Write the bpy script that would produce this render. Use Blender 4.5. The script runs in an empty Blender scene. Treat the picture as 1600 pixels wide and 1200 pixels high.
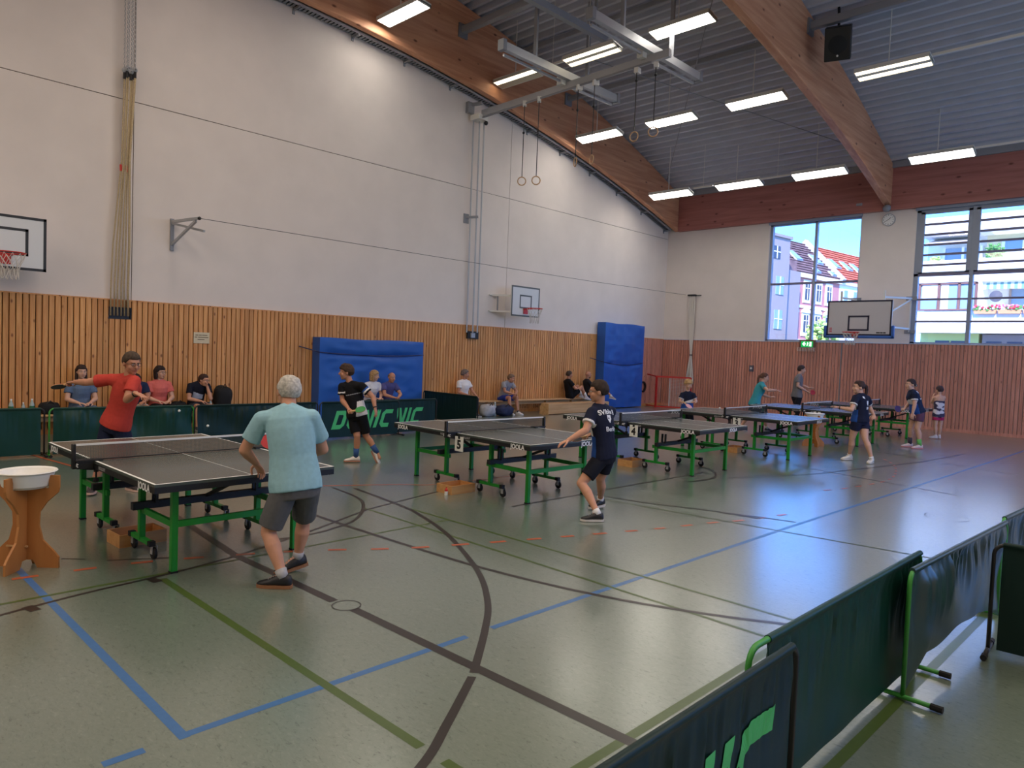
import bpy, bmesh, math, random
import numpy as np
from mathutils import Vector, Matrix, noise

random.seed(4)
SC = bpy.context.scene
COL = SC.collection

# ------------------------------------------------------------------ camera, world, sun, lights, exposure
def make_camera():
    f_px, yaw, pitch, roll = 1117.99, -0.76977, -0.04489, 0.03872
    cy, sy, cp, sp = math.cos(yaw), math.sin(yaw), math.cos(pitch), math.sin(pitch)
    fwd = Vector((sy * cp, cy * cp, sp))
    r0 = Vector((cy, -sy, 0.0))
    u0 = r0.cross(fwd)
    right = math.cos(roll) * r0 + math.sin(roll) * u0
    up = -math.sin(roll) * r0 + math.cos(roll) * u0
    cam = bpy.data.cameras.new('camera')
    cam.sensor_width = 36.0
    cam.lens = 36.0 * f_px / 1600.0
    cam.clip_start, cam.clip_end = 0.05, 800
    ob = bpy.data.objects.new('camera', cam)
    ob.matrix_world = Matrix(((right.x, up.x, -fwd.x, 15.2015), (right.y, up.y, -fwd.y, 0.0899),
                              (right.z, up.z, -fwd.z, 1.8392), (0, 0, 0, 1)))
    COL.objects.link(ob)
    SC.camera = ob

make_camera()
SC.view_settings.view_transform = 'Standard'
SC.view_settings.look = 'None'
SC.view_settings.gamma = 1.0
SC.view_settings.use_curve_mapping = False
SC.view_settings.exposure = 0.0
SC.cycles.use_denoising = True
SC.cycles.max_bounces = 8
SC.cycles.diffuse_bounces = 5
SC.cycles.transparent_max_bounces = 24
SC.cycles.sample_clamp_indirect = 6.0
SC.cycles.caustics_reflective = False
SC.cycles.caustics_refractive = False

def make_world():
    w = bpy.data.worlds.new('sky')
    SC.world = w
    w.use_nodes = True
    nt = w.node_tree
    nt.nodes.clear()
    out = nt.nodes.new('ShaderNodeOutputWorld')
    bg = nt.nodes.new('ShaderNodeBackground')
    tc = nt.nodes.new('ShaderNodeTexCoord')
    sep = nt.nodes.new('ShaderNodeSeparateXYZ')
    ramp = nt.nodes.new('ShaderNodeValToRGB')
    ramp.color_ramp.elements[0].position = 0.0
    ramp.color_ramp.elements[0].color = (0.6, 1.0, 1.6, 1)
    ramp.color_ramp.elements[1].position = 0.55
    ramp.color_ramp.elements[1].color = (0.12, 0.42, 1.8, 1)
    e = ramp.color_ramp.elements.new(0.16)
    e.color = (0.23, 0.80, 2.2, 1)
    nt.links.new(tc.outputs['Generated'], sep.inputs[0])
    nt.links.new(sep.outputs['Z'], ramp.inputs[0])
    nt.links.new(ramp.outputs[0], bg.inputs[0])
    bg.inputs[1].default_value = SKY_STRENGTH
    nt.links.new(bg.outputs[0], out.inputs[0])

SKY_STRENGTH = 2.7
make_world()

def light(name, kind, loc, energy, color, size=None, target=None):
    d = bpy.data.lights.new(name, kind)
    d.energy = energy
    d.color = color
    if kind == 'AREA':
        d.shape = 'RECTANGLE'
        d.size, d.size_y = size
    if kind == 'SUN':
        d.angle = 0.009
    o = bpy.data.objects.new(name, d)
    o.location = loc
    if target is not None:
        o.rotation_euler = (Vector(target) - Vector(loc)).to_track_quat('-Z', 'Y').to_euler()
    COL.objects.link(o)
    return o

light('sun', 'SUN', (40, -60, 70), 9.0, (1.0, 0.91, 0.78), target=(2, 40, 0))
WARM = (1.0, 0.86, 0.72)
HALL_W = 330.0
# broad area lights added for unseen lamp rows behind and beside the camera
for (lx, ly, lz, fac) in ((9.0, 3.5, 9.2, 0.6), (12.5, 7.0, 9.2, 0.38), (7.5, -4.5, 9.0, 1.1), (14.0, -4.5, 9.0, 0.5), (19.5, 4.0, 9.3, 0.8), (18.0, 11.0, 9.2, 1.1)):
    light('unseen_hall_fill', 'AREA', (lx, ly, lz), HALL_W * fac, WARM, (5.0, 3.0), (lx, ly, 0))

for (lx, ly, lz) in ((3.0, 6.1, 9.6), (5.4, 6.1, 9.6), (5.0, 2.0, 9.4)):     # area lights added above the frame for unseen lamps of these rows
    light('unseen_hall_lamp', 'AREA', (lx, ly, lz), 40.0, WARM, (1.55, 0.4), (lx, ly, 0))

# portals: guide the sampling of the sky through the hall's windows (they add no light)
def portal(loc, size, target):
    o = light('window_portal', 'AREA', loc, 1.0, (1, 1, 1), size, target)
    o.data.cycles.is_portal = True
portal((5.57, 24.5, 4.56), (3.0, 4.0), (5.57, 0, 4.56))
portal((10.15, 24.5, 4.56), (3.0, 4.0), (10.15, 0, 4.56))
for yy in (11.7, 19.85):
    portal((22.35, yy, 4.5), (6.6, 4.0), (0, yy, 4.5))

# ------------------------------------------------------------------ colour and materials
def lin(r, g, b):
    def f(c):
        c /= 255.0
        return c / 12.92 if c <= 0.04045 else ((c + 0.055) / 1.055) ** 2.4
    return (f(r), f(g), f(b))

MATS = {}
def mat(name, col, rough=0.5, metal=0.0, spec=0.5, emit=0.0, vcol=False, bump=None, noise_amt=0.0, noise_scale=8.0, sheen=0.0):
    if name in MATS:
        return MATS[name]
    m = bpy.data.materials.new(name)
    m.use_nodes = True
    nt = m.node_tree
    b = nt.nodes['Principled BSDF']
    b.inputs['Base Color'].default_value = (*col, 1)
    b.inputs['Roughness'].default_value = rough
    b.inputs['Metallic'].default_value = metal
    b.inputs['Specular IOR Level'].default_value = spec
    if sheen:
        b.inputs['Sheen Weight'].default_value = sheen
    if emit:
        b.inputs['Emission Color'].default_value = (*col, 1)
        b.inputs['Emission Strength'].default_value = emit
    src = None
    if vcol:
        a = nt.nodes.new('ShaderNodeAttribute')
        a.attribute_name = 'Col'
        src = a.outputs['Color']
    if noise_amt:
        tc = nt.nodes.new('ShaderNodeTexCoord')
        n = nt.nodes.new('ShaderNodeTexNoise')
        n.inputs['Scale'].default_value = noise_scale
        n.inputs['Detail'].default_value = 4
        nt.links.new(tc.outputs['Object'], n.inputs['Vector'])
        mp = nt.nodes.new('ShaderNodeMapRange')
        mp.inputs[1].default_value, mp.inputs[2].default_value = 0.3, 0.7
        mp.inputs[3].default_value, mp.inputs[4].default_value = 1 - noise_amt, 1 + noise_amt
        nt.links.new(n.outputs[0], mp.inputs[0])
        mx = nt.nodes.new('ShaderNodeMix')
        mx.data_type = 'RGBA'
        mx.blend_type = 'MULTIPLY'
        mx.inputs[0].default_value = 1.0
        if src is not None:
            nt.links.new(src, mx.inputs[6])
        else:
            mx.inputs[6].default_value = (*col, 1)
        nt.links.new(mp.outputs[0], mx.inputs[7])
        src = mx.outputs[2]
        if bump:
            bp = nt.nodes.new('ShaderNodeBump')
            bp.inputs['Strength'].default_value = bump
            bp.inputs['Distance'].default_value = 0.01
            nt.links.new(n.outputs[0], bp.inputs['Height'])
            nt.links.new(bp.outputs[0], b.inputs['Normal'])
    if src is not None:
        nt.links.new(src, b.inputs['Base Color'])
    MATS[name] = m
    return m

def wood_mat(name, c_lo, c_hi, c_knot, axis='Z', grain=22.0, rough=0.45, knots=1.0, per_obj=0.25, knot_scale=5.0, coord='Object', spec=0.4, ring=0.0):
    """stretched noise grain + Voronoi knots + a tint of its own for every object"""
    m = bpy.data.materials.new(name)
    m.use_nodes = True
    nt = m.node_tree
    L = nt.links.new
    b = nt.nodes['Principled BSDF']
    b.inputs['Roughness'].default_value = rough
    b.inputs['Specular IOR Level'].default_value = spec
    tc = nt.nodes.new('ShaderNodeTexCoord')
    oi = nt.nodes.new('ShaderNodeObjectInfo')
    addv = nt.nodes.new('ShaderNodeVectorMath')
    addv.operation = 'ADD'
    sc = nt.nodes.new('ShaderNodeVectorMath')
    sc.operation = 'SCALE'
    sc.inputs[0].default_value = (13.7, 7.3, 31.1)
    L(oi.outputs['Random'], sc.inputs['Scale'])
    L(tc.outputs[coord], addv.inputs[0])
    L(sc.outputs[0], addv.inputs[1])
    mp = nt.nodes.new('ShaderNodeMapping')
    k = {'X': (0.06, 1, 1), 'Y': (1, 0.06, 1), 'Z': (1, 1, 0.06)}[axis]
    mp.inputs['Scale'].default_value = k
    L(addv.outputs[0], mp.inputs[0])
    n = nt.nodes.new('ShaderNodeTexNoise')
    n.inputs['Scale'].default_value = grain
    n.inputs['Detail'].default_value = 5
    n.inputs['Distortion'].default_value = 0.6
    L(mp.outputs[0], n.inputs['Vector'])
    rp = nt.nodes.new('ShaderNodeValToRGB')
    rp.color_ramp.elements[0].position, rp.color_ramp.elements[1].position = 0.3, 0.72
    rp.color_ramp.elements[0].color = (*c_lo, 1)
    rp.color_ramp.elements[1].color = (*c_hi, 1)
    L(n.outputs[0], rp.inputs[0])
    col = rp.outputs[0]
    if knots:
        mk = nt.nodes.new('ShaderNodeMapping')
        kk = {'X': (0.5, 1, 1), 'Y': (1, 0.5, 1), 'Z': (1, 1, 0.5)}[axis]
        mk.inputs['Scale'].default_value = kk
        L(addv.outputs[0], mk.inputs[0])
        v = nt.nodes.new('ShaderNodeTexVoronoi')
        v.inputs['Scale'].default_value = knot_scale
        L(mk.outputs[0], v.inputs['Vector'])
        r2 = nt.nodes.new('ShaderNodeMapRange')
        r2.inputs[1].default_value, r2.inputs[2].default_value = 0.05, 0.13
        r2.inputs[3].default_value, r2.inputs[4].default_value = knots, 0.0
        L(v.outputs['Distance'], r2.inputs[0])
        mx = nt.nodes.new('ShaderNodeMix')
        mx.data_type = 'RGBA'
        L(r2.outputs[0], mx.inputs[0])
        L(col, mx.inputs[6])
        mx.inputs[7].default_value = (*c_knot, 1)
        col = mx.outputs[2]
    if per_obj:
        hs = nt.nodes.new('ShaderNodeHueSaturation')
        mr = nt.nodes.new('ShaderNodeMapRange')
        mr.inputs[3].default_value, mr.inputs[4].default_value = 1 - per_obj, 1 + per_obj
        L(oi.outputs['Random'], mr.inputs[0])
        L(mr.outputs[0], hs.inputs['Value'])
        L(col, hs.inputs['Color'])
        col = hs.outputs[0]
    L(col, b.inputs['Base Color'])
    MATS[name] = m
    return m

M_WHITE = mat('white_plaster', lin(226, 216, 210), 0.85, noise_amt=0.035, noise_scale=1.3, spec=0.2)
M_JOINT = mat('dark_joint', lin(56, 30, 16), 0.9)
M_PINE = wood_mat('orange_pine', lin(196, 130, 72), lin(226, 170, 108), lin(116, 60, 28), 'Z', 26, 0.5, 0.85, 0.13, 5.5)
M_PINE_BACKLIT = wood_mat('backlit_pine', lin(186, 122, 102), lin(212, 150, 130), lin(124, 72, 58), 'Z', 26, 0.5, 0.7, 0.12, 5.5)  # pine with the far end's backlit, reddish lens tone put into its colour
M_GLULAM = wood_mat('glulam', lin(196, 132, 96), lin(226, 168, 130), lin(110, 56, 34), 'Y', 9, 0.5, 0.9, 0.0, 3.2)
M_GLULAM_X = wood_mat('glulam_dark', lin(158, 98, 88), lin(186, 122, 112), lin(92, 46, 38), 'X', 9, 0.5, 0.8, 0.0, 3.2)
M_PLY = wood_mat('plywood', lin(176, 112, 58), lin(196, 134, 76), lin(150, 90, 44), 'Z', 8, 0.55, 0.0, 0.05)
M_BENCHWOOD = wood_mat('bench_wood', lin(196, 150, 100), lin(222, 182, 132), lin(150, 100, 60), 'Y', 14, 0.45, 0.0, 0.06)
M_BOXWOOD = wood_mat('box_wood', lin(196, 140, 84), lin(214, 164, 108), lin(150, 90, 50), 'Y', 14, 0.5, 0.0, 0.06)
M_STEEL = mat('grey_steel', lin(178, 180, 184), 0.42, 0.3)
M_STEEL_D = mat('dull_steel', lin(140, 142, 148), 0.55, 0.2)
M_PAINTGREY = mat('grey_paint', lin(150, 152, 158), 0.5)
M_BLACK = mat('black_paint', lin(24, 24, 26), 0.45)
M_RUBBER = mat('black_rubber', lin(18, 18, 19), 0.7)
M_GREEN = mat('green_paint', lin(24, 140, 44), 0.4)
M_GREENTUBE = mat('green_tube', lin(62, 150, 62), 0.4)
M_TABLE = mat('table_surface', lin(78, 86, 82), 0.26, noise_amt=0.03, noise_scale=3.0, spec=0.6)
M_LINE_W = mat('white_line', lin(232, 232, 226), 0.5)
M_PRINT_W = mat('white_print', lin(235, 235, 235), 0.5)
M_NETBLACK = mat('net_black', lin(22, 23, 24), 0.8)
M_LAMP = mat('lamp_housing', lin(225, 222, 215), 0.5)
M_BLUEMAT = mat('blue_vinyl', lin(34, 92, 178), 0.42, noise_amt=0.06, noise_scale=2.5, spec=0.5)
M_BLUEMAT_D = mat('blue_strap', lin(16, 34, 84), 0.5)
M_BARRIER = mat('green_vinyl', lin(8, 56, 46), 0.42, noise_amt=0.08, noise_scale=3.0, spec=0.35)
M_BARRIER_D = mat('dark_green_vinyl', lin(10, 40, 36), 0.45, noise_amt=0.08, noise_scale=3.0, spec=0.3)
M_LOGO = mat('logo_green', lin(74, 190, 112), 0.5)
M_RED = mat('red_paint', lin(196, 46, 40), 0.4)
M_ROPE = mat('hemp_rope', lin(182, 162, 128), 0.9, noise_amt=0.2, noise_scale=60)
M_CORD = mat('white_cord', lin(215, 208, 198), 0.8)
M_RINGWOOD = mat('ring_wood', lin(200, 160, 120), 0.4)
M_BOWL = mat('white_plastic', lin(238, 236, 230), 0.35)
M_GLASSBOTTLE = mat('bottle_plastic', lin(170, 185, 180), 0.15)
M_CLOTHBLACK = mat('black_fabric', lin(22, 22, 24), 0.85, noise_amt=0.2, noise_scale=9)

def lamp_glow(name, col, strength):
    m = mat(name, col, 0.4, emit=strength)
    return m
M_GLOW = lamp_glow('lamp_diffuser', (1.0, 0.93, 0.82), 21.0)
M_GLOW_DIM = lamp_glow('lamp_diffuser_warm', (1.0, 0.86, 0.60), 5.0)

def glass_mat():
    m = bpy.data.materials.new('window_glass')
    m.use_nodes = True
    nt = m.node_tree
    nt.nodes.clear()
    o = nt.nodes.new('ShaderNodeOutputMaterial')
    t = nt.nodes.new('ShaderNodeBsdfTransparent')
    t.inputs[0].default_value = (0.96, 0.98, 0.98, 1)
    g = nt.nodes.new('ShaderNodeBsdfGlossy')
    g.inputs['Roughness'].default_value = 0.02
    mx = nt.nodes.new('ShaderNodeMixShader')
    mx.inputs[0].default_value = 0.05
    nt.links.new(t.outputs[0], mx.inputs[1])
    nt.links.new(g.outputs[0], mx.inputs[2])
    nt.links.new(mx.outputs[0], o.inputs[0])
    return m
M_GLASS = glass_mat()

def net_mat(name, col, cell, thread, axes=('X', 'Z'), base=0.0):
    """a woven net: threads on a square grid, clear in between"""
    m = bpy.data.materials.new(name)
    m.use_nodes = True
    nt = m.node_tree
    L = nt.links.new
    b = nt.nodes['Principled BSDF']
    b.inputs['Base Color'].default_value = (*col, 1)
    b.inputs['Roughness'].default_value = 0.8
    tc = nt.nodes.new('ShaderNodeTexCoord')
    sp = nt.nodes.new('ShaderNodeSeparateXYZ')
    L(tc.outputs['Object'], sp.inputs[0])
    outs = []
    for ax in axes:
        d = nt.nodes.new('ShaderNodeMath'); d.operation = 'DIVIDE'; d.inputs[1].default_value = cell
        L(sp.outputs[ax], d.inputs[0])
        fr = nt.nodes.new('ShaderNodeMath'); fr.operation = 'FRACT'
        L(d.outputs[0], fr.inputs[0])
        lt = nt.nodes.new('ShaderNodeMath'); lt.operation = 'LESS_THAN'; lt.inputs[1].default_value = thread / cell
        L(fr.outputs[0], lt.inputs[0])
        outs.append(lt.outputs[0])
    mx = outs[0]
    for o2 in outs[1:]:
        q = nt.nodes.new('ShaderNodeMath'); q.operation = 'MAXIMUM'
        L(mx, q.inputs[0]); L(o2, q.inputs[1]); mx = q.outputs[0]
    L(mx, b.inputs['Alpha'])
    MATS[name] = m
    return m
M_NET = net_mat('table_net', lin(70, 76, 72), 0.0125, 0.0025, ('Y', 'Z'))
M_NET_BASKET = M_CORD

# ------------------------------------------------------------------ mesh helpers
class MB:
    def __init__(self):
        self.v, self.f = [], []
    def add(self, vs, fs):
        n = len(self.v)
        self.v += [tuple(p) for p in vs]
        self.f += [tuple(i + n for i in f) for f in fs]
        return self
    def box(self, a, b, rot=None):
        x0, y0, z0 = a; x1, y1, z1 = b
        vs = [(x0, y0, z0), (x1, y0, z0), (x1, y1, z0), (x0, y1, z0), (x0, y0, z1), (x1, y0, z1), (x1, y1, z1), (x0, y1, z1)]
        return self.add(vs, [(3, 2, 1, 0), (4, 5, 6, 7), (0, 1, 5, 4), (1, 2, 6, 5), (2, 3, 7, 6), (3, 0, 4, 7)])
    def bar(self, p, q, w, h=None, up=(0, 0, 1)):
        """rectangular bar from p to q, w wide, h along up"""
        h = h or w
        p, q = Vector(p), Vector(q)
        d = (q - p).normalized()
        u = Vector(up)
        if abs(d.dot(u)) > 0.95:
            u = Vector((1, 0, 0))
        s = d.cross(u).normalized() * (w / 2)
        t = s.cross(d).normalized() * (h / 2)
        vs = [p - s - t, p + s - t, p + s + t, p - s + t, q - s - t, q + s - t, q + s + t, q - s + t]
        return self.add(vs, [(0, 1, 2, 3), (7, 6, 5, 4), (1, 0, 4, 5), (2, 1, 5, 6), (3, 2, 6, 7), (0, 3, 7, 4)])
    def tube(self, pts, r, n=8, closed=False, taper=None):
        pts = [Vector(p) for p in pts]
        m = len(pts)
        rings = []
        prev = None
        for i, p in enumerate(pts):
            if closed:
                d = (pts[(i + 1) % m] - pts[i - 1])
            else:
                d = pts[min(i + 1, m - 1)] - pts[max(i - 1, 0)]
            d.normalize()
            if prev is None:
                u = Vector((0, 0, 1)) if abs(d.z) < 0.9 else Vector((1, 0, 0))
                s = d.cross(u).normalized()
            else:
                s = (prev - d * prev.dot(d)).normalized()
            prev = s
            t = d.cross(s)
            rr = taper[i] if taper else r
            rings.append([p + (s * math.cos(2 * math.pi * k / n) + t * math.sin(2 * math.pi * k / n)) * rr for k in range(n)])
        vs = [v for ring in rings for v in ring]
        fs = []
        for i in range(m if closed else m - 1):
            a, b = i * n, ((i + 1) % m) * n
            for k in range(n):
                fs.append((a + k, a + (k + 1) % n, b + (k + 1) % n, b + k))
        if not closed:
            fs.append(tuple(range(n - 1, -1, -1)))
            fs.append(tuple((m - 1) * n + k for k in range(n)))
        return self.add(vs, fs)
    def cyl(self, p, q, r, n=12):
        return self.tube([p, q], r, n)
    def lathe(self, prof, c=(0, 0, 0), n=24, axis='Z', cap=True):
        vs, fs = [], []
        m = len(prof)
        for k in range(n):
            a = 2 * math.pi * k / n
            for (r, h) in prof:
                x, y, z = r * math.cos(a), r * math.sin(a), h
                if axis == 'X':
                    x, y, z = z, x, y
                elif axis == 'Y':
                    x, y, z = x, z, y
                vs.append((c[0] + x, c[1] + y, c[2] + z))
        for k in range(n):
            for i in range(m - 1):
                a, b = k * m + i, ((k + 1) % n) * m + i
                fs.append((a, b, b + 1, a + 1))
        return self.add(vs, fs)
    def ball(self, c, r, n=10, m=7):
        if not hasattr(r, '__len__'):
            r = (r, r, r)
        vs = [(c[0], c[1], c[2] - r[2])]
        for i in range(1, m):
            a = math.pi * i / m - math.pi / 2
            for k in range(n):
                b = 2 * math.pi * k / n
                vs.append((c[0] + r[0] * math.cos(a) * math.cos(b), c[1] + r[1] * math.cos(a) * math.sin(b), c[2] + r[2] * math.sin(a)))
        vs.append((c[0], c[1], c[2] + r[2]))
        fs = [(0, 1 + (k + 1) % n, 1 + k) for k in range(n)]
        for i in range(m - 2):
            for k in range(n):
                a = 1 + i * n
                fs.append((a + k, a + (k + 1) % n, a + n + (k + 1) % n, a + n + k))
        t = len(vs) - 1
        a = 1 + (m - 2) * n
        fs += [(a + k, a + (k + 1) % n, t) for k in range(n)]
        return self.add(vs, fs)
    def prism(self, poly, h0, h1, axis='Z'):
        """polygon (a,b) extruded along an axis: X->(h,a,b)  Y->(a,h,b)  Z->(a,b,h)"""
        def P(a, b, h):
            return {'X': (h, a, b), 'Y': (a, h, b), 'Z': (a, b, h)}[axis]
        n = len(poly)
        vs = [P(a, b, h0) for a, b in poly] + [P(a, b, h1) for a, b in poly]
        fs = [tuple(range(n - 1, -1, -1)), tuple(range(n, 2 * n))]
        fs += [(i, (i + 1) % n, n + (i + 1) % n, n + i) for i in range(n)]
        return self.add(vs, fs)
    def mesh(self, name, smooth=False):
        me = bpy.data.meshes.new(name)
        me.from_pydata([tuple(v) for v in self.v], [], self.f)
        bm = bmesh.new()
        bm.from_mesh(me)
        bmesh.ops.recalc_face_normals(bm, faces=bm.faces)
        bm.to_mesh(me)
        bm.free()
        if smooth:
            me.shade_smooth()
        return me
    def build(self, name, m, parent=None, smooth=False, loc=None, rz=0.0, auto=False):
        me = self.mesh(name, smooth)
        if auto:
            me.shade_smooth()
            me.set_sharp_from_angle(angle=math.radians(35))
        return link(name, me, m, parent, loc, rz)

def link(name, me, m, parent=None, loc=None, rz=0.0):
    o = bpy.data.objects.new(name, me)
    if m is not None and not me.materials:
        me.materials.append(m)
    COL.objects.link(o)
    if parent is not None:
        o.parent = parent
    if loc is not None:
        o.location = loc
    o.rotation_euler = (0, 0, rz)
    return o

def tag(o, label=None, cat=None, group=None, kind=None):
    if label: o['label'] = label
    if cat: o['category'] = cat
    if group: o['group'] = group
    if kind: o['kind'] = kind
    return o

def thing(name, label, cat, loc=(0, 0, 0), rz=0.0, group=None):
    o = bpy.data.objects.new(name, None)
    o.empty_display_size = 0.2
    COL.objects.link(o)
    o.location = loc
    o.rotation_euler = (0, 0, rz)
    return tag(o, label, cat, group)

def structure(name, mb, m, parent=None, label=None, **kw):
    o = mb.build(name, m, parent, **kw)
    if parent is None:
        o['kind'] = 'structure'
        if label: o['label'] = label
    return o

def copy_tree(o, parent=None):
    c = o.copy()
    COL.objects.link(c)
    if parent is not None:
        c.parent = parent
    for ch in list(o.children):
        copy_tree(ch, c)
    return c

def bevel(o, w, seg=2):
    md = o.modifiers.new('bevel', 'BEVEL')
    md.width = w
    md.segments = seg
    md.limit_method = 'ANGLE'
    o.data.shade_smooth()
    o.data.set_sharp_from_angle(angle=math.radians(40))
    return o

TMP = bpy.data.scenes.new('workbench')     # modifiers and text are evaluated here, away from the full scene
def evaluated_mesh(o):
    TMP.collection.objects.link(o)
    vl = TMP.view_layers[0]
    vl.update()
    me = bpy.data.meshes.new_from_object(o.evaluated_get(vl.depsgraph))
    TMP.collection.objects.unlink(o)
    return me

def text_mesh(s, size, extrude=0.001, bold=0.0, shear=0.0, align='CENTER', spacing=1.0):
    cu = bpy.data.curves.new('txt', 'FONT')
    cu.body = s
    cu.size = size
    cu.extrude = extrude
    cu.offset = bold
    cu.shear = shear
    cu.align_x = align
    cu.align_y = 'CENTER'
    cu.space_character = spacing
    cu.resolution_u = 3
    o = bpy.data.objects.new('txt', cu)
    me = evaluated_mesh(o)
    bpy.data.objects.remove(o)
    bpy.data.curves.remove(cu)
    me.materials.clear()
    return me

def text_on(name, s, size, m, parent, origin, xdir, updir, bold=0.0, shear=0.0, spacing=1.0, sx=1.0):
    """flat print: text centred at origin, running along xdir, upright along updir"""
    me = text_mesh(s, size, 0.0008, bold, shear, spacing=spacing)
    x = Vector(xdir).normalized()
    u = Vector(updir).normalized()
    n = x.cross(u)
    me.transform(Matrix(((x.x * sx, u.x, n.x, origin[0]), (x.y * sx, u.y, n.y, origin[1]), (x.z * sx, u.z, n.z, origin[2]), (0, 0, 0, 1))))
    return link(name, me, m, parent)

# ------------------------------------------------------------------ hall dimensions (metres)
YF = 24.11          # inner face of the far wall
Y0 = -8.0           # near end of the hall
XR = 22.0           # right wall
ZD = 2.55           # top of the timber panelling
ZB = 6.63           # underside of the edge beam
def z_arch(y):      # underside of the curved glulam beams
    return 9.45 - 0.00856 * (y - 6.0) ** 2
def z_roof(y):      # top of the beams / underside of the decking
    return 11.5 - 0.0108 * (y - 6.0) ** 2
# ------------------------------------------------------------------ floor
def floor_mat():
    m = bpy.data.materials.new('green_grey_linoleum')
    m.use_nodes = True
    nt = m.node_tree
    L = nt.links.new
    b = nt.nodes['Principled BSDF']
    tc = nt.nodes.new('ShaderNodeTexCoord')
    mp = nt.nodes.new('ShaderNodeMapping')
    mp.inputs['Scale'].default_value = (0.45, 1.0, 1.0)
    mp.inputs['Rotation'].default_value = (0, 0, 0.3)
    L(tc.outputs['Object'], mp.inputs[0])
    n1 = nt.nodes.new('ShaderNodeTexNoise')
    n1.inputs['Scale'].default_value = 52
    n1.inputs['Detail'].default_value = 6
    n1.inputs['Roughness'].default_value = 0.7
    n1.inputs['Distortion'].default_value = 1.2
    L(mp.outputs[0], n1.inputs['Vector'])
    n2 = nt.nodes.new('ShaderNodeTexNoise')
    n2.inputs['Scale'].default_value = 0.8
    n2.inputs['Detail'].default_value = 3
    L(tc.outputs['Object'], n2.inputs['Vector'])
    rp = nt.nodes.new('ShaderNodeValToRGB')
    els = rp.color_ramp.elements
    els[0].position, els[0].color = 0.32, (*lin(67, 79, 69), 1)
    els[1].position, els[1].color = 0.74, (*lin(136, 146, 131), 1)
    e = els.new(0.42); e.color = (*lin(104, 117, 104), 1)
    e = els.new(0.60); e.color = (*lin(112, 124, 111), 1)
    L(n1.outputs[0], rp.inputs[0])
    mr = nt.nodes.new('ShaderNodeMapRange')
    mr.inputs[1].default_value, mr.inputs[2].default_value = 0.3, 0.7
    mr.inputs[3].default_value, mr.inputs[4].default_value = 0.94, 1.06
    L(n2.outputs[0], mr.inputs[0])
    mx = nt.nodes.new('ShaderNodeMix')
    mx.data_type = 'RGBA'; mx.blend_type = 'MULTIPLY'; mx.inputs[0].default_value = 1
    L(rp.outputs[0], mx.inputs[6]); L(mr.outputs[0], mx.inputs[7])
    L(mx.outputs[2], b.inputs['Base Color'])
    b.inputs['Coat Weight'].default_value = 1.0
    b.inputs['Coat Roughness'].default_value = 0.21
    b.inputs['Roughness'].default_value = 0.30
    b.inputs['Specular IOR Level'].default_value = 0.95
    return m
M_FLOOR = floor_mat()
mb = MB(); mb.box((-0.4, Y0, -0.25), (XR, YF + 0.35, 0.0))
floor = structure('floor', mb, M_FLOOR, label='grey-green linoleum sports hall floor with coloured court lines')

def line_mat(name, c):
    return mat(name, c, 0.3, noise_amt=0.06, noise_scale=25)
M_LB = line_mat('court_blue', lin(62, 108, 160))
M_LG = line_mat('court_green', lin(72, 92, 42))
M_LK = line_mat('court_black', lin(46, 40, 37))
M_LO = line_mat('court_orange', lin(180, 90, 58))

def smooth_path(pts, n=8):
    out = []
    P = [Vector((x, y)) for x, y in pts]
    for i in range(len(P) - 1):
        p0, p1, p2, p3 = P[max(i - 1, 0)], P[i], P[i + 1], P[min(i + 2, len(P) - 1)]
        for k in range(n):
            t = k / n
            out.append(0.5 * ((2 * p1) + (p2 - p0) * t + (2 * p0 - 5 * p1 + 4 * p2 - p3) * t * t + (3 * p1 - p0 - 3 * p2 + p3) * t ** 3))
    out.append(P[-1])
    return out

_lz = [0.0006]
def court_line(pts, w, m, curve=False):
    P = smooth_path(pts) if curve else [Vector(p) for p in pts]
    _lz[0] += 0.00004
    z = _lz[0]
    vs, fs = [], []
    for i, p in enumerate(P):
        d = (P[min(i + 1, len(P) - 1)] - P[max(i - 1, 0)]).normalized()
        s = Vector((-d.y, d.x)) * (w / 2)
        vs += [(p.x + s.x, p.y + s.y, z), (p.x - s.x, p.y - s.y, z)]
    for i in range(len(P) - 1):
        fs.append((2 * i, 2 * i + 1, 2 * i + 3, 2 * i + 2))
    q = MB(); q.add(vs, fs)
    return q.build('court_line', m, floor)

court_line([(8.2, 1.40), (11.92, 1.40)], 0.05, M_LB)
court_line([(11.89, 1.42), (11.89, 3.18)], 0.05, M_LB)
court_line([(11.89, 3.40), (11.95, 8.0), (12.2, 17.75), (12.3, 22.6)], 0.05, M_LB)
court_line([(11.9, 1.06), (11.9, 1.23)], 0.05, M_LB)
court_line([(9.56, 2.15), (12.70, 2.16)], 0.055, M_LG)
court_line([(12.86, 2.165), (13.3, 2.17)], 0.055, M_LG)
court_line([(13.3, 2.15), (13.3, 5.2)], 0.055, M_LG)
court_line([(14.07, 2.6), (14.11, 6.6)], 0.055, M_LG)
court_line([(9.45, 0.9), (9.42, 5.15)], 0.035, M_LG)
court_line([(8.55, 5.15), (13.3, 5.155)], 0.035, M_LG)
court_line([(8.4, 4.75), (13.3, 4.70)], 0.035, M_LG)
court_line([(9.72, 0.9), (9.56, 1.58), (9.48, 2.16), (9.33, 2.81), (8.97, 3.75), (8.57, 4.6), (8.42, 5.06), (7.75, 7.85), (7.56, 9.6)], 0.035, M_LK, True)
court_line([(7.6, 2.98), (9.3, 2.84), (10.80, 2.88)], 0.075, M_LK)
court_line([(11.02, 2.90), (13.5, 2.93)], 0.075, M_LK)
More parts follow.
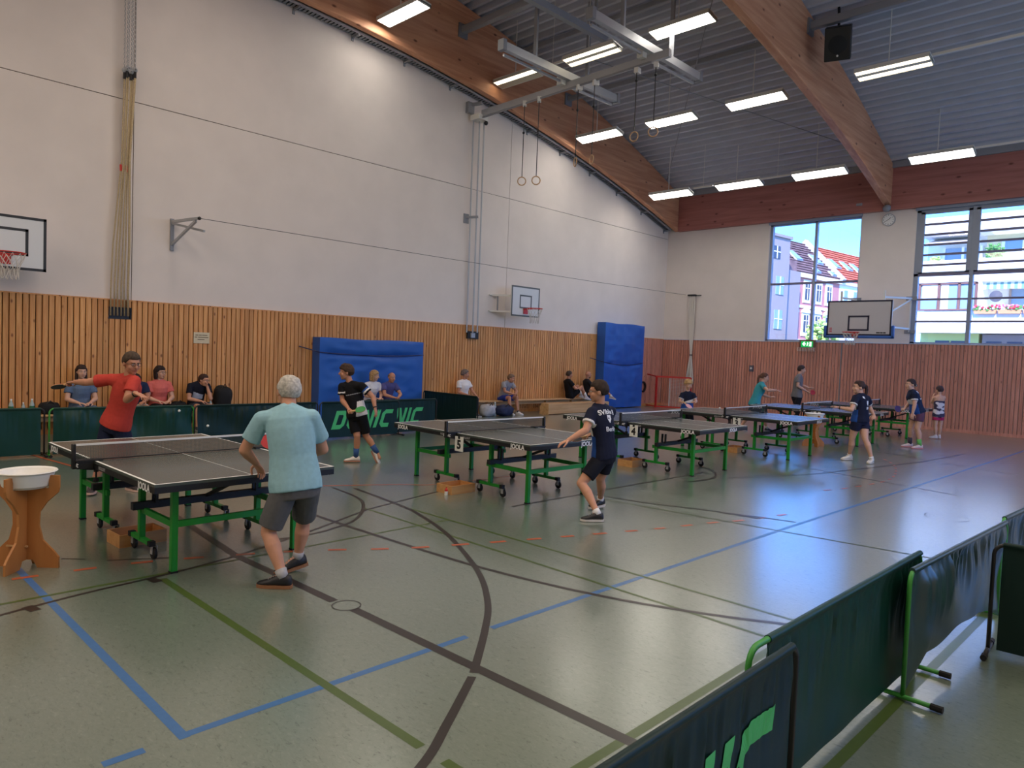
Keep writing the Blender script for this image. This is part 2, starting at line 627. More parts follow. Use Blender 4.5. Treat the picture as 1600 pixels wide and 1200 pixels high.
court_line([(7.4, 5.3), (8.55, 5.16), (9.04, 5.05), (9.88, 4.74), (10.9, 4.19), (11.51, 3.73), (11.89, 3.34), (12.30, 2.86)], 0.05, M_LK, True)
court_line([(12.33, 2.82), (12.62, 2.39), (12.83, 2.05), (13.1, 1.4), (13.2, 0.9)], 0.05, M_LK, True)
court_line([(8.0, 4.12), (8.4, 4.13), (9.56, 4.17), (10.82, 4.25), (11.78, 4.43), (12.48, 4.67), (13.17, 5.03), (13.8, 5.5)], 0.05, M_LK, True)
court_line([(7.2, 5.1), (7.92, 5.0), (8.39, 4.76), (8.83, 4.36), (9.01, 3.98), (9.07, 3.7), (9.05, 3.3)], 0.04, M_LK, True)
court_line([(8.82, 1.98), (9.07, 2.44)], 0.02, M_LK)
court_line([(8.55, 1.72), (8.68, 1.86)], 0.02, M_LK)
court_line([(9.60, 1.26), (9.72, 1.29)], 0.07, M_LK)
court_line([(9.50, 2.08), (9.62, 2.10)], 0.07, M_LK)
court_line([(7.0, 5.0), (7.5, 5.9), (7.8, 6.43), (7.89, 8.3), (7.7, 9.45), (7.2, 11.0)], 0.035, M_LO, True)
court_line([(2.3, 2.76), (4.2, 3.03)], 0.05, M_LO)
_or = smooth_path([(8.9, 1.3), (9.05, 2.2), (9.51, 3.3), (9.98, 4.05), (10.24, 4.6), (10.6, 5.48), (11.04, 6.63), (11.29, 7.43), (11.49, 7.96), (11.70, 8.9)], 40)
_d, _seg, _on = 0.0, [], True
for i in range(1, len(_or)):
    _d += (_or[i] - _or[i - 1]).length
    if _on: _seg.append((_or[i].x, _or[i].y))
    if _d > (0.17 if _on else 0.19):
        if _on and len(_seg) > 1: court_line(_seg, 0.05, M_LO)
        _seg, _on, _d = [], not _on, 0.0
_or = smooth_path([(11.3, 10.7), (11.47, 11.34), (11.6, 12.56), (11.41, 13.7), (11.04, 14.8), (10.58, 15.58)], 40)
_d, _seg, _on = 0.0, [], True
for i in range(1, len(_or)):
    _d += (_or[i] - _or[i - 1]).length
    if _on: _seg.append((_or[i].x, _or[i].y))
    if _d > (0.17 if _on else 0.19):
        if _on and len(_seg) > 1: court_line(_seg, 0.04, M_LO)
        _seg, _on, _d = [], not _on, 0.0
court_line([(9.35, 7.6), (10.16, 7.72), (11.25, 8.12), (11.9, 8.3)], 0.035, M_LK)
court_line([(11.1, 8.05), (11.55, 8.13)], 0.07, M_LK)
court_line([(9.37, 6.2), (9.42, 10.63)], 0.03, M_LK)
court_line([(9.6, 7.42), (10.27, 7.53), (11.77, 7.70), (13.5, 7.9)], 0.025, M_LG)
court_line([(9.9, 10.4), (10.6, 12.1), (11.3, 15.67), (11.5, 18.0)], 0.03, M_LK)
court_line([(10.0, 12.8), (12.73, 12.07)], 0.03, M_LK)
court_line([(9.6, 16.9), (10.2, 16.67), (11.7, 15.9), (12.9, 15.5)], 0.03, M_LK)
court_line([(8.7, 11.4), (9.1, 11.15), (9.55, 10.75), (9.8, 10.2), (9.75, 9.6)], 0.04, M_LK, True)
for (cx_, cy_, rr_) in ((12.99, 10.2, 0.24), (10.93, 2.9, 0.10)):
    court_line([(cx_ + rr_ * math.cos(a * math.pi / 12), cy_ + rr_ * math.sin(a * math.pi / 12)) for a in range(25)], 0.008, M_LK)

# ------------------------------------------------------------------ left wall: backing, plaster panels, planks
mb = MB()
ys = [Y0 + (YF + 0.3 - Y0) * i / 40 for i in range(41)]
mb.prism([(Y0, 0.0)] + [(YF + 0.3, 0.0)] + [(y, z_roof(y) + 0.1) for y in reversed(ys)], -0.3, -0.02, 'X')
wall_left = structure('wall_left', mb, M_JOINT, label='tall white gable wall with orange pine panelling below')

def wall_panel(ya, yb, za, zb_fn):
    n = 14
    top = [(ya + (yb - ya) * i / n, zb_fn(ya + (yb - ya) * i / n)) for i in range(n + 1)]
    q = MB()
    q.prism([(ya, za), (yb, za)] + list(reversed(top)), -0.02, 0.0, 'X')
    return q.build('wall_panel', M_WHITE, wall_left)
g = 0.007
ZJ = 6.39
seams = [Y0, -5.4, 4.96, 15.36, YF + 0.28]
for a, b_ in zip(seams[:-1], seams[1:]):
    wall_panel(a + g, b_ - g, ZD + 0.012, lambda y: ZJ - g)
    wall_panel(a + g, b_ - g, ZJ + g, lambda y: max(ZJ + 0.02, z_arch(y) + 0.35))
mb = MB(); mb.prism([(-0.02, 0.0), (0.030, 0.0), (0.030, 0.09), (-0.02, 0.10)], 2.0, YF, 'Y')
structure('baseboard_left', mb, M_PINE)
mb = MB(); mb.box((-0.02, 1.9, ZD - 0.012), (0.034, YF, ZD + 0.008))
structure('trim_1', mb, M_PINE)

def plank_mesh(h, w=0.086, t=0.026):
    q = MB()
    c = 0.006
    q.prism([(0, -w / 2), (t - c, -w / 2), (t, -w / 2 + c), (t, w / 2 - c), (t - c, w / 2), (0, w / 2)], 0, h, 'Z')
    return q.mesh('plank')
PL = {}
def plank(parent, y, z0, z1, m, far=False, w=0.086):
    key = (round(z1 - z0, 3), m.name, w)
    if key not in PL:
        PL[key] = plank_mesh(z1 - z0, w)
        PL[key].materials.append(m)
    o = bpy.data.objects.new('plank', PL[key])
    COL.objects.link(o)
    o.parent = parent
    d = random.uniform(-0.004, 0.0) if not far else random.uniform(-0.003, 0)
    if far:
        o.location = (y, YF - d, z0)
        o.rotation_euler = (0, 0, -math.pi / 2)
    else:
        o.location = (d, y, z0)
    return o
for i in range(222):
    y = 2.015 + 0.1 * i
    if y > YF - 0.03: break
    m_ = M_PINE if y < 22.3 else M_PINE_BACKLIT  # far-end planks take the backlit-toned copy of the same pine
    if 4.52 < y < 4.97:
        plank(wall_left, y, 0.09, 2.18, m_)
        plank(wall_left, y, 2.41, ZD - 0.012, m_)
    else:
        plank(wall_left, y, 0.09, ZD - 0.012, m_)

# ------------------------------------------------------------------ far wall with its two window bays
W1 = (4.07, 7.07)
W2 = (8.65, 11.65)
WZ0, WZ1 = 2.56, 6.56
mb = MB()
mb.box((-0.3, YF + 0.02, 0), (XR, YF + 0.32, WZ0))
mb.box((-0.3, YF, WZ0), (W1[0], YF + 0.32, 8.2))
mb.box((W1[1], YF, WZ0), (W2[0], YF + 0.32, 8.2))
mb.box((W2[1], YF, WZ0), (XR, YF + 0.32, 8.2))
mb.box((W1[0], YF, WZ1), (W1[1], YF + 0.32, 8.2))
mb.box((W2[0], YF, WZ1), (W2[1], YF + 0.32, 8.2))
wall_far = structure('wall_far', mb, M_WHITE, label='white far wall with two window bays above pine planks in a backlit red-brown tone')
for i in range(122):
    x = 0.06 + 0.1 * i
    plank(wall_far, x, 0.09, ZD - 0.005, M_PINE_BACKLIT, True, 0.084)
mb = MB(); mb.box((0, YF - 0.035, 0), (12.3, YF, 0.09)); structure('baseboard_far', mb, M_PINE_BACKLIT)
mb = MB(); mb.box((0.03, YF - 0.04, ZD - 0.01), (12.3, YF + 0.02, ZD + 0.012)); structure('trim_2', mb, mat('sill_blue', lin(196, 208, 226), 0.4))
mb = MB(); mb.box((6.68, YF - 0.034, 0.09), (6.705, YF - 0.02, ZD)); structure('trim_3', mb, M_STEEL_D)

# remaining walls of the hall (behind and to the right of the camera)
mb = MB(); mb.box((XR, Y0, 0), (XR + 0.3, YF + 0.3, 2.55)); mb.box((XR, Y0, 6.55), (XR + 0.3, YF + 0.3, 8.3))
for ya, yb in ((Y0, 8.4), (15.0, 16.2), (YF - 0.6, YF + 0.3)):
    mb.box((XR, ya, 2.55), (XR + 0.3, yb, 6.55))
mb.prism([(Y0, 8.3), (YF + 0.3, 8.3)] + [(y, max(8.31, z_roof(y) + 0.1)) for y in reversed(ys)], XR, XR + 0.3, 'X')
structure('wall_right', mb, M_WHITE)
ADDED_BAYS = ((8.4, 15.0), (16.2, YF - 0.6))  # openings added for daylight on the side out of view
mb = MB(); mb.box((-0.3, Y0 - 0.3, 0), (XR + 0.3, Y0, z_roof(Y0) + 0.2))
structure('wall_near', mb, M_WHITE)

# ------------------------------------------------------------------ ceiling decking, beams
M_DECK = mat('corrugated_deck', lin(196, 198, 208), 0.5, 0.0, noise_amt=0.05, noise_scale=2.0)
vs, fs = [], []
pitch, dep = 0.28, 0.15
y = Y0 - 0.2
prof = []
while y < YF + 0.25:
    for dy, dz in ((0.0, 0.0), (0.07, 0.0), (0.10, dep), (0.25, dep)):
        prof.append((y + dy, z_roof(y + dy) + dz))
    y += pitch
for (yy, zz) in prof:
    vs += [(-0.3, yy, zz), (XR + 0.2, yy, zz)]
for i in range(len(prof) - 1):
    fs.append((2 * i, 2 * i + 1, 2 * i + 3, 2 * i + 2))
mb = MB(); mb.add(vs, fs)
n0 = len(prof)
ceil = structure('ceiling', mb, M_DECK, label='grey corrugated steel roof decking with ribs across the hall')
md = ceil.modifiers.new('solid', 'SOLIDIFY'); md.thickness = 0.02; md.offset = 1

def roof_beam(x0, x1, dz, label, m=M_GLULAM):
    ysb = [Y0 + (YF - 0.02 - Y0) * i / 48 for i in range(49)]
    q = MB()
    q.prism([(y, z_arch(y) + dz) for y in ysb] + [(y, z_roof(y) - 0.004) for y in reversed(ysb)], x0, x1, 'X')
    o = q.build('roof_beam', m)
    bevel(o, 0.015, 1)
    return tag(o, label, None, None, 'structure')
roof_beam(0.30, 0.50, 0.0, 'curved glulam beam running along the top of the white gable wall')
roof_beam(7.73, 7.95, 0.10, 'curved glulam beam crossing the hall above the wall clock')
roof_beam(15.2, 15.42, 0.10, 'curved glulam beam above the camera side of the hall')
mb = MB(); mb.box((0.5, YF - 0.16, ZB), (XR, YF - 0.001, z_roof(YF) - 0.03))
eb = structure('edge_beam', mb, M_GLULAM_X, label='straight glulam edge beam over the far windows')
mb = MB(); mb.box((0.5, YF - 0.24, z_roof(YF) - 0.06), (XR, YF - 0.001, z_roof(YF) + 0.14)); structure('trim_4', mb, M_PAINTGREY)

# perforated cable tray along the curve
tray = thing('cable_tray', 'perforated grey cable tray following the curved beam on the white wall', 'cable tray', (0, 0, 0))
ysb = [2.0 + (YF - 0.25 - 2.0) * i / 60 for i in range(61)]
q = MB()
q.prism([(y, z_arch(y) - 0.06) for y in ysb] + [(y, z_arch(y) + 0.0) for y in reversed(ysb)], 0.24, 0.25, 'X')
q.prism([(y, z_arch(y) - 0.06) for y in ysb] + [(y, z_arch(y) + 0.0) for y in reversed(ysb)], 0.03, 0.04, 'X')
q.build('side_rail', M_STEEL, tray)
q = MB()
for i in range(230):
    y = 2.0 + i * 0.095
    q.bar((0.03, y, z_arch(y) - 0.055), (0.25, y, z_arch(y) - 0.055), 0.06, 0.006)
q.build('perforated_base', M_STEEL_D, tray)
for y in [3.6 + 1.55 * i for i in range(14)]:
    if y > YF - 0.3: continue
    q = MB()
    q.bar((0.0, y, z_arch(y) - 0.085), (0.29, y, z_arch(y) - 0.085), 0.045, 0.05)
    q.box((0.0, y - 0.03, z_arch(y) - 0.18), (0.02, y + 0.03, z_arch(y) - 0.06))
    q.build('bracket', M_STEEL_D, tray)
q = MB()
q.tube([(0.1, y, z_arch(y) - 0.01) for y in ysb], 0.03, 6)
q.tube([(0.17, y, z_arch(y) - 0.01) for y in ysb], 0.025, 6)
q.build('cable', M_BLACK, tray)

# steel purlins and thin roof braces between the beams
def purlin(xa, xb, y, z, label, w=0.16, h=0.18):
    t = thing('roof_purlin', label, 'purlin', (0, 0, 0))
    q = MB(); q.box((xa, y - w / 2, z - h / 2), (xb, y + w / 2, z + h / 2)); bevel(q.build('bar', M_PAINTGREY, t), 0.02)
    q = MB(); q.box((xa - 0.001, y - 0.15, z - 0.2), (xa + 0.05, y + 0.15, z + 0.16)); q.build('end_bracket', M_STEEL_D, t)
    q = MB(); q.box((xb - 0.05, y - 0.15, z - 0.2), (xb + 0.001, y + 0.15, z + 0.16)); q.build('end_bracket', M_STEEL_D, t)
    return t
purlin(0.5, 7.73, 12.85, 10.30, 'grey square steel purlin nearest the frame top between the two beams')
purlin(0.5, 7.73, 15.05, 10.42, 'grey steel purlin just under the decking above the ring gantry', 0.14, 0.14)
purlin(7.95, 15.2, 17.25, 9.82, 'grey steel purlin meeting the beam behind the black loudspeaker')
purlin(0.5, 7.73, 17.25, 9.72, 'grey steel purlin over the hanging gymnastic rings', 0.14, 0.14)
def rod(name, p, q_, r, label, cat='brace', m=M_STEEL_D):
    o = MB().cyl(p, q_, r, 6).build(name, m)
    return tag(o, label, cat)
rod('roof_brace', (0.6, 22.9, 8.35), (7.6, 13.6, 9.9), 0.012, 'thin steel brace cable running diagonally up under the decking to the nearer bay')
rod('roof_brace', (3.4, 14.2, 9.35), (7.6, 22.8, 8.2), 0.012, 'thin steel brace cable falling diagonally towards the far edge beam')

# ------------------------------------------------------------------ windows
M_FRAME = mat('window_frame', lin(146, 154, 168), 0.45)
M_FRAME_D = mat('window_bar', lin(120, 116, 140), 0.5)
def win_box(x0, x1, z0, z1, ya, yb, name, par, m):
    q = MB(); q.box((x0, ya, z0), (x1, yb, z1)); return q.build(name, m, par)
def pane(x0, x1, z0, z1, par, y=YF + 0.12):
    q = MB(); q.box((x0, y - 0.004, z0), (x1, y + 0.004, z1)); return q.build('pane', M_GLASS, par)

win1 = thing('window_1', 'four-pane hall window looking out on pink and brown-roofed houses', 'window', (0, 0, 0)); win1['kind'] = 'structure'; del win1['category']
x0, x1 = W1
q = MB()
for a, b_ in (((x0, WZ0), (x0 + 0.09, WZ1)), ((x1 - 0.03, WZ0), (x1, WZ1)), ((x0, WZ0), (x1, WZ0 + 0.06)), ((x0, WZ1 - 0.05), (x1, WZ1))):
    q.box((a[0], YF + 0.05, a[1]), (b_[0], YF + 0.2, b_[1]))
q.build('window_frame', M_FRAME, win1)
win_box(5.60, 5.68, WZ0, WZ1, YF + 0.05, YF + 0.19, 'mullion', win1, M_FRAME)
win_box(x0, x1, 4.49, 4.555, YF + 0.06, YF + 0.18, 'transom', win1, M_FRAME_D)
for (a, b_) in ((x0 + 0.09, 5.60), (5.68, x1 - 0.03)):
    pane(a, b_, WZ0 + 0.06, 4.49, win1); pane(a, b_, 4.555, WZ1 - 0.05, win1)

win2 = thing('window_2', 'hall window with horizontal louvre bars facing the white balcony house', 'window', (0, 0, 0)); win2['kind'] = 'structure'; del win2['category']
x0, x1 = W2
q = MB()
for a, b_ in (((x0, WZ0), (x0 + 0.12, WZ1)), ((x1 - 0.12, WZ0), (x1, WZ1)), ((x0, WZ0), (x1, WZ0 + 0.05)), ((x0, WZ1 - 0.07), (x1, WZ1))):
    q.box((a[0], YF + 0.04, a[1]), (b_[0], YF + 0.2, b_[1]))
q.build('window_frame', M_FRAME, win2)
win_box(10.10, 10.20, WZ0, WZ1, YF + 0.03, YF + 0.2, 'mullion', win2, M_FRAME)
win_box(x0, x1, 4.585, 4.665, YF + 0.04, YF + 0.19, 'transom', win2, M_FRAME_D)
for (a, b_) in ((x0 + 0.12, 10.10), (10.20, x1 - 0.12)):
    q = MB()
    for c, d in (((a, 4.665), (a + 0.10, WZ1 - 0.07)), ((b_ - 0.10, 4.665), (b_, WZ1 - 0.07)), ((a, WZ1 - 0.13), (b_, WZ1 - 0.07)), ((a, 4.665), (b_, 4.70))):
        q.box((c[0], YF + 0.02, c[1]), (d[0], YF + 0.1, d[1]))
    q.build('sash', M_FRAME, win2)
    for z in (6.13, 5.825, 5.52, 5.22, 4.915):
        win_box(a + 0.10, b_ - 0.10, z - 0.028, z + 0.028, YF + 0.06, YF + 0.16, 'louvre_bar', win2, M_FRAME_D)
    for z in (3.89, 3.23):
        win_box(a, b_, z - 0.025, z + 0.025, YF + 0.06, YF + 0.16, 'louvre_bar', win2, M_FRAME_D)
    pane(a + 0.1, b_ - 0.1, 4.70, WZ1 - 0.13, win2); pane(a, b_, WZ0 + 0.05, 4.585, win2)
for k, (ya, yb) in enumerate(ADDED_BAYS):      # unseen bays added in the right wall to let in more daylight
    wr_ = thing('window_%d' % (3 + k), 'added unseen window bay letting daylight in through the right-hand wall', 'window', (0, 0, 0)); wr_['kind'] = 'structure'; del wr_['category']
    q = MB()
    for a, b_ in (((ya, 2.55), (ya + 0.09, 6.55)), ((yb - 0.09, 2.55), (yb, 6.55)), ((ya, 2.55), (yb, 2.63)), ((ya, 6.47), (yb, 6.55)), (((ya + yb) / 2 - 0.05, 2.55), ((ya + yb) / 2 + 0.05, 6.55)), ((ya, 4.49), (yb, 4.56))):
        q.box((XR + 0.08, a[0], a[1]), (XR + 0.2, b_[0], b_[1]))
    q.build('window_frame', M_FRAME, wr_)
    q = MB(); q.box((XR + 0.136, ya + 0.05, 2.6), (XR + 0.144, yb - 0.05, 6.5)); q.build('pane', M_GLASS, wr_)
mb = MB(); mb.box((W1[0] - 0.03, YF - 0.06, WZ1 - 0.01), (W1[1] + 0.02, YF + 0.02, ZB + 0.01)); structure('trim_5', mb, M_FRAME)
mb = MB(); mb.box((W2[0] - 0.03, YF - 0.06, WZ1 - 0.01), (W2[1] + 0.6, YF + 0.02, ZB + 0.01)); structure('trim_6', mb, M_FRAME)
# ------------------------------------------------------------------ houses outside
def exterior():
    m_ground = mat('asphalt', lin(120, 120, 122), 0.9)
    mb = MB(); mb.box((-150, YF + 0.5, -0.4), (90, 200, -0.3))
    structure('ground', mb, m_ground, label='grey street ground outside the hall')
    m_white = mat('white_render', lin(244, 244, 240), 0.9)
    m_pinkf = mat('pink_render', lin(198, 130, 126), 0.9)
    m_cream = mat('cream_trim', lin(240, 226, 200), 0.9)
    m_greyf = mat('taupe_render', lin(160, 146, 142), 0.9)
    m_pane = mat('far_pane', lin(70, 86, 104), 0.6, spec=0.1)
    m_pane_b = mat('far_pane_pale', lin(140, 168, 196), 0.6, spec=0.1)
    m_brown = wood_mat('brown_tiles', lin(112, 80, 78), lin(158, 122, 116), lin(90, 60, 60), 'Y', 1.2, 0.8, 0.0, 0.0)
    m_orange = wood_mat('orange_tiles', lin(196, 92, 62), lin(226, 128, 96), lin(160, 70, 50), 'Y', 1.2, 0.8, 0.0, 0.0)
    m_zinc = mat('zinc', lin(196, 206, 216), 0.5)
    # local frame: X runs along the street front (away from the hall), Y into the house, Z up
    a = math.radians(6.8)
    rz = math.atan2(math.cos(a), math.sin(a))
    O = (-20.353, 84.119, 0)
    def house(name, label):
        return thing(name, label, 'house', O, rz)
    def part(name, m, par, boxes):
        q = MB()
        for b in boxes: q.box(*b)
        return q.build(name, m, par)
    # (local Y positive = away from the viewer, i.e. to the left of the direction X)
    h = house('townhouse', 'pink townhouse with cream window surrounds and brown tiled roof')
    part('wall', m_pinkf, h, [((-1.4, 0.0, -0.4), (10.7, 12, 12.4))])
    part('cornice', m_cream, h, [((-1.5, -0.35, 12.05), (10.75, 0.1, 12.55)), ((-1.4, -0.12, 8.45), (10.7, 0.0, 8.8)), ((-1.4, -0.12, 4.3), (10.7, 0.0, 4.7))])
    for wx in (0.02, 2.72, 5.45, 8.0):
        s = part('window_surround', m_cream, h, [((wx - 0.85, -0.1, 9.1), (wx + 0.85, 0.0, 11.85))])
        f = part('window', m_pane, s, [((wx - 0.45, -0.16, 9.5), (wx + 0.45, -0.1, 11.45))])
        part('glazing_bar', m_cream, s, [((wx - 0.04, -0.2, 9.5), (wx + 0.04, -0.15, 11.45)), ((wx - 0.45, -0.2, 10.8), (wx + 0.45, -0.15, 10.9))])
        s = part('window_surround', m_cream, h, [((wx - 0.85, -0.1, 5.1), (wx + 0.85, 0.0, 7.9))])
        part('window', m_pane, s, [((wx - 0.45, -0.16, 5.6), (wx + 0.45, -0.1, 7.62))])
        part('glazing_bar', m_cream, s, [((wx - 0.04, -0.2, 5.6), (wx + 0.04, -0.15, 7.62)), ((wx - 0.45, -0.2, 6.9), (wx + 0.45, -0.15, 7.0))])
        q = MB(); q.prism([(wx - 1.0, 7.9), (wx + 1.0, 7.9), (wx + 0.9, 8.15), (wx, 8.75), (wx - 0.9, 8.15)], -0.22, 0.0, 'Y'); q.build('pediment', m_cream, s)
    def roof(par, xa, xb, m, xa2=None, xb2=None):
        xa2 = xa if xa2 is None else xa2
        xb2 = xb if xb2 is None else xb2
        q = MB()
        q.add([(xa, -0.35, 12.5), (xb, -0.35, 12.5), (xb2, 5, 17.6), (xa2, 5, 17.6), (xa, 12, 12.5), (xb, 12, 12.5)],
              [(0, 1, 2, 3), (3, 2, 5, 4), (0, 3, 4), (1, 5, 2), (0, 4, 5, 1)])
        r = q.build('roof', m, par)
        for i in range(13):
            t = (i + 0.5) / 13
            q = MB(); q.bar((xa + (xa2 - xa) * t, -0.35 + 5.35 * t - 0.06, 12.5 + 5.1 * t + 0.07), (xb + (xb2 - xb) * t, -0.35 + 5.35 * t - 0.06, 12.5 + 5.1 * t + 0.07), 0.16, 0.09)
            q.build('tile_course', m, r)
        return r
    r = roof(h, -1.4, 10.6, m_brown)
    def skylight(par, x, t, w=1.0, hgt=0.26):
        y, z = -0.35 + 5.35 * t, 12.5 + 5.1 * t
        y2, z2 = -0.35 + 5.35 * (t + hgt), 12.5 + 5.1 * (t + hgt)
        q = MB(); q.bar((x, y - 0.12, z + 0.12), (x, y2 - 0.12, z2 + 0.12), w, 0.16, up=(0, -0.7, 0.72))
        f = q.build('roof_window', m_zinc, par)
        q = MB(); q.bar((x, y - 0.2, z + 0.28), (x, y2 - 0.24, z2 + 0.1), w - 0.25, 0.06, up=(0, -0.7, 0.72)); q.build('pane', m_pane_b, f)
    for x in (3.2, 8.2): skylight(h, x, 0.34, 1.5)
    for x in (5.2, 9.0): skylight(h, x, 0.06, 1.0, 0.12)
    q = MB(); q.bar((10.65, -0.5, 12.4), (10.65, 5.0, 17.9), 0.75, 0.7); q.build('fire_wall', m_zinc, h)
    h2 = house('townhouse', 'white townhouse under a bright orange tiled roof')
    part('wall', m_white, h2, [((10.75, 0.0, -0.4), (34, 12, 12.4))])
    part('cornice', m_cream, h2, [((10.75, -0.3, 12.05), (34, 0.1, 12.5))])
    roof(h2, 11.0, 34, m_orange)
    for x in (13.0, 16.2, 19.0, 22.0): skylight(h2, x, 0.34, 1.3)
    for wx in (12.4, 15.0, 18.0, 21.0):
        part('window', m_pane_b, h2, [((wx - 0.45, -0.1, 9.5), (wx + 0.45, 0.0, 11.4))])
        part('window', m_pane_b, h2, [((wx - 0.45, -0.1, 5.5), (wx + 0.45, 0.0, 7.5))])
    h3 = house('apartment_house', 'taupe corner house with flat roof and chimney at the window edge')
    part('wall', m_greyf, h3, [((-14.0, -3.0, -0.4), (-6.6, 8, 15.2))])
    part('parapet', m_greyf, h3, [((-14.2, -3.2, 15.2), (-6.4, 8, 15.5))])
    part('side_bay', m_greyf, h3, [((-6.6, -1.5, -0.4), (-1.45, 8, 12.3))])
    part('dormer_slope', m_brown, h3, [((-6.4, -1.0, 12.3), (-1.5, 6, 13.6))])
    part('chimney', m_greyf, h3, [((-8.4, 2.0, 15.5), (-6.9, 3.5, 16.6))])
    for (xa, xb, za, zb) in ((-9.9, -8.6, 12.9, 14.2), (-9.1, -7.6, 9.1, 11.05), (-9.1, -7.6, 5.4, 7.45)):
        f = part('window', m_pane_b if zb < 12 else m_pane, h3, [((xa, -3.08, za), (xb, -3.0, zb))])
        part('glazing_bar', m_white, f, [(((xa + xb) / 2 - 0.06, -3.12, za), ((xa + xb) / 2 + 0.06, -3.07, zb)), ((xa, -3.12, (za + zb) / 2), (xb, -3.07, (za + zb) / 2 + 0.1))])
    # white balcony house
    b = thing('balcony_house', 'white balcony apartment house with flower boxes and striped awning', 'house', (0, 43.5, 0), 0)
    m_br = mat('brown_window_frame', lin(122, 84, 78), 0.6)
    m_yel = mat('yellow_render', lin(222, 226, 140), 0.9)
    m_beige = mat('beige_render', lin(236, 220, 176), 0.9)
    def P(name, m, boxes, par=b):
        q = MB()
        for bb in boxes: q.box(*bb)
        return q.build(name, m, par)
    XE = 16.0
    P('wall', m_white, [((3.6, 1.6, -0.4), (XE, 9, 9.7)), ((3.6, 0.0, 6.42), (XE, 1.6, 7.6)), ((3.6, 0.0, 3.75), (XE, 1.6, 4.9)), ((3.6, 0.0, 8.95), (XE, 1.6, 9.9))])
    P('wall', m_yel, [((3.7, 0.8, -0.4), (6.45, 1.6, 3.75))])
    P('wall', m_greyf, [((6.6, 0.9, -0.4), (XE, 1.6, 3.7))])
    P('wall', m_beige, [((6.45, 1.3, 7.6), (XE, 1.65, 8.95))])
    P('partition', m_white, [((6.4, 0.0, 4.9), (6.6, 1.6, 6.42))])
    # four-part window with brown frames
    f = P('window', m_pane_b, [((3.72, 0.05, 4.98), (6.38, 0.2, 6.32))])
    P('window_frame', m_br, [((xx - 0.06, -0.05, 4.95), (xx + 0.06, 0.06, 6.36)) for xx in (3.72, 4.66, 5.6, 6.38)] + [((3.66, -0.05, 6.30), (6.44, 0.06, 6.38)), ((3.66, -0.08, 4.92), (6.44, 0.06, 5.0))], f)
    P('curtain', m_white, [((4.75, 0.02, 5.0), (5.1, 0.05, 6.3)), ((3.85, 0.02, 5.6), (4.6, 0.05, 6.3))], f)
    f = P('window', m_pane_b, [((7.6, 1.5, 5.0), (9.6, 1.58, 6.1))])
    P('window_frame', m_greyf, [((xx - 0.05, 1.42, 4.95), (xx + 0.05, 1.5, 6.15)) for xx in (7.6, 8.6, 9.6)], f)
    f = P('window', m_pane_b, [((7.2, 1.2, 7.65), (9.8, 1.28, 8.6))])
    P('window_frame', m_white, [((xx - 0.07, 1.12, 7.65), (xx + 0.07, 1.2, 8.65)) for xx in (7.2, 8.1, 9.0, 9.8)], f)
    f = P('window', m_pane_b, [((4.45, 1.4, 7.65), (6.2, 1.58, 8.4))])
    P('window_frame', m_white, [((xx - 0.06, 1.32, 7.65), (xx + 0.06, 1.4, 8.45)) for xx in (4.45, 5.35, 6.2)], f)
    for xx in (4.75, 5.5, 7.1, 8.0):
        f = P('window', m_pane, [((xx - 0.3, 0.72 if xx < 6.5 else 0.82, 2.3), (xx + 0.35, 0.8 if xx < 6.5 else 0.9, 3.35))])
    # awnings
    q = MB(); q.add([(3.9, 1.6, 8.95), (5.95, 1.6, 8.95), (5.95, -0.2, 8.5), (3.9, -0.2, 8.5), (3.9, -0.2, 8.42), (5.95, -0.2, 8.42), (3.9, 1.6, 8.87), (5.95, 1.6, 8.87)], [(0, 1, 2, 3), (3, 2, 5, 4), (4, 5, 7, 6), (0, 3, 4, 6), (1, 7, 5, 2)])
    q.build('awning', mat('awning_taupe', lin(206, 196, 190), 0.8), b)
    m_s1, m_s2 = mat('awning_white', lin(240, 240, 236), 0.8), mat('awning_green', lin(120, 170, 160), 0.8)
    aw = P('awning', m_s1, [((6.6, 1.2, 6.34), (10.2, 1.6, 6.41))])
    for i in range(24):
        P('stripe', m_s2 if i % 2 else m_s1, [((6.6 + 0.15 * i, 0.25, 6.02), (6.75 + 0.15 * i, 0.28, 6.36))], aw)
    # flower boxes on the balcony rail: each box and its blossoms
    m_box = mat('terracotta', lin(214, 150, 110), 0.7)
    m_leaf = mat('leaf_green', lin(96, 150, 84), 0.8)
    m_fl = [mat('flower_red', lin(226, 60, 84), 0.7), mat('flower_pink', lin(240, 130, 170), 0.7), mat('flower_white', lin(244, 236, 236), 0.7)]
    rnd = random.Random(5)
    for i in range(4):
        xx = 6.35 + 1.05 * i
        t = thing('flower_box', 'geranium flower box on the balcony rail, %s' % ('next to the brown-framed window', 'second from the brown-framed window', 'third from the brown-framed window', 'fourth from the brown-framed window')[i], 'flower box', (xx, 43.32, 4.72), 0, 'flower boxes on the balcony rail')
        q = MB(); q.prism([(0.04, 0), (0.96, 0), (1.0, 0.2), (0.0, 0.2)], -0.1, 0.1, 'Y'); q.build('box', m_box, t)
        q = MB()
        for k in range(26):
            c = (rnd.uniform(0.02, 0.98), rnd.uniform(-0.14, 0.12), rnd.uniform(0.18, 0.36))
            q.ball(c, rnd.uniform(0.05, 0.08), 5, 4)
        o = q.build('leaves', m_leaf, t); o['kind'] = 'stuff'
        for k in range(3):
            q = MB()
            for j in range(12):
                c = (rnd.uniform(0.02, 0.98), rnd.uniform(-0.2, 0.06), rnd.uniform(0.24, 0.44))
                q.ball(c, rnd.uniform(0.04, 0.075), 5, 4)
            o = q.build('blossom', m_fl[k], t); o['kind'] = 'stuff'
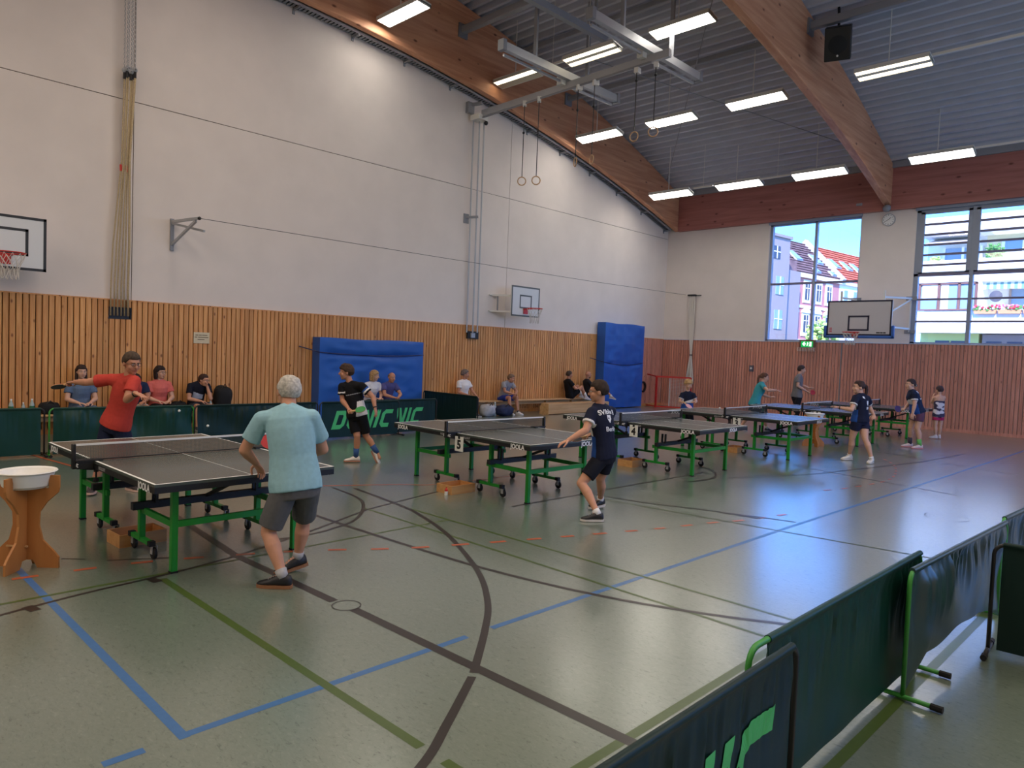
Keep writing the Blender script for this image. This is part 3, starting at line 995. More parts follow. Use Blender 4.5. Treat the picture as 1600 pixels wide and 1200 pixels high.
    def bush(name, label, cat, c, r, m, n=120, trunk=None, leaf=0.16):
        t = thing(name, label, cat, (c[0], c[1], 0), 0)
        q = MB()
        for k in range(n):
            d = Vector((rnd.gauss(0, 1), rnd.gauss(0, 1), rnd.gauss(0, 1))).normalized() * (rnd.random() ** 0.4)
            p = Vector((d.x * r[0], d.y * r[1], c[2] + d.z * r[2]))
            q.ball(p, (leaf * rnd.uniform(0.5, 1.2), leaf * rnd.uniform(0.5, 1.2), leaf * rnd.uniform(0.4, 0.9)), 6, 4)
        o = q.build('foliage', m, t); o['kind'] = 'stuff'
        q = MB(); q.tube([(0, 0, trunk[0] if trunk else -0.3), (0.03, 0, c[2] - r[2] * 0.5), (0, 0.02, c[2])], 0.05 if not trunk else trunk[1], 6)
        q.build('trunk' if trunk else 'stem', mat('bark', lin(96, 78, 62), 0.9), t)
        return t
    m_lgreen = mat('light_leaf', lin(176, 204, 120), 0.8)
    bush('street_tree', 'light green street tree in front of the pink townhouse', 'tree', (-14.6, 78.0, 3.9), (1.7, 1.7, 3.1), m_lgreen, 380, (-0.3, 0.14), 0.3)
    bush('balcony_shrub', 'green potted shrub on the upper beige balcony', 'plant', (7.05, 43.75, 7.95), (0.45, 0.3, 0.42), m_leaf, 90, (7.6, 0.03), 0.09)
    bush('balcony_shrub', 'yellow-green plant behind the balcony rail under the taupe awning', 'plant', (4.35, 43.75, 7.68), (0.35, 0.25, 0.18), m_lgreen, 50, (7.55, 0.03), 0.08)
    q = MB()
    q.lathe([(0.0, 0.0), (0.28, 0.03), (0.29, 0.0), (0.0, -0.03)], (7.25, 43.45, 5.62), 18, 'Y')
    for k in range(12):
        aa = math.pi * k / 6
        q.bar((7.25, 43.44, 5.62), (7.25 + 0.27 * math.cos(aa), 43.44, 5.62 + 0.27 * math.sin(aa)), 0.02)
    tag(q.build('sun_wheel', mat('dark_metal', lin(90, 90, 100), 0.5)), 'dark round wheel ornament hanging on the balcony under the striped awning', 'ornament')
exterior()

# ------------------------------------------------------------------ ceiling lamps
def lamp(x, y, z, label, tubes='full', rods=True, first=None):
    t = thing('ceiling_lamp', label, 'lamp', (x, y, z), 0, 'long white ceiling lamps under the decking')
    tilt = math.atan(-0.0216 * (y - 6.0))
    t.rotation_euler = (tilt, 0, 0)
    L_, W_ = 1.55, 0.40
    q = MB()
    q.box((-L_ / 2, -W_ / 2, 0.02), (L_ / 2, W_ / 2, 0.085))
    for a, b_ in (((-L_ / 2, -W_ / 2), (L_ / 2, -W_ / 2 + 0.02)), ((-L_ / 2, W_ / 2 - 0.02), (L_ / 2, W_ / 2)), ((-L_ / 2, -W_ / 2), (-L_ / 2 + 0.02, W_ / 2)), ((L_ / 2 - 0.02, -W_ / 2), (L_ / 2, W_ / 2))):
        q.box((a[0], a[1], -0.012), (b_[0], b_[1], 0.05))
    q.build('housing', M_LAMP, t)
    def diff(ya, yb, m):
        q = MB(); q.box((-L_ / 2 + 0.025, ya, 0.0), (L_ / 2 - 0.025, yb, 0.015)); return q.build('diffuser', m, t)
    if tubes == 'full':
        diff(-W_ / 2 + 0.025, W_ / 2 - 0.025, M_GLOW)
    elif tubes == 'split':
        diff(-W_ / 2 + 0.03, -0.05, M_GLOW_DIM); diff(0.05, W_ / 2 - 0.03, M_GLOW_DIM)
        q = MB(); q.box((-L_ / 2, -0.05, -0.006), (L_ / 2, 0.05, 0.03)); q.build('centre_strip', M_LAMP, t)
    else:
        diff(-W_ / 2 + 0.03, -0.02, M_GLOW_DIM); q = MB(); q.box((-L_ / 2, -0.02, -0.004), (L_ / 2, W_ / 2 - 0.02, 0.02)); q.build('reflector', mat('lamp_reflector', lin(200, 190, 168), 0.4), t)
    h = z_roof(y) - z
    hy = h * math.sin(tilt)
    q = MB(); q.cyl((-0.1, 0, 0.08), (-0.1, hy, h + 0.02), 0.010, 6); q.build('suspension_rod', M_LAMP, t)
    return t
lamp(1.42, 10.22, 9.52, 'white ceiling lamp against the curved beam, nearest the frame top', 'full')
lamp(1.33, 14.16, 9.23, 'half-lit ceiling lamp in front of the curved beam beside the gantry rail', 'half')
lamp(4.11, 13.84, 9.05, 'twin-strip yellowish ceiling lamp between the two gantry rails', 'split')
lamp(6.20, 14.45, 9.35, 'broad white ceiling lamp just beside the gantry end', 'full')
lamp(1.58, 17.50, 8.45, 'white ceiling lamp behind the middle pair of gymnastic rings', 'full')
lamp(3.86, 17.86, 8.57, 'white ceiling lamp just behind the far pair of gymnastic rings', 'full')
lamp(6.46, 17.72, 8.52, 'white ceiling lamp beside the middle glulam beam', 'full')
lamp(9.78, 17.48, 8.46, 'twin-strip ceiling lamp below the black loudspeaker', 'split')
lamp(9.73, 21.97, 7.53, 'white ceiling lamp over the louvred window', 'full')
lamp(1.80, 21.28, 7.36, 'white ceiling lamp in the far corner by the gable wall', 'full')
lamp(3.99, 21.82, 7.50, 'white ceiling lamp over the plain wall between corner and four-pane window', 'full')
lamp(6.66, 21.55, 7.42, 'white ceiling lamp above the four-pane window', 'full')
for (xa, xb, y, z, lab) in ((2.55, 3.25, 21.5, 7.52, 'white lamp track joining the two lamps in the far corner'), (4.75, 5.9, 21.7, 7.55, 'white lamp track joining the lamps above the four-pane window'),
                            (10.5, 15.2, 21.97, 7.62, 'white lamp track running on from the lamp over the louvred window'), (10.55, 15.2, 17.48, 8.56, 'white lamp track running on from the lamp below the loudspeaker'),
                            (2.1, 3.35, 14.0, 9.22, 'white lamp track between the half-lit lamp and the twin-strip lamp')):
    q = MB(); q.box((xa, y - 0.03, z - 0.02), (xb, y + 0.03, z + 0.03)); tk = thing('lamp_track', lab, 'lamp track'); q.build('channel', M_LAMP, tk)
    q = MB(); q.cyl(((xa + xb) / 2, y, z), ((xa + xb) / 2, y, z_roof(y) + 0.02), 0.006, 6); q.build('suspension_rod', M_LAMP, tk)

# ------------------------------------------------------------------ ring gantry on the left wall
gan = thing('ring_gantry', 'steel gantry rail reaching out from the wall mast to carry gymnastic rings', 'gantry', (0, 0, 0))
YG = 13.8
q = MB(); q.bar((0.38, YG, 8.40), (6.35, YG, 8.52), 0.10, 0.17); q.build('main_rail', M_STEEL, gan)
q = MB(); q.bar((0.45, YG - 0.06, 8.27), (5.9, YG - 0.06, 8.42), 0.03, 0.04); q.build('lower_channel', M_STEEL_D, gan)
for (x, ya, yb, z) in ((3.5, 11.42, 15.76, 8.66), (5.86, 11.59, 15.9, 8.72)):
    q = MB(); q.bar((x, ya, z), (x, yb, z), 0.12, 0.18); o = q.build('cross_rail', M_STEEL, gan)
    q = MB(); q.bar((x - 0.14, ya + 0.2, z - 0.12), (x - 0.14, YG - 0.1, z - 0.12), 0.05, 0.05); q.build('slide_bar', M_STEEL, o)
    q = MB(); q.bar((x - 0.14, YG + 0.2, z - 0.16), (x - 0.14, yb - 0.05, z - 0.12), 0.05, 0.05); q.build('slide_bar', M_STEEL, o)
    q = MB(); q.box((x - 0.10, ya - 0.03, z - 0.11), (x + 0.08, ya + 0.08, z + 0.13)); q.build('end_clamp', M_STEEL_D, o)
    q = MB(); q.box((x - 0.10, yb - 0.08, z - 0.11), (x + 0.08, yb + 0.03, z + 0.13)); q.build('end_clamp', M_STEEL_D, o)
    q = MB(); q.box((x - 0.24, YG - 0.22, z - 0.2), (x - 0.08, YG - 0.06, z + 0.02)); q.build('trolley', M_LAMP, o)
    for yy in (ya + 1.1, yb - 1.3):
        q = MB(); q.bar((x, yy, z + 0.05), (x, yy, z_roof(yy)), 0.06, 0.09); q.build('hanger_post', M_PAINTGREY, o)
q = MB(); q.bar((4.05, 11.3, 9.62), (4.09, 14.4, 9.62), 0.14, 0.16); q.build('upper_rail', M_PAINTGREY, gan)
for yy in (12.0, 14.0):
    q = MB(); q.bar((4.07, yy, 9.65), (4.07, yy, z_roof(yy)), 0.06, 0.06); q.build('hanger_post', M_PAINTGREY, gan)

mast = thing('gantry_mast', 'tall twin-tube steel mast standing off the white wall with a black anchor box', 'mast', (0, 0, 0))
for (x, y) in ((0.14, 13.66), (0.24, 13.80), (0.30, 13.92)):
    q = MB(); q.cyl((x, y + 0.02, 8.30), (x - 0.06, y + 0.10, 2.34), 0.022, 8); q.build('tube', M_STEEL, mast)
q = MB(); q.box((0.0, 13.5, 8.42), (0.12, 13.72, 8.72)); q.bar((0.05, 13.62, 8.66), (0.42, 13.72, 8.66), 0.06, 0.08); q.build('wall_plate', M_STEEL_D, mast)
q = MB(); q.box((0.1, 13.60, 8.22), (0.45, 13.95, 8.36)); q.build('head_clamp', M_LAMP, mast)
q = MB(); q.ball((0.40, 13.92, 8.17), 0.06); q.build('pulley', M_BLACK, mast, True)
q = MB(); q.box((0.0, 13.56, 5.40), (0.03, 13.74, 5.66)); q.bar((0.02, 13.64, 5.56), (0.30, 13.84, 5.58), 0.06, 0.06); q.build('wall_bracket', M_STEEL_D, mast)
q = MB(); q.box((0.0, 13.80, 2.17), (0.09, 14.22, 2.38)); q.build('anchor_box', M_BLACK, mast)
q = MB(); q.box((0.09, 13.9, 2.2), (0.13, 14.05, 2.33)); q.build('latch', M_STEEL, mast)

def ring(x, zring, label, tw):
    t = thing('gymnastic_ring', label, 'gymnastic ring', (x, YG - 0.06, 0), tw, 'pairs of gymnastic rings hanging from the gantry')
    q = MB(); q.tube([(0.105 * math.cos(a * math.pi / 12), 0, zring + 0.105 * math.sin(a * math.pi / 12)) for a in range(24)], 0.015, 8, True); q.build('wooden_ring', M_RINGWOOD, t, True)
    q = MB(); q.tube([(0, 0, zring + 0.10), (0, 0, 8.3)], 0.011, 6); q.build('strap', M_BLACK, t)
    q = MB(); q.ball((0, 0, zring + 1.25), 0.035, 8, 6); q.build('swivel', M_BLACK, t, True)
    q = MB(); q.box((-0.05, -0.04, 8.26), (0.05, 0.1, 8.38)); q.build('trolley', M_LAMP, t)
    return t
ring(2.04, 6.31, 'wooden ring nearest the wall, hanging low on a black strap', 0.75)
ring(2.55, 6.26, 'second wooden ring from the wall, hanging low on a black strap', 0.75)
ring(3.83, 6.53, 'third wooden ring from the wall, turned almost edge-on', -0.55)
ring(4.33, 6.51, 'fourth wooden ring from the wall, turned almost edge-on', -0.45)
ring(5.53, 6.84, 'fifth wooden ring from the wall, hanging in front of the decking', 0.1)
ring(6.04, 6.85, 'sixth wooden ring, hanging furthest from the white wall', 0.5)

# ------------------------------------------------------------------ climbing ropes tied into the niche
rp_ = random.Random(2)
labels_r = ['climbing rope furthest from the wall seam, with a red tape mark', 'second climbing rope of the bundle, slack below', 'third climbing rope of the bundle, with a black clip',
            'fourth climbing rope of the bundle, tied at the niche middle', 'fifth climbing rope of the bundle with a faded red mark', 'thick climbing rope of the bundle nearest the wall seam']
for i in range(6):
    y0 = 4.575 + 0.056 * i
    y1 = 4.715 + 0.036 * i
    zt = 6.72 + 0.03 * (i % 3)
    t = thing('climbing_rope', labels_r[i], 'climbing rope', (0, 0, 0), 0, 'climbing ropes gathered into the wall niche')
    ye = 4.575 + 0.062 * i
    x = 0.22 + 0.02 * (i % 2)
    q = MB(); q.tube([(x, y1, zt), (x - 0.02, y1 - 0.02 - 0.01 * i, 5.2), (x - 0.06, y0, 3.6), (x - 0.12, (y0 + ye) / 2 - 0.01, 2.75), (0.07, ye, 2.24)], 0.014 if i < 5 else 0.022, 7)
    q.build('rope', M_ROPE, t, True)
    q = MB(); q.tube([(x, y1, zt - 0.02), (x, y1, zt + 0.10)], 0.025, 7); q.build('end_sleeve', M_BLACK, t)
    q = MB(); q.lathe([(0.012, -0.035), (0.05, 0), (0.012, 0.035), (0.03, 0)], (x, y1, zt + 0.14), 8, 'X'); q.build('shackle', M_STEEL, t)
    q = MB()
    zz = zt + 0.18
    k = 0
    while zz < z_arch(5.0) - 0.08:
        yk = y1 + 0.004 * (k % 2)
        pts = [(x + (0.013 * math.cos(a * math.pi / 3) if k % 2 else 0), yk + (0 if k % 2 else 0.013 * math.cos(a * math.pi / 3)), zz + 0.028 * math.sin(a * math.pi / 3)) for a in range(6)]
        q.tube(pts, 0.0045, 4, True)
        zz += 0.044
        k += 1
    o = q.build('chain', M_STEEL, t); o['kind'] = 'stuff'
    if i in (0, 4):
        q = MB(); q.tube([(x - 0.022, y1 - 0.03 - 0.012 * i, 4.98), (x - 0.023, y1 - 0.035 - 0.012 * i, 5.1)], 0.023, 7); q.build('tape_mark', M_RED, t)
q = MB(); q.box((-0.02, 4.55, 2.19), (-0.018, 4.95, 2.40)); q.box((-0.02, 4.54, 2.185), (0.022, 4.555, 2.41)); q.box((-0.02, 4.945, 2.185), (0.022, 4.96, 2.41)); q.box((-0.02, 4.54, 2.18), (0.03, 4.96, 2.195)); q.box((-0.02, 4.54, 2.40), (0.022, 4.96, 2.412))
structure('trim_7', q, M_BLACK)

# net cable bracket and cable across the gable wall
br = thing('wall_bracket', 'triangular steel wall bracket holding the net cable', 'bracket', (0, 5.70, 0), 0)
q = MB(); q.bar((0.02, 0, 3.62), (0.02, 0, 4.26), 0.07, 0.04); q.build('wall_strut', M_STEEL_D, br)
q = MB(); q.bar((0.02, 0, 4.20), (1.0, 0.13, 4.19), 0.05, 0.05); q.build('upper_arm', M_STEEL, br)
q = MB(); q.bar((0.02, 0, 4.17), (0.86, 0.30, 3.98), 0.045, 0.045); q.build('side_arm', M_STEEL, br)
q = MB(); q.bar((0.03, 0, 3.74), (0.9, 0.12, 4.15), 0.045, 0.045); q.build('diagonal', M_STEEL, br)
q = MB(); q.ball((1.02, 0.14, 4.19), 0.035); q.build('pulley', M_BLACK, br, True)
q = MB(); q.tube([(1.02, 5.84, 4.19), (1.0, 12, 4.175), (0.97, 18, 4.18), (0.9, YF - 0.02, 4.24)], 0.006, 6)
tag(q.build('net_cable', M_BLACK), 'thin black net cable stretched along the gable wall to the far corner', 'cable')

# bundled net on the far wall
nb = thing('bundled_net', 'white dividing net gathered and tied against the far wall by the corner', 'net', (1.28, YF - 0.10, 0), 0)
q = MB(); q.box((-0.22, -0.05, 4.18), (0.10, 0.05, 4.24)); q.bar((0.05, 0, 4.21), (0.32, 0, 4.20), 0.025); q.build('hook_rail', M_BLACK, nb)
for i in range(10):
    u = (i / 9 - 0.5)
    q = MB(); q.tube([(u * 0.26 - 0.06, 0.02 * math.sin(i * 2), 4.18), (u * 0.20 - 0.03, 0, 3.1), (u * 0.06 + 0.02, -0.02, 1.98), (u * 0.24, -0.03 * math.cos(i), 1.2), (u * 0.34, -0.02, 0.9)], 0.014, 5)
    q.build('net_strand', M_CORD, nb)
q = MB(); q.lathe([(0.055, -0.02), (0.06, 0.0), (0.055, 0.02)], (0.02, -0.02, 1.98), 10); q.build('tie', M_BLACK, nb)

# ------------------------------------------------------------------ basketball hoops
def rim_and_net(par, c, r=0.225, d=(1, 0), net=0.42, reach=0.15):
    """rim centred at c; d = direction from board outwards"""
    q = MB(); q.tube([(c[0] + r * math.cos(a * math.pi / 14), c[1] + r * math.sin(a * math.pi / 14), c[2]) for a in range(28)], 0.011, 7, True)
    o = q.build('rim', M_RED, par, True)
    bx, by = c[0] - d[0] * (r + reach), c[1] - d[1] * (r + reach)
    s = (-d[1], d[0])
    q = MB()
    for k in (-0.09, 0.09):
        q.bar((bx + s[0] * k, by + s[1] * k, c[2] - 0.01), (c[0] - d[0] * (r - 0.03) + s[0] * k, c[1] - d[1] * (r - 0.03) + s[1] * k, c[2] - 0.005), 0.03, 0.02)
    q.prism([(bx + s[0] * 0.09, by + s[1] * 0.09), (bx - s[0] * 0.09, by - s[1] * 0.09), (bx - s[0] * 0.09 + d[0] * 0.02, by - s[1] * 0.09 + d[1] * 0.02), (bx + s[0] * 0.09 + d[0] * 0.02, by + s[1] * 0.09 + d[1] * 0.02)], c[2] - 0.16, c[2], 'Z')
    q.build('rim_bracket', M_RED, o)
    q = MB()
    n = 12
    lv = [(1.0, 0.0), (0.86, 0.22), (0.68, 0.45), (0.58, 0.7), (0.60, 1.0)]
    for k in range(n):
        for sgn in (1, -1):
            pts = []
            for j, (f, t) in enumerate(lv):
                a = 2 * math.pi * (k + sgn * 0.5 * (j % 2) if True else k) / n
                pts.append((c[0] + r * f * math.cos(a), c[1] + r * f * math.sin(a), c[2] - 0.015 - net * t))
            q.tube(pts, 0.0045, 4)
    o = q.build('net', M_CORD, par); o['kind'] = 'stuff'

def wall_hoop(y0, y1, z0, z1, x, m_line, label, side_arm=True, sq=(0.59, 0.42), small=False):
    t = thing('basketball_hoop', label, 'basketball hoop', (0, 0, 0))
    yc = (y0 + y1) / 2
    q = MB(); q.box((x - 0.03, y0, z0), (x, y1, z1)); bd = q.build('backboard', mat('board_white', lin(214, 216, 218), 0.4), t)
    def frame(ya, yb, za, zb, w):
        q = MB()
        for a, b_ in (((ya, za), (yb, za + w)), ((ya, zb - w), (yb, zb)), ((ya, za), (ya + w, zb)), ((yb - w, za), (yb, zb))):
            q.box((x, a[0], a[1]), (x + 0.003, b_[0], b_[1]))
        return q.build('painted_line', m_line, bd)
    frame(y0, y1, z0, z1, 0.045)
    frame(yc - sq[0] / 2, yc + sq[0] / 2, z0 + 0.24, z0 + 0.24 + sq[1], 0.045)
    for zz in (z0 + 0.12, z1 - 0.3):
        q = MB(); q.bar((0.0, y0 - 0.25 if side_arm else yc - 0.3, zz), (x - 0.02, y0 + 0.1 if side_arm else yc - 0.3, zz), 0.05, 0.05)
        q.bar((0.06, y0 - 0.2, zz), (x - 0.06, y1 - 0.2, zz), 0.04, 0.04)
        if side_arm: q.bar((0.01, y0 - 0.35, zz), (0.01, y0 + 0.05, zz), 0.09, 0.03)
        q.build('arm', M_LAMP, t)
    q = MB(); q.bar((0.15, y0 - 0.12, z0 + 0.1), (0.15, y0 - 0.12, z1 - 0.28), 0.03, 0.03); q.build('upright', M_STEEL_D, t)
    rim_and_net(t, (x + 0.375, yc, z0 + 0.24))
    return t
wall_hoop(2.18, 3.39, 2.91, 3.82, 0.6, M_BLACK, 'black-lined basketball board cut by the frame edge on the gable wall', True, (0.68, 0.46))
wall_hoop(15.0, 16.21, 2.89, 3.78, 0.6, mat('line_grey', lin(92, 98, 100), 0.5), 'grey-lined basketball board by the wall mast', True, (0.52, 0.40))

t = thing('basketball_hoop', 'large basketball board with blue edge padding on the far wall', 'basketball hoop', (0, 0, 0))
yb_ = 22.5
q = MB(); q.box((6.78, yb_, 2.72), (8.60, yb_ + 0.04, 3.76)); bd = q.build('backboard', mat('board_grey', lin(196, 192, 194), 0.4), t)
def _fr(xa, xb, za, zb, w):
    q = MB()
    for a, b_ in (((xa, za), (xb, za + w)), ((xa, zb - w), (xb, zb)), ((xa, za), (xa + w, zb)), ((xb - w, za), (xb, zb))):
        q.box((a[0], yb_ - 0.003, a[1]), (b_[0], yb_, b_[1]))
    q.build('painted_line', mat('line_navy', lin(34, 34, 58), 0.5), bd)
_fr(6.78, 8.60, 2.72, 3.76, 0.045)
_fr(7.39, 7.99, 2.86, 3.31, 0.05)
q = MB()
for a, b_ in ((8.20, 8.30), (8.308, 8.38), (8.39, 8.46)): q.box((a, yb_ - 0.004, 2.79), (b_, yb_ - 0.001, 2.825))
q.build('maker_print', M_BLACK, bd)
q = MB()
for k in range(3): q.box((6.86, yb_ - 0.004, 2.82 + 0.05 * k), (6.94, yb_ - 0.001, 2.85 + 0.05 * k))
q.build('sticker', mat('sticker_red', lin(200, 90, 100), 0.5), bd)
m_pad = mat('blue_padding', lin(44, 92, 168), 0.5)
q = MB(); q.box((6.70, yb_ - 0.03, 2.64), (8.68, yb_ + 0.07, 2.72)); q.box((6.70, yb_ - 0.03, 2.64), (6.775, yb_ + 0.07, 3.02)); q.box((8.605, yb_ - 0.03, 2.64), (8.68, yb_ + 0.07, 3.02))
bevel(q.build('edge_padding', m_pad, t), 0.02)
for (x, xo) in ((7.15, 6.9), (8.35, 8.5)):
    q = MB(); q.bar((x, yb_ + 0.06, 2.9), (x, yb_ + 0.06, 4.05), 0.05, 0.05); q.build('upright', M_LAMP, t)
    q = MB(); q.bar((x, yb_ + 0.06, 3.85), (xo + 0.15, YF - 0.02, 3.92), 0.05, 0.05); q.bar((x, yb_ + 0.06, 3.0), (xo + 0.12, YF - 0.02, 3.0), 0.05, 0.05)
    q.bar((x + 0.02, yb_ + 0.06, 3.3), (xo + 0.13, YF - 0.05, 3.88), 0.035, 0.035); q.bar((xo + 0.13, YF - 0.03, 2.9), (xo + 0.13, YF - 0.03, 3.95), 0.035, 0.035); q.build('arm', M_LAMP, t)
    q = MB(); q.box((xo, YF - 0.03, 3.86), (xo + 0.3, YF, 3.98)); q.box((xo, YF - 0.03, 2.86), (xo + 0.3, YF, 2.96)); q.build('wall_plate', M_STEEL_D, t)
rim_and_net(t, (7.62, yb_ - 0.385, 2.80), d=(0, -1), net=0.36)

# ------------------------------------------------------------------ clock, exit sign, loudspeaker, small wall things
ck = thing('wall_clock', 'round white wall clock on the pier under the glulam beam end', 'clock', (7.87, YF, 6.36), 0)
q = MB(); q.lathe([(0, 0), (0.19, 0), (0.19, -0.05), (0.165, -0.055), (0.0, -0.055)], (0, 0, 0), 32, 'Y'); q.build('case', M_STEEL, ck, False)
q = MB(); q.lathe([(0, -0.056), (0.165, -0.056), (0.165, -0.058), (0, -0.058)], (0, 0, 0), 32, 'Y'); q.build('dial', mat('dial_white', lin(232, 232, 230), 0.5), ck)
q = MB()
for k in range(12):
    a = math.pi * k / 6
    q.bar((0.125 * math.sin(a), -0.06, 0.125 * math.cos(a)), (0.152 * math.sin(a), -0.06, 0.152 * math.cos(a)), 0.012 if k % 3 else 0.018, 0.004, up=(0, 1, 0))
q.build('hour_marks', M_BLACK, ck)
for (deg, ln, w) in ((50, 0.095, 0.014), (240, 0.14, 0.010)):
    a = math.radians(deg)
    q = MB(); q.bar((-0.02 * math.sin(a), -0.065, -0.02 * math.cos(a)), (ln * math.sin(a), -0.065, ln * math.cos(a)), w, 0.004, up=(0, 1, 0)); q.build('hand', M_BLACK, ck)
q = MB(); q.lathe([(0.0, 0.0), (0.10, 0.0), (0.12, -0.06), (0.08, -0.14), (0.03, -0.16), (0, -0.16)], (7.86, YF - 0.18, 6.68), 16, 'Y')
tag(q.build('wall_fan', M_STEEL_D, None, True), 'small round grey alarm sounder at the beam end above the clock', 'sounder')
q = MB(); q.box((6.95, YF - 0.22, 6.86), (7.11, YF - 0.16, 6.93)); tag(q.build('junction_box', M_PAINTGREY), 'small grey junction box on the dark edge beam beside the clock', 'box')

ex = thing('exit_sign', 'green illuminated exit sign with arrow above its wire guard', 'sign', (5.60, YF - 0.06, 2.47), 0)
M_EXIT = mat('exit_green', lin(0, 170, 80), 0.4, emit=0.9)
M_EXITW = mat('exit_white', (0.9, 1.0, 0.92), 0.4, emit=0.9)
q = MB(); q.box((-0.26, -0.02, -0.11), (0.26, 0.05, 0.15)); q.build('back_board', mat('sign_brown', lin(126, 84, 74), 0.6), ex)
q = MB(); q.box((-0.19, -0.06, -0.09), (0.19, -0.02, 0.10)); q.build('lit_panel', M_EXIT, ex)
q = MB(); q.box((-0.13, -0.064, -0.01), (-0.03, -0.06, 0.03)); q.prism([(-0.15, 0.01), (-0.09, -0.06), (-0.05, -0.06), (-0.09, 0.01), (-0.05, 0.08), (-0.09, 0.08)], -0.064, -0.06, 'Y'); q.build('arrow', M_EXITW, ex)
q = MB(); q.box((0.09, -0.064, -0.07), (0.16, -0.06, 0.08)); q.build('door_pictogram', M_EXITW, ex)
q = MB(); q.ball((0.03, -0.063, 0.055), (0.015, 0.003, 0.015)); q.bar((0.03, -0.063, 0.04), (0.025, -0.063, -0.015), 0.03, 0.003, up=(0, 1, 0)); q.bar((0.025, -0.063, -0.015), (0.055, -0.063, -0.065), 0.014, 0.003, up=(0, 1, 0)); q.bar((0.025, -0.063, -0.015), (-0.005, -0.063, -0.06), 0.014, 0.003, up=(0, 1, 0)); q.bar((0.03, -0.063, 0.03), (0.07, -0.063, 0.01), 0.012, 0.003, up=(0, 1, 0)); q.build('running_pictogram', M_EXITW, ex)
q = MB()
for k in range(7): q.tube([(-0.27 + 0.09 * k, 0.03, -0.12), (-0.27 + 0.09 * k, -0.13, -0.12), (-0.27 + 0.09 * k, -0.13, -0.22), (-0.27 + 0.09 * k, 0.03, -0.22)], 0.006, 5)
for zz in (-0.12, -0.17, -0.22): q.tube([(-0.27, -0.13, zz), (0.27, -0.13, zz)], 0.006, 5)
q.build('wire_guard', M_LAMP, ex)
sw = thing('call_button', 'small grey wall switch on the far wall planks behind the teal player', 'switch', (3.68, YF - 0.026, 1.58), 0)
q = MB(); q.box((-0.075, -0.05, -0.11), (0.075, 0, 0.11)); q.build('plate', mat('switch_grey', lin(92, 88, 98), 0.5), sw)
q = MB(); q.lathe([(0, -0.075), (0.035, -0.07), (0.04, -0.05), (0, -0.05)], (0, 0, 0.01), 12, 'Y'); q.build('button', M_LAMP, sw)

sp = thing('loudspeaker', 'black loudspeaker hanging tilted beside the middle glulam beam', 'loudspeaker', (8.62, 17.3, 9.28), 0)
q = MB(); q.prism([(-0.28, -0.36), (0.20, -0.36), (0.28, 0.36), (-0.28, 0.36)], -0.28, 0.28, 'X'); o = bevel(q.build('cabinet', M_BLACK, sp), 0.02); o.rotation_euler = (0.45, 0, 0.32)
q = MB(); q.lathe([(0, -0.30), (0.15, -0.29), (0.2, -0.285), (0.2, -0.27), (0, -0.27)], (0, 0, -0.02), 20, 'Y'); o = q.build('woofer', M_RUBBER, sp); o.rotation_euler = (0.45, 0, 0.32)
q = MB(); q.ball((0.0, -0.30, -0.25), 0.025); o = q.build('lamp_dot', M_LAMP, sp); o.rotation_euler = (0.45, 0, 0.32)
q = MB(); q.bar((0, 0, 0.3), (-0.05, 0.05, 0.95), 0.05, 0.05); q.build('hanger', M_BLACK, sp)

nt_ = thing('paper_notice', 'cream paper notice with three printed lines on the pine planks', 'notice', (0.03, 6.33, 1.88), 0)
q = MB(); q.box((0, -0.165, -0.115), (0.006, 0.165, 0.115)); q.build('sheet', mat('notice_cream', lin(214, 200, 170), 0.7), nt_)
q = MB()
for (zz, segs) in ((0.055, ((-0.13, -0.07), (-0.055, 0.0), (0.01, 0.12))), (0.01, ((-0.145, -0.09), (-0.075, 0.14))), (-0.035, ((-0.085, 0.06),))):
    for a, b_ in segs: q.box((0.006, a, zz - 0.007), (0.0068, b_, zz + 0.007))
q.build('printed_lines', mat('print_dark', lin(90, 72, 52), 0.7), nt_)

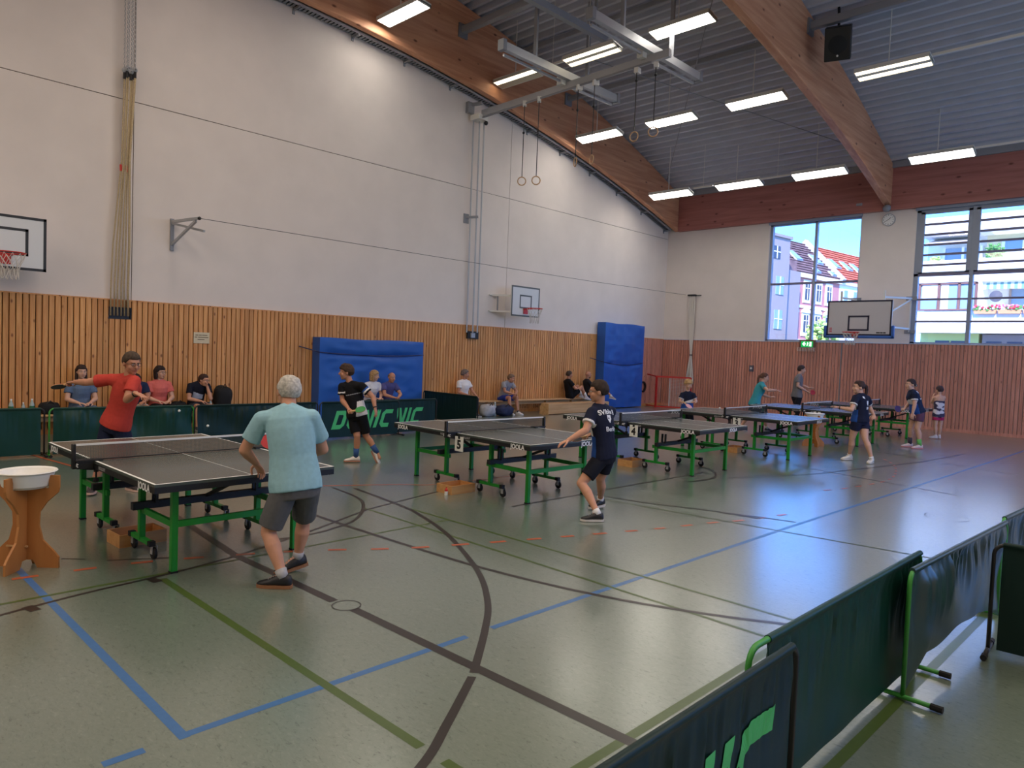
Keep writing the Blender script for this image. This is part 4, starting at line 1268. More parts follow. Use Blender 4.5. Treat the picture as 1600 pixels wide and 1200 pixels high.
# ------------------------------------------------------------------ blue mats
def soft_mat(name, y0, y1, z0, z1, x0, x1, label, strap_z, sag, wr, seed):
    t = thing(name, label, 'gym mat', (0, 0, 0))
    ny, nz = 40, 40
    rd = Vector((seed * 3.1, seed * 1.7, 0))
    vs, fs = [], []
    for j in range(nz + 1):
        for i in range(ny + 1):
            u, v = i / ny, j / nz
            y, z = y0 + (y1 - y0) * u, z0 + (z1 - z0) * v
            edge = min(u, 1 - u, 0.5) * 2
            dx = wr * (noise.noise(Vector((y * 1.3, z * 2.2, 0)) + rd) * 0.9 + 0.5 * noise.noise(Vector((y * 3, z * 5.5, 1)) + rd))
            dx -= 0.045 * math.exp(-((z - (strap_z - sag * 4 * u * (1 - u))) / 0.06) ** 2)
            if min(u, 1 - u) < 1e-6 or v > 1 - 1e-6: dx -= 0.02
            vs.append((x1 + dx * min(1, edge * 4 + 0.1), y, z + (0.012 * math.sin(u * 9 + seed) if v > 0.99 else 0)))
    for j in range(nz):
        for i in range(ny):
            a = j * (ny + 1) + i
            fs.append((a, a + 1, a + ny + 2, a + ny + 1))
    n = len(vs)
    border = [j * 0 + i for i in range(ny + 1)] + [(j + 1) * (ny + 1) + ny for j in range(nz)] + [nz * (ny + 1) + i for i in range(ny - 1, -1, -1)] + [j * (ny + 1) for j in range(nz - 1, 0, -1)]
    for b_ in border:
        vs.append((x0, vs[b_][1], vs[b_][2]))
    m = len(border)
    for k in range(m):
        fs.append((border[k], n + k, n + (k + 1) % m, border[(k + 1) % m]))
    fs.append(tuple(n + k for k in range(m)))
    q = MB(); q.add(vs, fs); q.build('cover', M_BLUEMAT, t, auto=True)
    q = MB(); pts = [(x1 - 0.012 + 0.012 * math.sin(k), y0 - 0.02 + (y1 - y0 + 0.04) * k / 16, strap_z - sag * 4 * (k / 16) * (1 - k / 16)) for k in range(17)]
    pts = [(0.045, y0 - 0.35, strap_z + 0.12), (x1 - 0.05, y0 - 0.025, strap_z + 0.01)] + pts + [(0.045, y1 + 0.06, strap_z)]
    q.tube(pts, 0.014, 6); q.build('tension_strap', M_BLUEMAT_D, t)
    return t
soft_mat('gym_mat', 8.92, 11.98, 0.03, 2.0, 0.05, 0.38, 'wide blue gym mat strapped to the pine wall behind the seated couple', 1.66, 0.05, 0.05, 1)
soft_mat('gym_mat', 19.85, 22.2, 0.03, 2.97, 0.05, 0.40, 'tall upright blue gym mat standing in the corner by the red goal', 1.62, 0.10, 0.05, 2)

# ------------------------------------------------------------------ benches along the wall
def wall_bench(ya, yb, label, legs=True, x0=0.12, x1=0.44, z=0.40):
    t = thing('gym_bench', label, 'bench', (0, 0, 0))
    q = MB(); q.box((x0, ya, z - 0.035), (x1, yb, z)); bevel(q.build('seat', M_BENCHWOOD, t), 0.008)
    n = max(2, int((yb - ya) / 1.3) + 1)
    for k in range(n):
        y = ya + 0.25 + (yb - ya - 0.5) * k / (n - 1)
        q = MB(); q.prism([(x0 + 0.03, 0), (x0 + 0.09, 0), (x0 + 0.11, 0.10), (x1 - 0.11, 0.10), (x1 - 0.09, 0), (x1 - 0.03, 0), (x1 - 0.05, z - 0.035), (x0 + 0.05, z - 0.035)], y - 0.02, y + 0.02, 'Y')
        q.build('leg', M_BENCHWOOD, t)
    q = MB(); q.box(((x0 + x1) / 2 - 0.015, ya + 0.2, z - 0.14), ((x0 + x1) / 2 + 0.015, yb - 0.2, z - 0.06)); q.build('stretcher', M_BENCHWOOD, t)
    return t
wall_bench(2.3, 6.9, 'long wooden bench behind the green barriers carrying bottles and four spectators')
wall_bench(9.3, 12.0, 'wooden bench in front of the wide blue mat with the seated couple', True, 0.42, 0.74)
wall_bench(12.9, 19.75, 'long wooden bench along the pine wall under the mast')
t = thing('gym_bench', 'pale wooden bench with a deep side board standing in front of the wall bench', 'bench', (1.0, 17.6, 0), 0)
q = MB(); q.box((0.16, -1.45, 0.02), (0.19, 1.55, 0.33)); bevel(q.build('side_board', M_BENCHWOOD, t), 0.006)
q = MB(); q.box((-0.14, -1.40, 0.30), (0.16, 1.5, 0.335)); q.build('seat', M_BENCHWOOD, t)
for y in (-1.45, 1.5):
    q = MB(); q.prism([(-0.16, 0), (0.16, 0), (0.16, 0.335), (-0.05, 0.335), (-0.16, 0.25)], y, y + 0.05, 'Y'); q.build('leg', M_BENCHWOOD, t)

# ------------------------------------------------------------------ red goal in the corner
gl = thing('goal', 'small red-framed goal with net folded into the corner by the tall blue mat', 'goal', (0, 0, 0))
A, B_, C_, D_ = (0.66, 22.75), (1.78, 23.25), (1.70, 23.98), (0.10, 23.0)
def gp(p, z): return (p[0], p[1], z)
for p in (A, B_):
    q = MB(); q.bar(gp(p, 0.0), gp(p, 1.14), 0.06, 0.06); q.build('post', M_RED, gl)
q = MB(); q.bar(gp(A, 1.14), gp(B_, 1.14), 0.06, 0.06); q.build('crossbar', M_RED, gl)
q = MB(); q.bar(gp(A, 1.14), gp(D_, 1.20), 0.045, 0.045); q.bar(gp(A, 0.04), gp(D_, 0.04), 0.045, 0.045); q.build('side_frame', M_RED, gl)
q = MB(); q.bar(gp(A, 0.04), gp(B_, 0.04), 0.05, 0.05); q.build('ground_bar', M_RED, gl)
q = MB()
for k in range(20):
    z = 0.09 + 0.052 * k
    q.bar((A[0] + 0.42, A[1] + 0.24, z), (B_[0] - 0.05, B_[1], z), 0.006, 0.008)
for k in range(8):
    f = 0.40 + 0.6 * k / 7
    q.bar((A[0] + (B_[0] - A[0]) * f, A[1] + 0.05 + (B_[1] - A[1]) * f, 0.06), (A[0] + (B_[0] - A[0]) * f, A[1] + 0.05 + (B_[1] - A[1]) * f, 1.12), 0.006, 0.006)
o = q.build('net', M_CORD, gl); o['kind'] = 'stuff'
q = MB(); q.bar((A[0] + 0.42, A[1] + 0.22, 0.05), (A[0] + 0.42, A[1] + 0.22, 1.1), 0.02, 0.02); q.build('inner_post', M_LAMP, gl)
q = MB(); q.lathe([(0.15, -0.03), (0.21, -0.03), (0.21, 0.03), (0.15, 0.03), (0.15, -0.03)], (0.06, 22.75, 0.72), 18, 'X')
tag(q.build('hoop_wheel', M_BLACK), 'black wheel hung on the planks between blue mat and red goal post', 'wheel')
# ------------------------------------------------------------------ barriers (surrounds)
GLYPHS = {  # letters of the surround print as bands between an outer and an inner outline (unit height, slanted afterwards)
    'D': [([(0, 1), (0.55, 1), (0.75, 0.8), (0.75, 0.2), (0.55, 0), (0, 0)], [(0.22, 0.77), (0.48, 0.77), (0.53, 0.71), (0.53, 0.29), (0.48, 0.23), (0.22, 0.23)], True)],
    'O': [([(0.2, 1), (0.56, 1), (0.75, 0.8), (0.75, 0.2), (0.56, 0), (0.2, 0), (0, 0.2), (0, 0.8)], [(0.27, 0.77), (0.49, 0.77), (0.53, 0.71), (0.53, 0.29), (0.49, 0.23), (0.27, 0.23), (0.22, 0.29), (0.22, 0.71)], True)],
    'N': [([(0, 0), (0, 1)], [(0.20, 0), (0.20, 1)], False), ([(0.04, 1), (0.48, 0)], [(0.26, 1), (0.70, 0)], False), ([(0.54, 0), (0.54, 1)], [(0.74, 0), (0.74, 1)], False)],
    'I': [([(0, 0), (0, 1)], [(0.21, 0), (0.21, 1)], False)],
    'C': [([(0.72, 1), (0.2, 1), (0, 0.8), (0, 0.2), (0.2, 0), (0.66, 0)], [(0.72, 0.77), (0.27, 0.77), (0.22, 0.71), (0.22, 0.29), (0.27, 0.23), (0.66, 0.23)], False)],
}
LW = {'D': 0.75, 'O': 0.75, 'N': 0.74, 'I': 0.21, 'C': 0.70}
def word_quads(word, h):
    """list of quads in (u, v), centred"""
    quads, x = [], 0.0
    for ch in word:
        for outer, inner, closed in GLYPHS[ch]:
            n = len(outer)
            for i in range(n if closed else n - 1):
                a, b, c, d = (Vector(q) for q in (outer[i], outer[(i + 1) % n], inner[(i + 1) % n], inner[i]))
                k = max(1, int(max((b - a).length, (c - d).length) / 0.045))
                for j in range(k):
                    f0, f1 = j / k, (j + 1) / k
                    quads.append([(x + t.x, t.y) for t in (a + (b - a) * f0, a + (b - a) * f1, d + (c - d) * f1, d + (c - d) * f0)])
        x += LW[ch] + 0.15
    tot = x - 0.15
    return [[((u - tot / 2 + 0.35 * (v - 0.5)) * h, (v - 0.5) * h) for u, v in qd] for qd in quads]

M_VINYL_SHINY = mat('sheen_toned_vinyl', lin(44, 66, 66), 0.34, noise_amt=0.08, noise_scale=3.0, spec=0.6)  # green vinyl with the grey backlight sheen also put into its colour
def barrier(label, p0, p1, h=0.72, z0=0.03, m=M_BARRIER, word=None, word_u=0.5, word_h=0.26, word_v=0.47, wr=0.012, sag=0.0, gather=0.02, bottom=None, feet=(True, True),
            frame=M_GREENTUBE, seed=0, side=1, name='barrier', inset=(0.045, 0.045), foot_len=0.34, drop=0.0):
    """fabric surround hung on a bent tube frame; side=+1 print faces to the left of p0->p1"""
    p0, p1 = Vector((*p0, 0)), Vector((*p1, 0))
    L_ = (p1 - p0).length
    ang = math.atan2((p1 - p0).y, (p1 - p0).x)
    t = thing(name, label, 'barrier', tuple(p0), ang)
    r = 0.013
    cr = 0.07
    pts = [(0, 0, 0.02)] + [(cr - cr * math.cos(a), 0, h - cr + cr * math.sin(a)) for a in [k * math.pi / 10 for k in range(6)]] + [(L_ - cr + cr * math.sin(a), 0, h - cr + cr * math.cos(a)) for a in [k * math.pi / 10 for k in range(6)]] + [(L_, 0, 0.02)]
    q = MB(); q.tube(pts, r, 8); q.build('frame', frame, t, True)
    for k, xx in enumerate((0.0, L_)):
        if not feet[k]: continue
        q = MB(); q.tube([(xx, -foot_len / 2, 0.022), (xx, foot_len / 2, 0.022)], 0.014, 8); f = q.build('foot', frame, t, True)
        q = MB()
        for yy in (-foot_len / 2, foot_len / 2): q.tube([(xx, yy - 0.03, 0.022), (xx, yy + 0.03, 0.022)], 0.019, 8)
        q.build('end_cap', M_RUBBER, f)
    rd = Vector((seed * 7.3, seed * 2.9, seed))
    zt = h + r + 0.003
    def S(u, v):
        """cloth point; u along 0..1, v up 0..1"""
        x = inset[0] + (L_ - inset[0] - inset[1]) * u
        zb = z0 if bottom is None else bottom(u)
        z = zb + (zt - zb) * v - sag * math.sin(math.pi * u) * (1 if v > 0.5 else v * 2) - drop * u * v
        amp = wr * (0.25 + 0.75 * math.sin(math.pi * min(1, max(0, v))) ** 0.7) * max(0.0, min(1.0, (0.95 - v) / 0.12))
        y = amp * (noise.noise(Vector((x * 3.2, z * 1.1, 0)) + rd) * 1.4 + noise.noise(Vector((x * 1.2 + z * 2.0, z * 1.3, 3)) + rd))
        gt = max(0, (v - 0.62) / 0.38)
        fold = noise.noise(Vector((x * 15.0, z * 1.2, 7)) + rd) + 0.5 * noise.noise(Vector((x * 34.0, z * 2.0, 2)) + rd)
        g2 = max(0.0, min(1.0, (v - 0.30) / 0.5)) * max(0.0, min(1.0, (0.945 - v) / 0.08))
        y += gather * 0.35 * g2 * fold
        return Vector((x, y, z))
    nx = int(max(40, L_ * 60))
    vv_ = [0.92 * j / 18 for j in range(19)] + [0.94, 0.955, 0.966, 0.976, 0.985, 0.993, 1.0]
    nz = len(vv_) - 1
    vs, fs = [], []
    for sd in (1, -1):
        for j in range(nz + 1):
            for i in range(nx + 1):
                p = S(i / nx, vv_[j])
                dz = p.z - h
                off = max(0.0025, math.sqrt(max(0.0, (r + 0.004) ** 2 - dz * dz)))
                vs.append((p.x, p.y + sd * off, p.z))
    m_ = (nx + 1) * (nz + 1)
    for j in range(nz):
        for i in range(nx):
            a = j * (nx + 1) + i
            fs.append((a, a + nx + 1, a + nx + 2, a + 1))
            fs.append((m_ + a, m_ + a + 1, m_ + a + nx + 2, m_ + a + nx + 1))
    rim = [i for i in range(nx + 1)] + [(j + 1) * (nx + 1) + nx for j in range(nz)] + [nz * (nx + 1) + i for i in range(nx - 1, -1, -1)] + [j * (nx + 1) for j in range(nz - 1, 0, -1)]
    for k in range(len(rim)):
        a, b = rim[k], rim[(k + 1) % len(rim)]
        fs.append((a, b, m_ + b, m_ + a))
    q = MB(); q.add(vs, fs); cl = q.build('cloth', m, t, auto=True)
    if word:
        vs, fs = [], []
        for qd in word_quads(word, word_h):
            base = len(vs)
            ok = True
            for (u, v) in qd:
                uu = word_u + u / L_ * (-1 if side > 0 else 1)
                vv = word_v + v / h
                if not (0.01 < uu < 0.99): ok = False
                p = S(min(0.995, max(0.005, uu)), vv)
                vs.append((p.x, p.y + side * 0.0065, p.z))
            if ok: fs.append((base, base + 1, base + 2, base + 3))
        q = MB(); q.add(vs, fs); q.build('print', M_LOGO, cl)
    return t

# row in front of the left-hand spectators
barrier('dark green barrier at the left frame edge in front of the bottles', (2.66, 0.75), (2.74, 2.90), seed=1, m=M_BARRIER, wr=0.008, side=-1, frame=M_BLACK)
barrier('green barrier with a bare green frame corner behind the red-shirted player', (2.80, 2.95), (2.95, 5.02), seed=2, wr=0.035, inset=(0.05, 0.02), gather=0.07, side=-1)
barrier('creased green barrier behind the net of the nearest table', (2.97, 5.03), (2.98, 7.36), seed=3, m=M_BARRIER_D, wr=0.035, gather=0.07, side=-1, frame=M_BLACK)
barrier('green barrier with the full DONIC print behind the boy in black', (3.0, 7.39), (3.08, 9.22), seed=4, m=M_BARRIER_D, wr=0.014, word='DONIC', word_u=0.53, word_h=0.37, word_v=0.48, side=-1, frame=M_BLACK)
barrier('green barrier half hidden behind the DONIC one, showing only the last letters', (2.90, 8.30), (2.86, 10.42), seed=5, m=M_BARRIER_D, wr=0.012, word='DONIC', word_u=0.47, word_h=0.37, word_v=0.48, side=-1, frame=M_BLACK)
barrier('plain dark green barrier standing across the bench end by the wide blue mat', (0.42, 12.0), (2.62, 11.92), seed=6, m=M_BARRIER_D, wr=0.006, side=1, frame=M_BLACK)
# row in the right foreground
barrier('nearest foreground barrier with a large green letter print', (14.10, 0.62), (14.09, 2.93), seed=7, m=M_BARRIER_D, wr=0.014, word='DONIC', word_u=0.585, word_h=0.40, word_v=0.43, side=-1, frame=M_BLACK, gather=0.06)
barrier('foreground barrier with the exposed green tube corner', (13.99, 2.72), (14.02, 4.93), seed=8, m=M_BARRIER, wr=0.024, inset=(0.16, 0.02), side=-1, feet=(True, True), gather=0.07)
barrier('sagging foreground barrier on a green T-foot with a loose lower hem', (14.10, 4.42), (14.20, 6.46), seed=9, m=M_VINYL_SHINY, wr=0.05, inset=(0.03, 0.03), gather=0.10, side=-1,
        bottom=lambda u: 0.03 + 0.155 * min(1.0, u / 0.14) * min(1.0, (1 - u) / 0.3) + 0.012 * math.sin(u * 17))
barrier('furthest foreground barrier leaving the frame at the right edge', (14.16, 6.55), (14.30, 8.80), seed=10, m=M_VINYL_SHINY, wr=0.035, gather=0.10, side=-1)
barrier('dark barrier turned square to the foreground row at the right frame edge', (14.28, 5.60), (16.5, 5.74), seed=11, m=M_BARRIER_D, wr=0.005, word='DONIC', word_u=0.42, word_h=0.34, word_v=0.45, side=-1, feet=(True, True), frame=M_BLACK)

# ------------------------------------------------------------------ table tennis tables
M_APRON = mat('table_apron', lin(22, 23, 26), 0.5)
M_BEAM = mat('table_beam', lin(30, 31, 36), 0.5)
def make_table():
    t = thing('table_tennis_table', 'x', 'table', (0, 0, 0), 0, 'green-legged table tennis tables')
    HL, HW = 1.37, 0.7625
    for s in (-1, 1):
        xa, xb = (0.003, HL) if s > 0 else (-HL, -0.003)
        q = MB(); q.box((xa, -HW, 0.738), (xb, HW, 0.76)); top = q.build('tabletop', M_TABLE, t)
        q = MB()
        z0, z1 = 0.76, 0.7607
        q.box((xa, -HW, z0), (xb, -HW + 0.02, z1)); q.box((xa, HW - 0.02, z0), (xb, HW, z1)); q.box((xa, -0.002, z0), (xb, 0.002, z1))
        e = xb if s > 0 else xa
        q.box((e - 0.02 if s > 0 else e, -HW + 0.02, z0), (e if s > 0 else e + 0.02, HW - 0.02, z1))
        q.build('painted_line', M_LINE_W, top)
        q = MB()
        q.box((xa, -HW + 0.001, 0.69), (xb, -HW + 0.03, 0.738)); q.box((xa, HW - 0.03, 0.69), (xb, HW - 0.001, 0.738))
        q.box((xa, -HW + 0.03, 0.69), (xa + 0.03, HW - 0.03, 0.738)); q.box((xb - 0.03, -HW + 0.03, 0.69), (xb, HW - 0.03, 0.738))
        ap = q.build('apron', M_APRON, t)
        xl, xp = s * 1.125, s * 0.45
        for y in (-0.52, 0.52):
            q = MB(); q.box((xl - 0.025, y - 0.025, 0.012), (xl + 0.025, y + 0.025, 0.70)); lg = bevel(q.build('leg', M_GREEN, t), 0.004, 1)
            q = MB(); q.box((xl - 0.027, y - 0.027, 0.0), (xl + 0.027, y + 0.027, 0.014)); q.build('foot_cap', M_RUBBER, lg)
            q = MB(); q.box((xp - 0.025, y - 0.025, 0.13), (xp + 0.025, y + 0.025, 0.70)); bevel(q.build('post', M_GREEN, t), 0.004, 1)
            q = MB(); q.box((xp - 0.23, y - 0.02, 0.115), (xp + 0.23, y + 0.02, 0.15)); cb = q.build('castor_bar', M_GREEN, t)
            for dx in (-0.22, 0.22):
                q = MB(); q.lathe([(0.0, -0.014), (0.045, -0.014), (0.05, -0.008), (0.05, 0.008), (0.045, 0.014), (0, 0.014)], (xp + dx, y + 0.02, 0.05), 14, 'Y')
                q.box((xp + dx - 0.025, y - 0.025, 0.112), (xp + dx + 0.025, y + 0.025, 0.155)); q.build('castor', M_RUBBER, cb)
                q = MB(); q.box((xp + dx - 0.02, y - 0.002, 0.045), (xp + dx + 0.022, y + 0.003, 0.118)); q.box((xp + dx - 0.02, y + 0.037, 0.045), (xp + dx + 0.022, y + 0.041, 0.118)); q.build('castor_fork', M_STEEL, cb)
            q = MB(); q.box((min(xl, xp - s * 0.07), y - 0.015, 0.36), (max(xl, xp - s * 0.07), y + 0.015, 0.41)); q.build('side_rail', M_GREEN, t)
            for dx in (0.06, 0.12):
                q = MB(); q.box((xp + s * dx - 0.012, y * 0.86 - 0.012, 0.45), (xp + s * dx + 0.012, y * 0.86 + 0.012, 0.60)); q.build('latch_pin', M_BLACK, t)
        q = MB(); q.box((xl - 0.015, -0.52, 0.36), (xl + 0.015, 0.52, 0.41)); q.build('end_rail', M_GREEN, t)
        q = MB(); q.box((xp + s * 0.03, -0.62, 0.40), (xp + s * 0.09, 0.62, 0.46)); q.build('cross_beam', M_BEAM, t)
        q = MB(); q.bar((s * 1.05, 0.0, 0.66), (s * 0.52, 0.0, 0.45), 0.03, 0.03); q.build('strut', M_BEAM, t)
        for sy in (-1, 1):
            text_on('print', 'JOOLA', 0.076, M_PRINT_W, ap, (s * 1.16, sy * (HW + 0.0005), 0.712), (-sy, 0, 0), (0, 0, 1), 0.0025)
            text_on('print', 'ROLLOUT', 0.036, mat('print_grey', lin(160, 160, 160), 0.5), ap, (s * 0.22, sy * (HW + 0.0005), 0.714), (-sy, 0, 0), (0, 0, 1), 0.001)
        text_on('print', 'JOOLA', 0.078, M_PRINT_W, ap, (s * (HL + 0.0005), s * 0.28, 0.712), (0, s, 0), (0, 0, 1), 0.0025, 0.0)
    return t
def make_net():
    t = thing('table_tennis_net', 'x', 'net', (0, 0, 0), 0, 'nets clamped across the tables')
    HW = 0.7625
    q = MB(); q.box((-0.0015, -0.90, 0.768), (0.0015, 0.90, 0.9)); q.build('mesh', M_NET, t)
    q = MB(); q.box((-0.004, -0.90, 0.895), (0.004, 0.90, 0.9125)); q.build('top_tape', M_LINE_W, t)
    q = MB(); q.box((-0.003, -0.90, 0.764), (0.003, 0.90, 0.772)); q.build('lower_tape', M_NETBLACK, t)
    for s in (-1, 1):
        q = MB(); q.box((-0.022, s * 0.915 - 0.014, 0.70), (0.022, s * 0.915 + 0.014, 0.914)); bevel(q.build('net_post', M_BLACK, t), 0.004, 1)
        q = MB(); a, b = sorted((s * 0.70, s * 0.91)); q.box((-0.05, a, 0.7615), (0.05, b, 0.775)); q.box((-0.045, min(s * 0.78, s * 0.90), 0.70), (0.045, max(s * 0.78, s * 0.90), 0.76))
        cl = q.build('clamp', M_BLACK, t)
        q = MB(); q.cyl((0, s * 0.74, 0.58), (0, s * 0.74, 0.69), 0.008, 8); q.cyl((0, s * 0.74, 0.575), (0, s * 0.74, 0.60), 0.025, 10); q.cyl((0, s * 0.74, 0.66), (0, s * 0.74, 0.688), 0.02, 10); q.bar((0, s * 0.74, 0.685), (0, s * 0.85, 0.70), 0.03, 0.02); q.build('clamp_screw', M_BLACK, cl)
        text_on('print', 'DONIC', 0.045, M_PRINT_W, cl, (0.0, s * 0.901, 0.733), (-s, 0, 0), (0, 0, 1), 0.001, 0.3)
    return t
TABLES = [  # centre x, y, angle, label, net label
    (8.325, 2.768, 0.016, 'nearest table tennis table, between the red-shirted and the light-blue-shirted players', 'net of the nearest table with DONIC on its black clamp'),
    (8.25, 7.019, -0.03, 'table tennis table with plate five, where the young man in navy leans', 'net on the table with plate five'),
    (8.385, 10.63, -0.012, 'empty table tennis table with plate four', 'net on the empty table with plate four'),
    (8.50, 13.91, 0.003, 'table tennis table with plate three, its near half shining blue', 'net on the blue-shining table with plate three'),
    (8.48, 17.70, 0.0, 'table tennis table with plate two behind the ponytailed player', 'net on the table with plate two'),
    (8.62, 20.9, 0.0, 'furthest table tennis table, in front of the gray-shirted player', 'net on the furthest table near the far wall'),
]
tbl, net_ = None, None
for (x, y, a, lab, nlab) in TABLES:
    if tbl is None:
        tbl, net_ = make_table(), make_net()
        o, n = tbl, net_
    else:
        o, n = copy_tree(tbl), copy_tree(net_)
    for k, l in ((o, lab), (n, nlab)):
        k.location = (x, y, 0); k.rotation_euler = (0, 0, a); k['label'] = l

def number_plate(num, x, y, label, z=0.535, w=0.155, h=0.19):
    t = thing('number_plate', label, 'plate', (x, y, z), 0, 'number plates hung on the tables')
    q = MB(); q.box((-w / 2, -0.004, 0), (w / 2, 0.004, h)); q.build('board', M_LINE_W, t)
    text_on('digit', num, 0.155, M_BLACK, t, (0, -0.005, h * 0.43), (1, 0, 0), (0, 0, 1), 0.007)
    q = MB(); q.box((-0.02, -0.006, h - 0.03), (0.02, 0.03, h + 0.005)); q.build('clip', M_BLACK, t)
for num, x, y, w in (('5', 8.36, 6.215, 1), ('4', 8.56, 9.83, 1), ('3', 8.70, 13.11, 1), ('2', 8.78, 16.90, 1)):
    number_plate(num, x, y, {'5': 'white plate with the digit five on the table of the young man in navy', '4': 'white plate with the digit four on the empty table', '3': 'white plate with the digit three on the blue-shining table', '2': 'white plate with the digit two beyond the blue-shining table'}[num])

# ------------------------------------------------------------------ ball boxes under the tables
def ball_box(x, y, a, label, lx=0.30, ly=0.40, h=0.11):
    t = thing('ball_box', label, 'box', (x, y, 0), a, 'open wooden ball boxes under the tables')
    w = 0.014
    for nm, p, q_ in (('side', (-lx / 2, -ly / 2, 0), (-lx / 2 + w, ly / 2, h)), ('side', (lx / 2 - w, -ly / 2, 0), (lx / 2, ly / 2, h)), ('end', (-lx / 2 + w, -ly / 2, 0), (lx / 2 - w, -ly / 2 + w, h)), ('end', (-lx / 2 + w, ly / 2 - w, 0), (lx / 2 - w, ly / 2, h)), ('bottom', (-lx / 2 + w, -ly / 2 + w, 0.004), (lx / 2 - w, ly / 2 - w, 0.014))):
        q = MB(); q.box(p, q_); q.build(nm, M_BOXWOOD, t)
    return t
ball_box(8.36, 2.36, 0.04, 'wooden ball box under the nearest table')
ball_box(8.30, 6.24, 0.0, 'wooden ball box with a small red bottle under the table with plate five')
ball_box(8.32, 10.17, 0.0, 'wooden ball box under the empty table with plate four')
ball_box(8.45, 13.60, 0.0, 'wooden ball box under the table with plate three')
t = thing('glue_bottle', 'small red and white bottle standing in front of a ball box', 'bottle', (8.40, 5.99, 0), 0)
q = MB(); q.lathe([(0, 0), (0.022, 0), (0.022, 0.05), (0, 0.05)], n=12); q.build('body', M_LINE_W, t)
q = MB(); q.lathe([(0, 0.05), (0.022, 0.05), (0.02, 0.075), (0.008, 0.085), (0.008, 0.1), (0, 0.1)], n=12); q.build('shoulder', M_RED, t)

# ------------------------------------------------------------------ bowl stands
def bowl_stand(x, y, a, label, blabel, s=1.0, digit=None):
    t = thing('bowl_stand', label, 'stand', (x, y, 0), a)
    half = [(0.055, 0.0), (0.255, 0.0), (0.255, 0.085), (0.22, 0.13), (0.13, 0.22), (0.10, 0.34), (0.105, 0.44), (0.16, 0.52), (0.245, 0.60), (0.255, 0.64), (0.255, 0.735), (0.175, 0.735), (0.175, 0.63)]
    half[0] = (0.09, 0.0)
    outl = [(0.06, 0.06)] + half
    poly = [(p[0] * s, p[1] * s) for p in outl] + [(-p[0] * s, p[1] * s) for p in reversed(outl)]
    for k in range(2):
        q = MB()
        q.prism(poly, -0.009, 0.009, 'Y') if k == 0 else q.prism(poly, -0.009, 0.009, 'X')
        q.build('panel', M_PLY, t)
    q = MB(); q.bar((-0.14, -0.02, 0.17), (0.03, -0.03, 0.17), 0.012, 0.012); q.build('peg', M_BENCHWOOD, t)
    b = thing('ball_bowl', blabel, 'bowl', (x, y, 0.632 * s + 0.001), a)
    q = MB(); q.lathe([(0, 0.012), (0.13, 0.012), (0.15, 0.03), (0.18, 0.125), (0.205, 0.135), (0.21, 0.128), (0.19, 0.115), (0.165, 0.02), (0.14, 0.0), (0, 0.0)], n=32)
    q.build('shell', M_BOWL, b, auto=True)
    if digit: text_on('digit', digit, 0.09, M_BLACK, b, (0.0, -0.182, 0.07), (1, 0, 0), (0, 0, 1), 0.006)
bowl_stand(8.62, 1.46, 0.80, 'slotted plywood stand at the left frame edge beside the nearest table', 'white plastic ball bowl on the left-edge plywood stand')
bowl_stand(9.0, 16.2, 0.80, 'slotted plywood stand between the tables with plates three and two', 'white plastic bowl marked one on the stand behind the blue-shining table', 0.95, '1')

# ------------------------------------------------------------------ bottles and bags on and by the benches
def bottle(x, y, z, label, h=0.28, r=0.04, lab=lin(40, 110, 70)):
    t = thing('water_bottle', label, 'bottle', (x, y, z), 0)
    q = MB(); q.lathe([(0, 0), (r * 0.9, 0), (r, 0.01), (r, h * 0.62), (r * 0.4, h * 0.86), (r * 0.36, h * 0.93), (0, h * 0.93)], n=14); q.build('body', M_GLASSBOTTLE, t, auto=True)
    q = MB(); q.lathe([(r + 0.001, h * 0.28), (r + 0.001, h * 0.55)], n=14); q.build('paper_label', mat('bottle_label_%d' % int(lab[1] * 999), lab, 0.5), t)
    q = MB(); q.lathe([(0, h * 0.9), (r * 0.42, h * 0.9), (r * 0.42, h), (0, h)], n=12); q.build('cap', M_LINE_W, t)
bottle(0.3, 2.95, 0.40, 'green-labelled water bottle at the left frame edge on the bench')
bottle(0.3, 3.13, 0.40, 'small clear bottle between the two green-labelled bottles', 0.22, 0.03, lin(200, 190, 180))
bottle(0.3, 3.26, 0.40, 'green-labelled water bottle next to the black bag on the bench')
bottle(0.3, 6.43, 0.40, 'small orange juice bottle beside the boy resting his chin', 0.20, 0.03, lin(220, 120, 70))
def soft_bag(name, label, c, r, m=M_CLOTHBLACK, seed=1, cat='bag', strap=True):
    t = thing(name, label, cat, (c[0], c[1], c[2]), 0)
    q = MB(); q.ball((0, 0, r[2]), (1, 1, 1), 22, 16)
    vs = []
    for v in q.v:
        d = Vector((v[0], v[1], v[2] - r[2]))
        k = 1 + 0.16 * noise.noise(d * 2.1 + Vector((seed, seed, 0)))
        p = Vector((math.copysign(abs(d.x) ** 0.75, d.x) * r[0] * k, math.copysign(abs(d.y) ** 0.75, d.y) * r[1] * k, math.copysign(abs(d.z) ** 0.8, d.z) * r[2] * k))
        vs.append((p.x, p.y, max(0.0, p.z + r[2])))
    q.v = vs
    q.build('body', m, t, True)
    if strap:
        q = MB(); q.tube([(r[0] * 0.6, -r[1] * 0.7, r[2] * 1.2), (r[0] * 0.8, 0, r[2] * 2.2), (r[0] * 0.6, r[1] * 0.7, r[2] * 1.2)], 0.012, 6); q.build('strap', M_BLACK, t)
    return t
soft_bag('sports_bag', 'black bag on the bench next to the woman in the blue-grey shirt', (0.3, 3.52, 0.40), (0.13, 0.17, 0.11), seed=2)
soft_bag('backpack', 'tall rounded black backpack leaning on the pine planks', (0.22, 6.72, 0.40), (0.14, 0.19, 0.24), seed=5, cat='backpack')
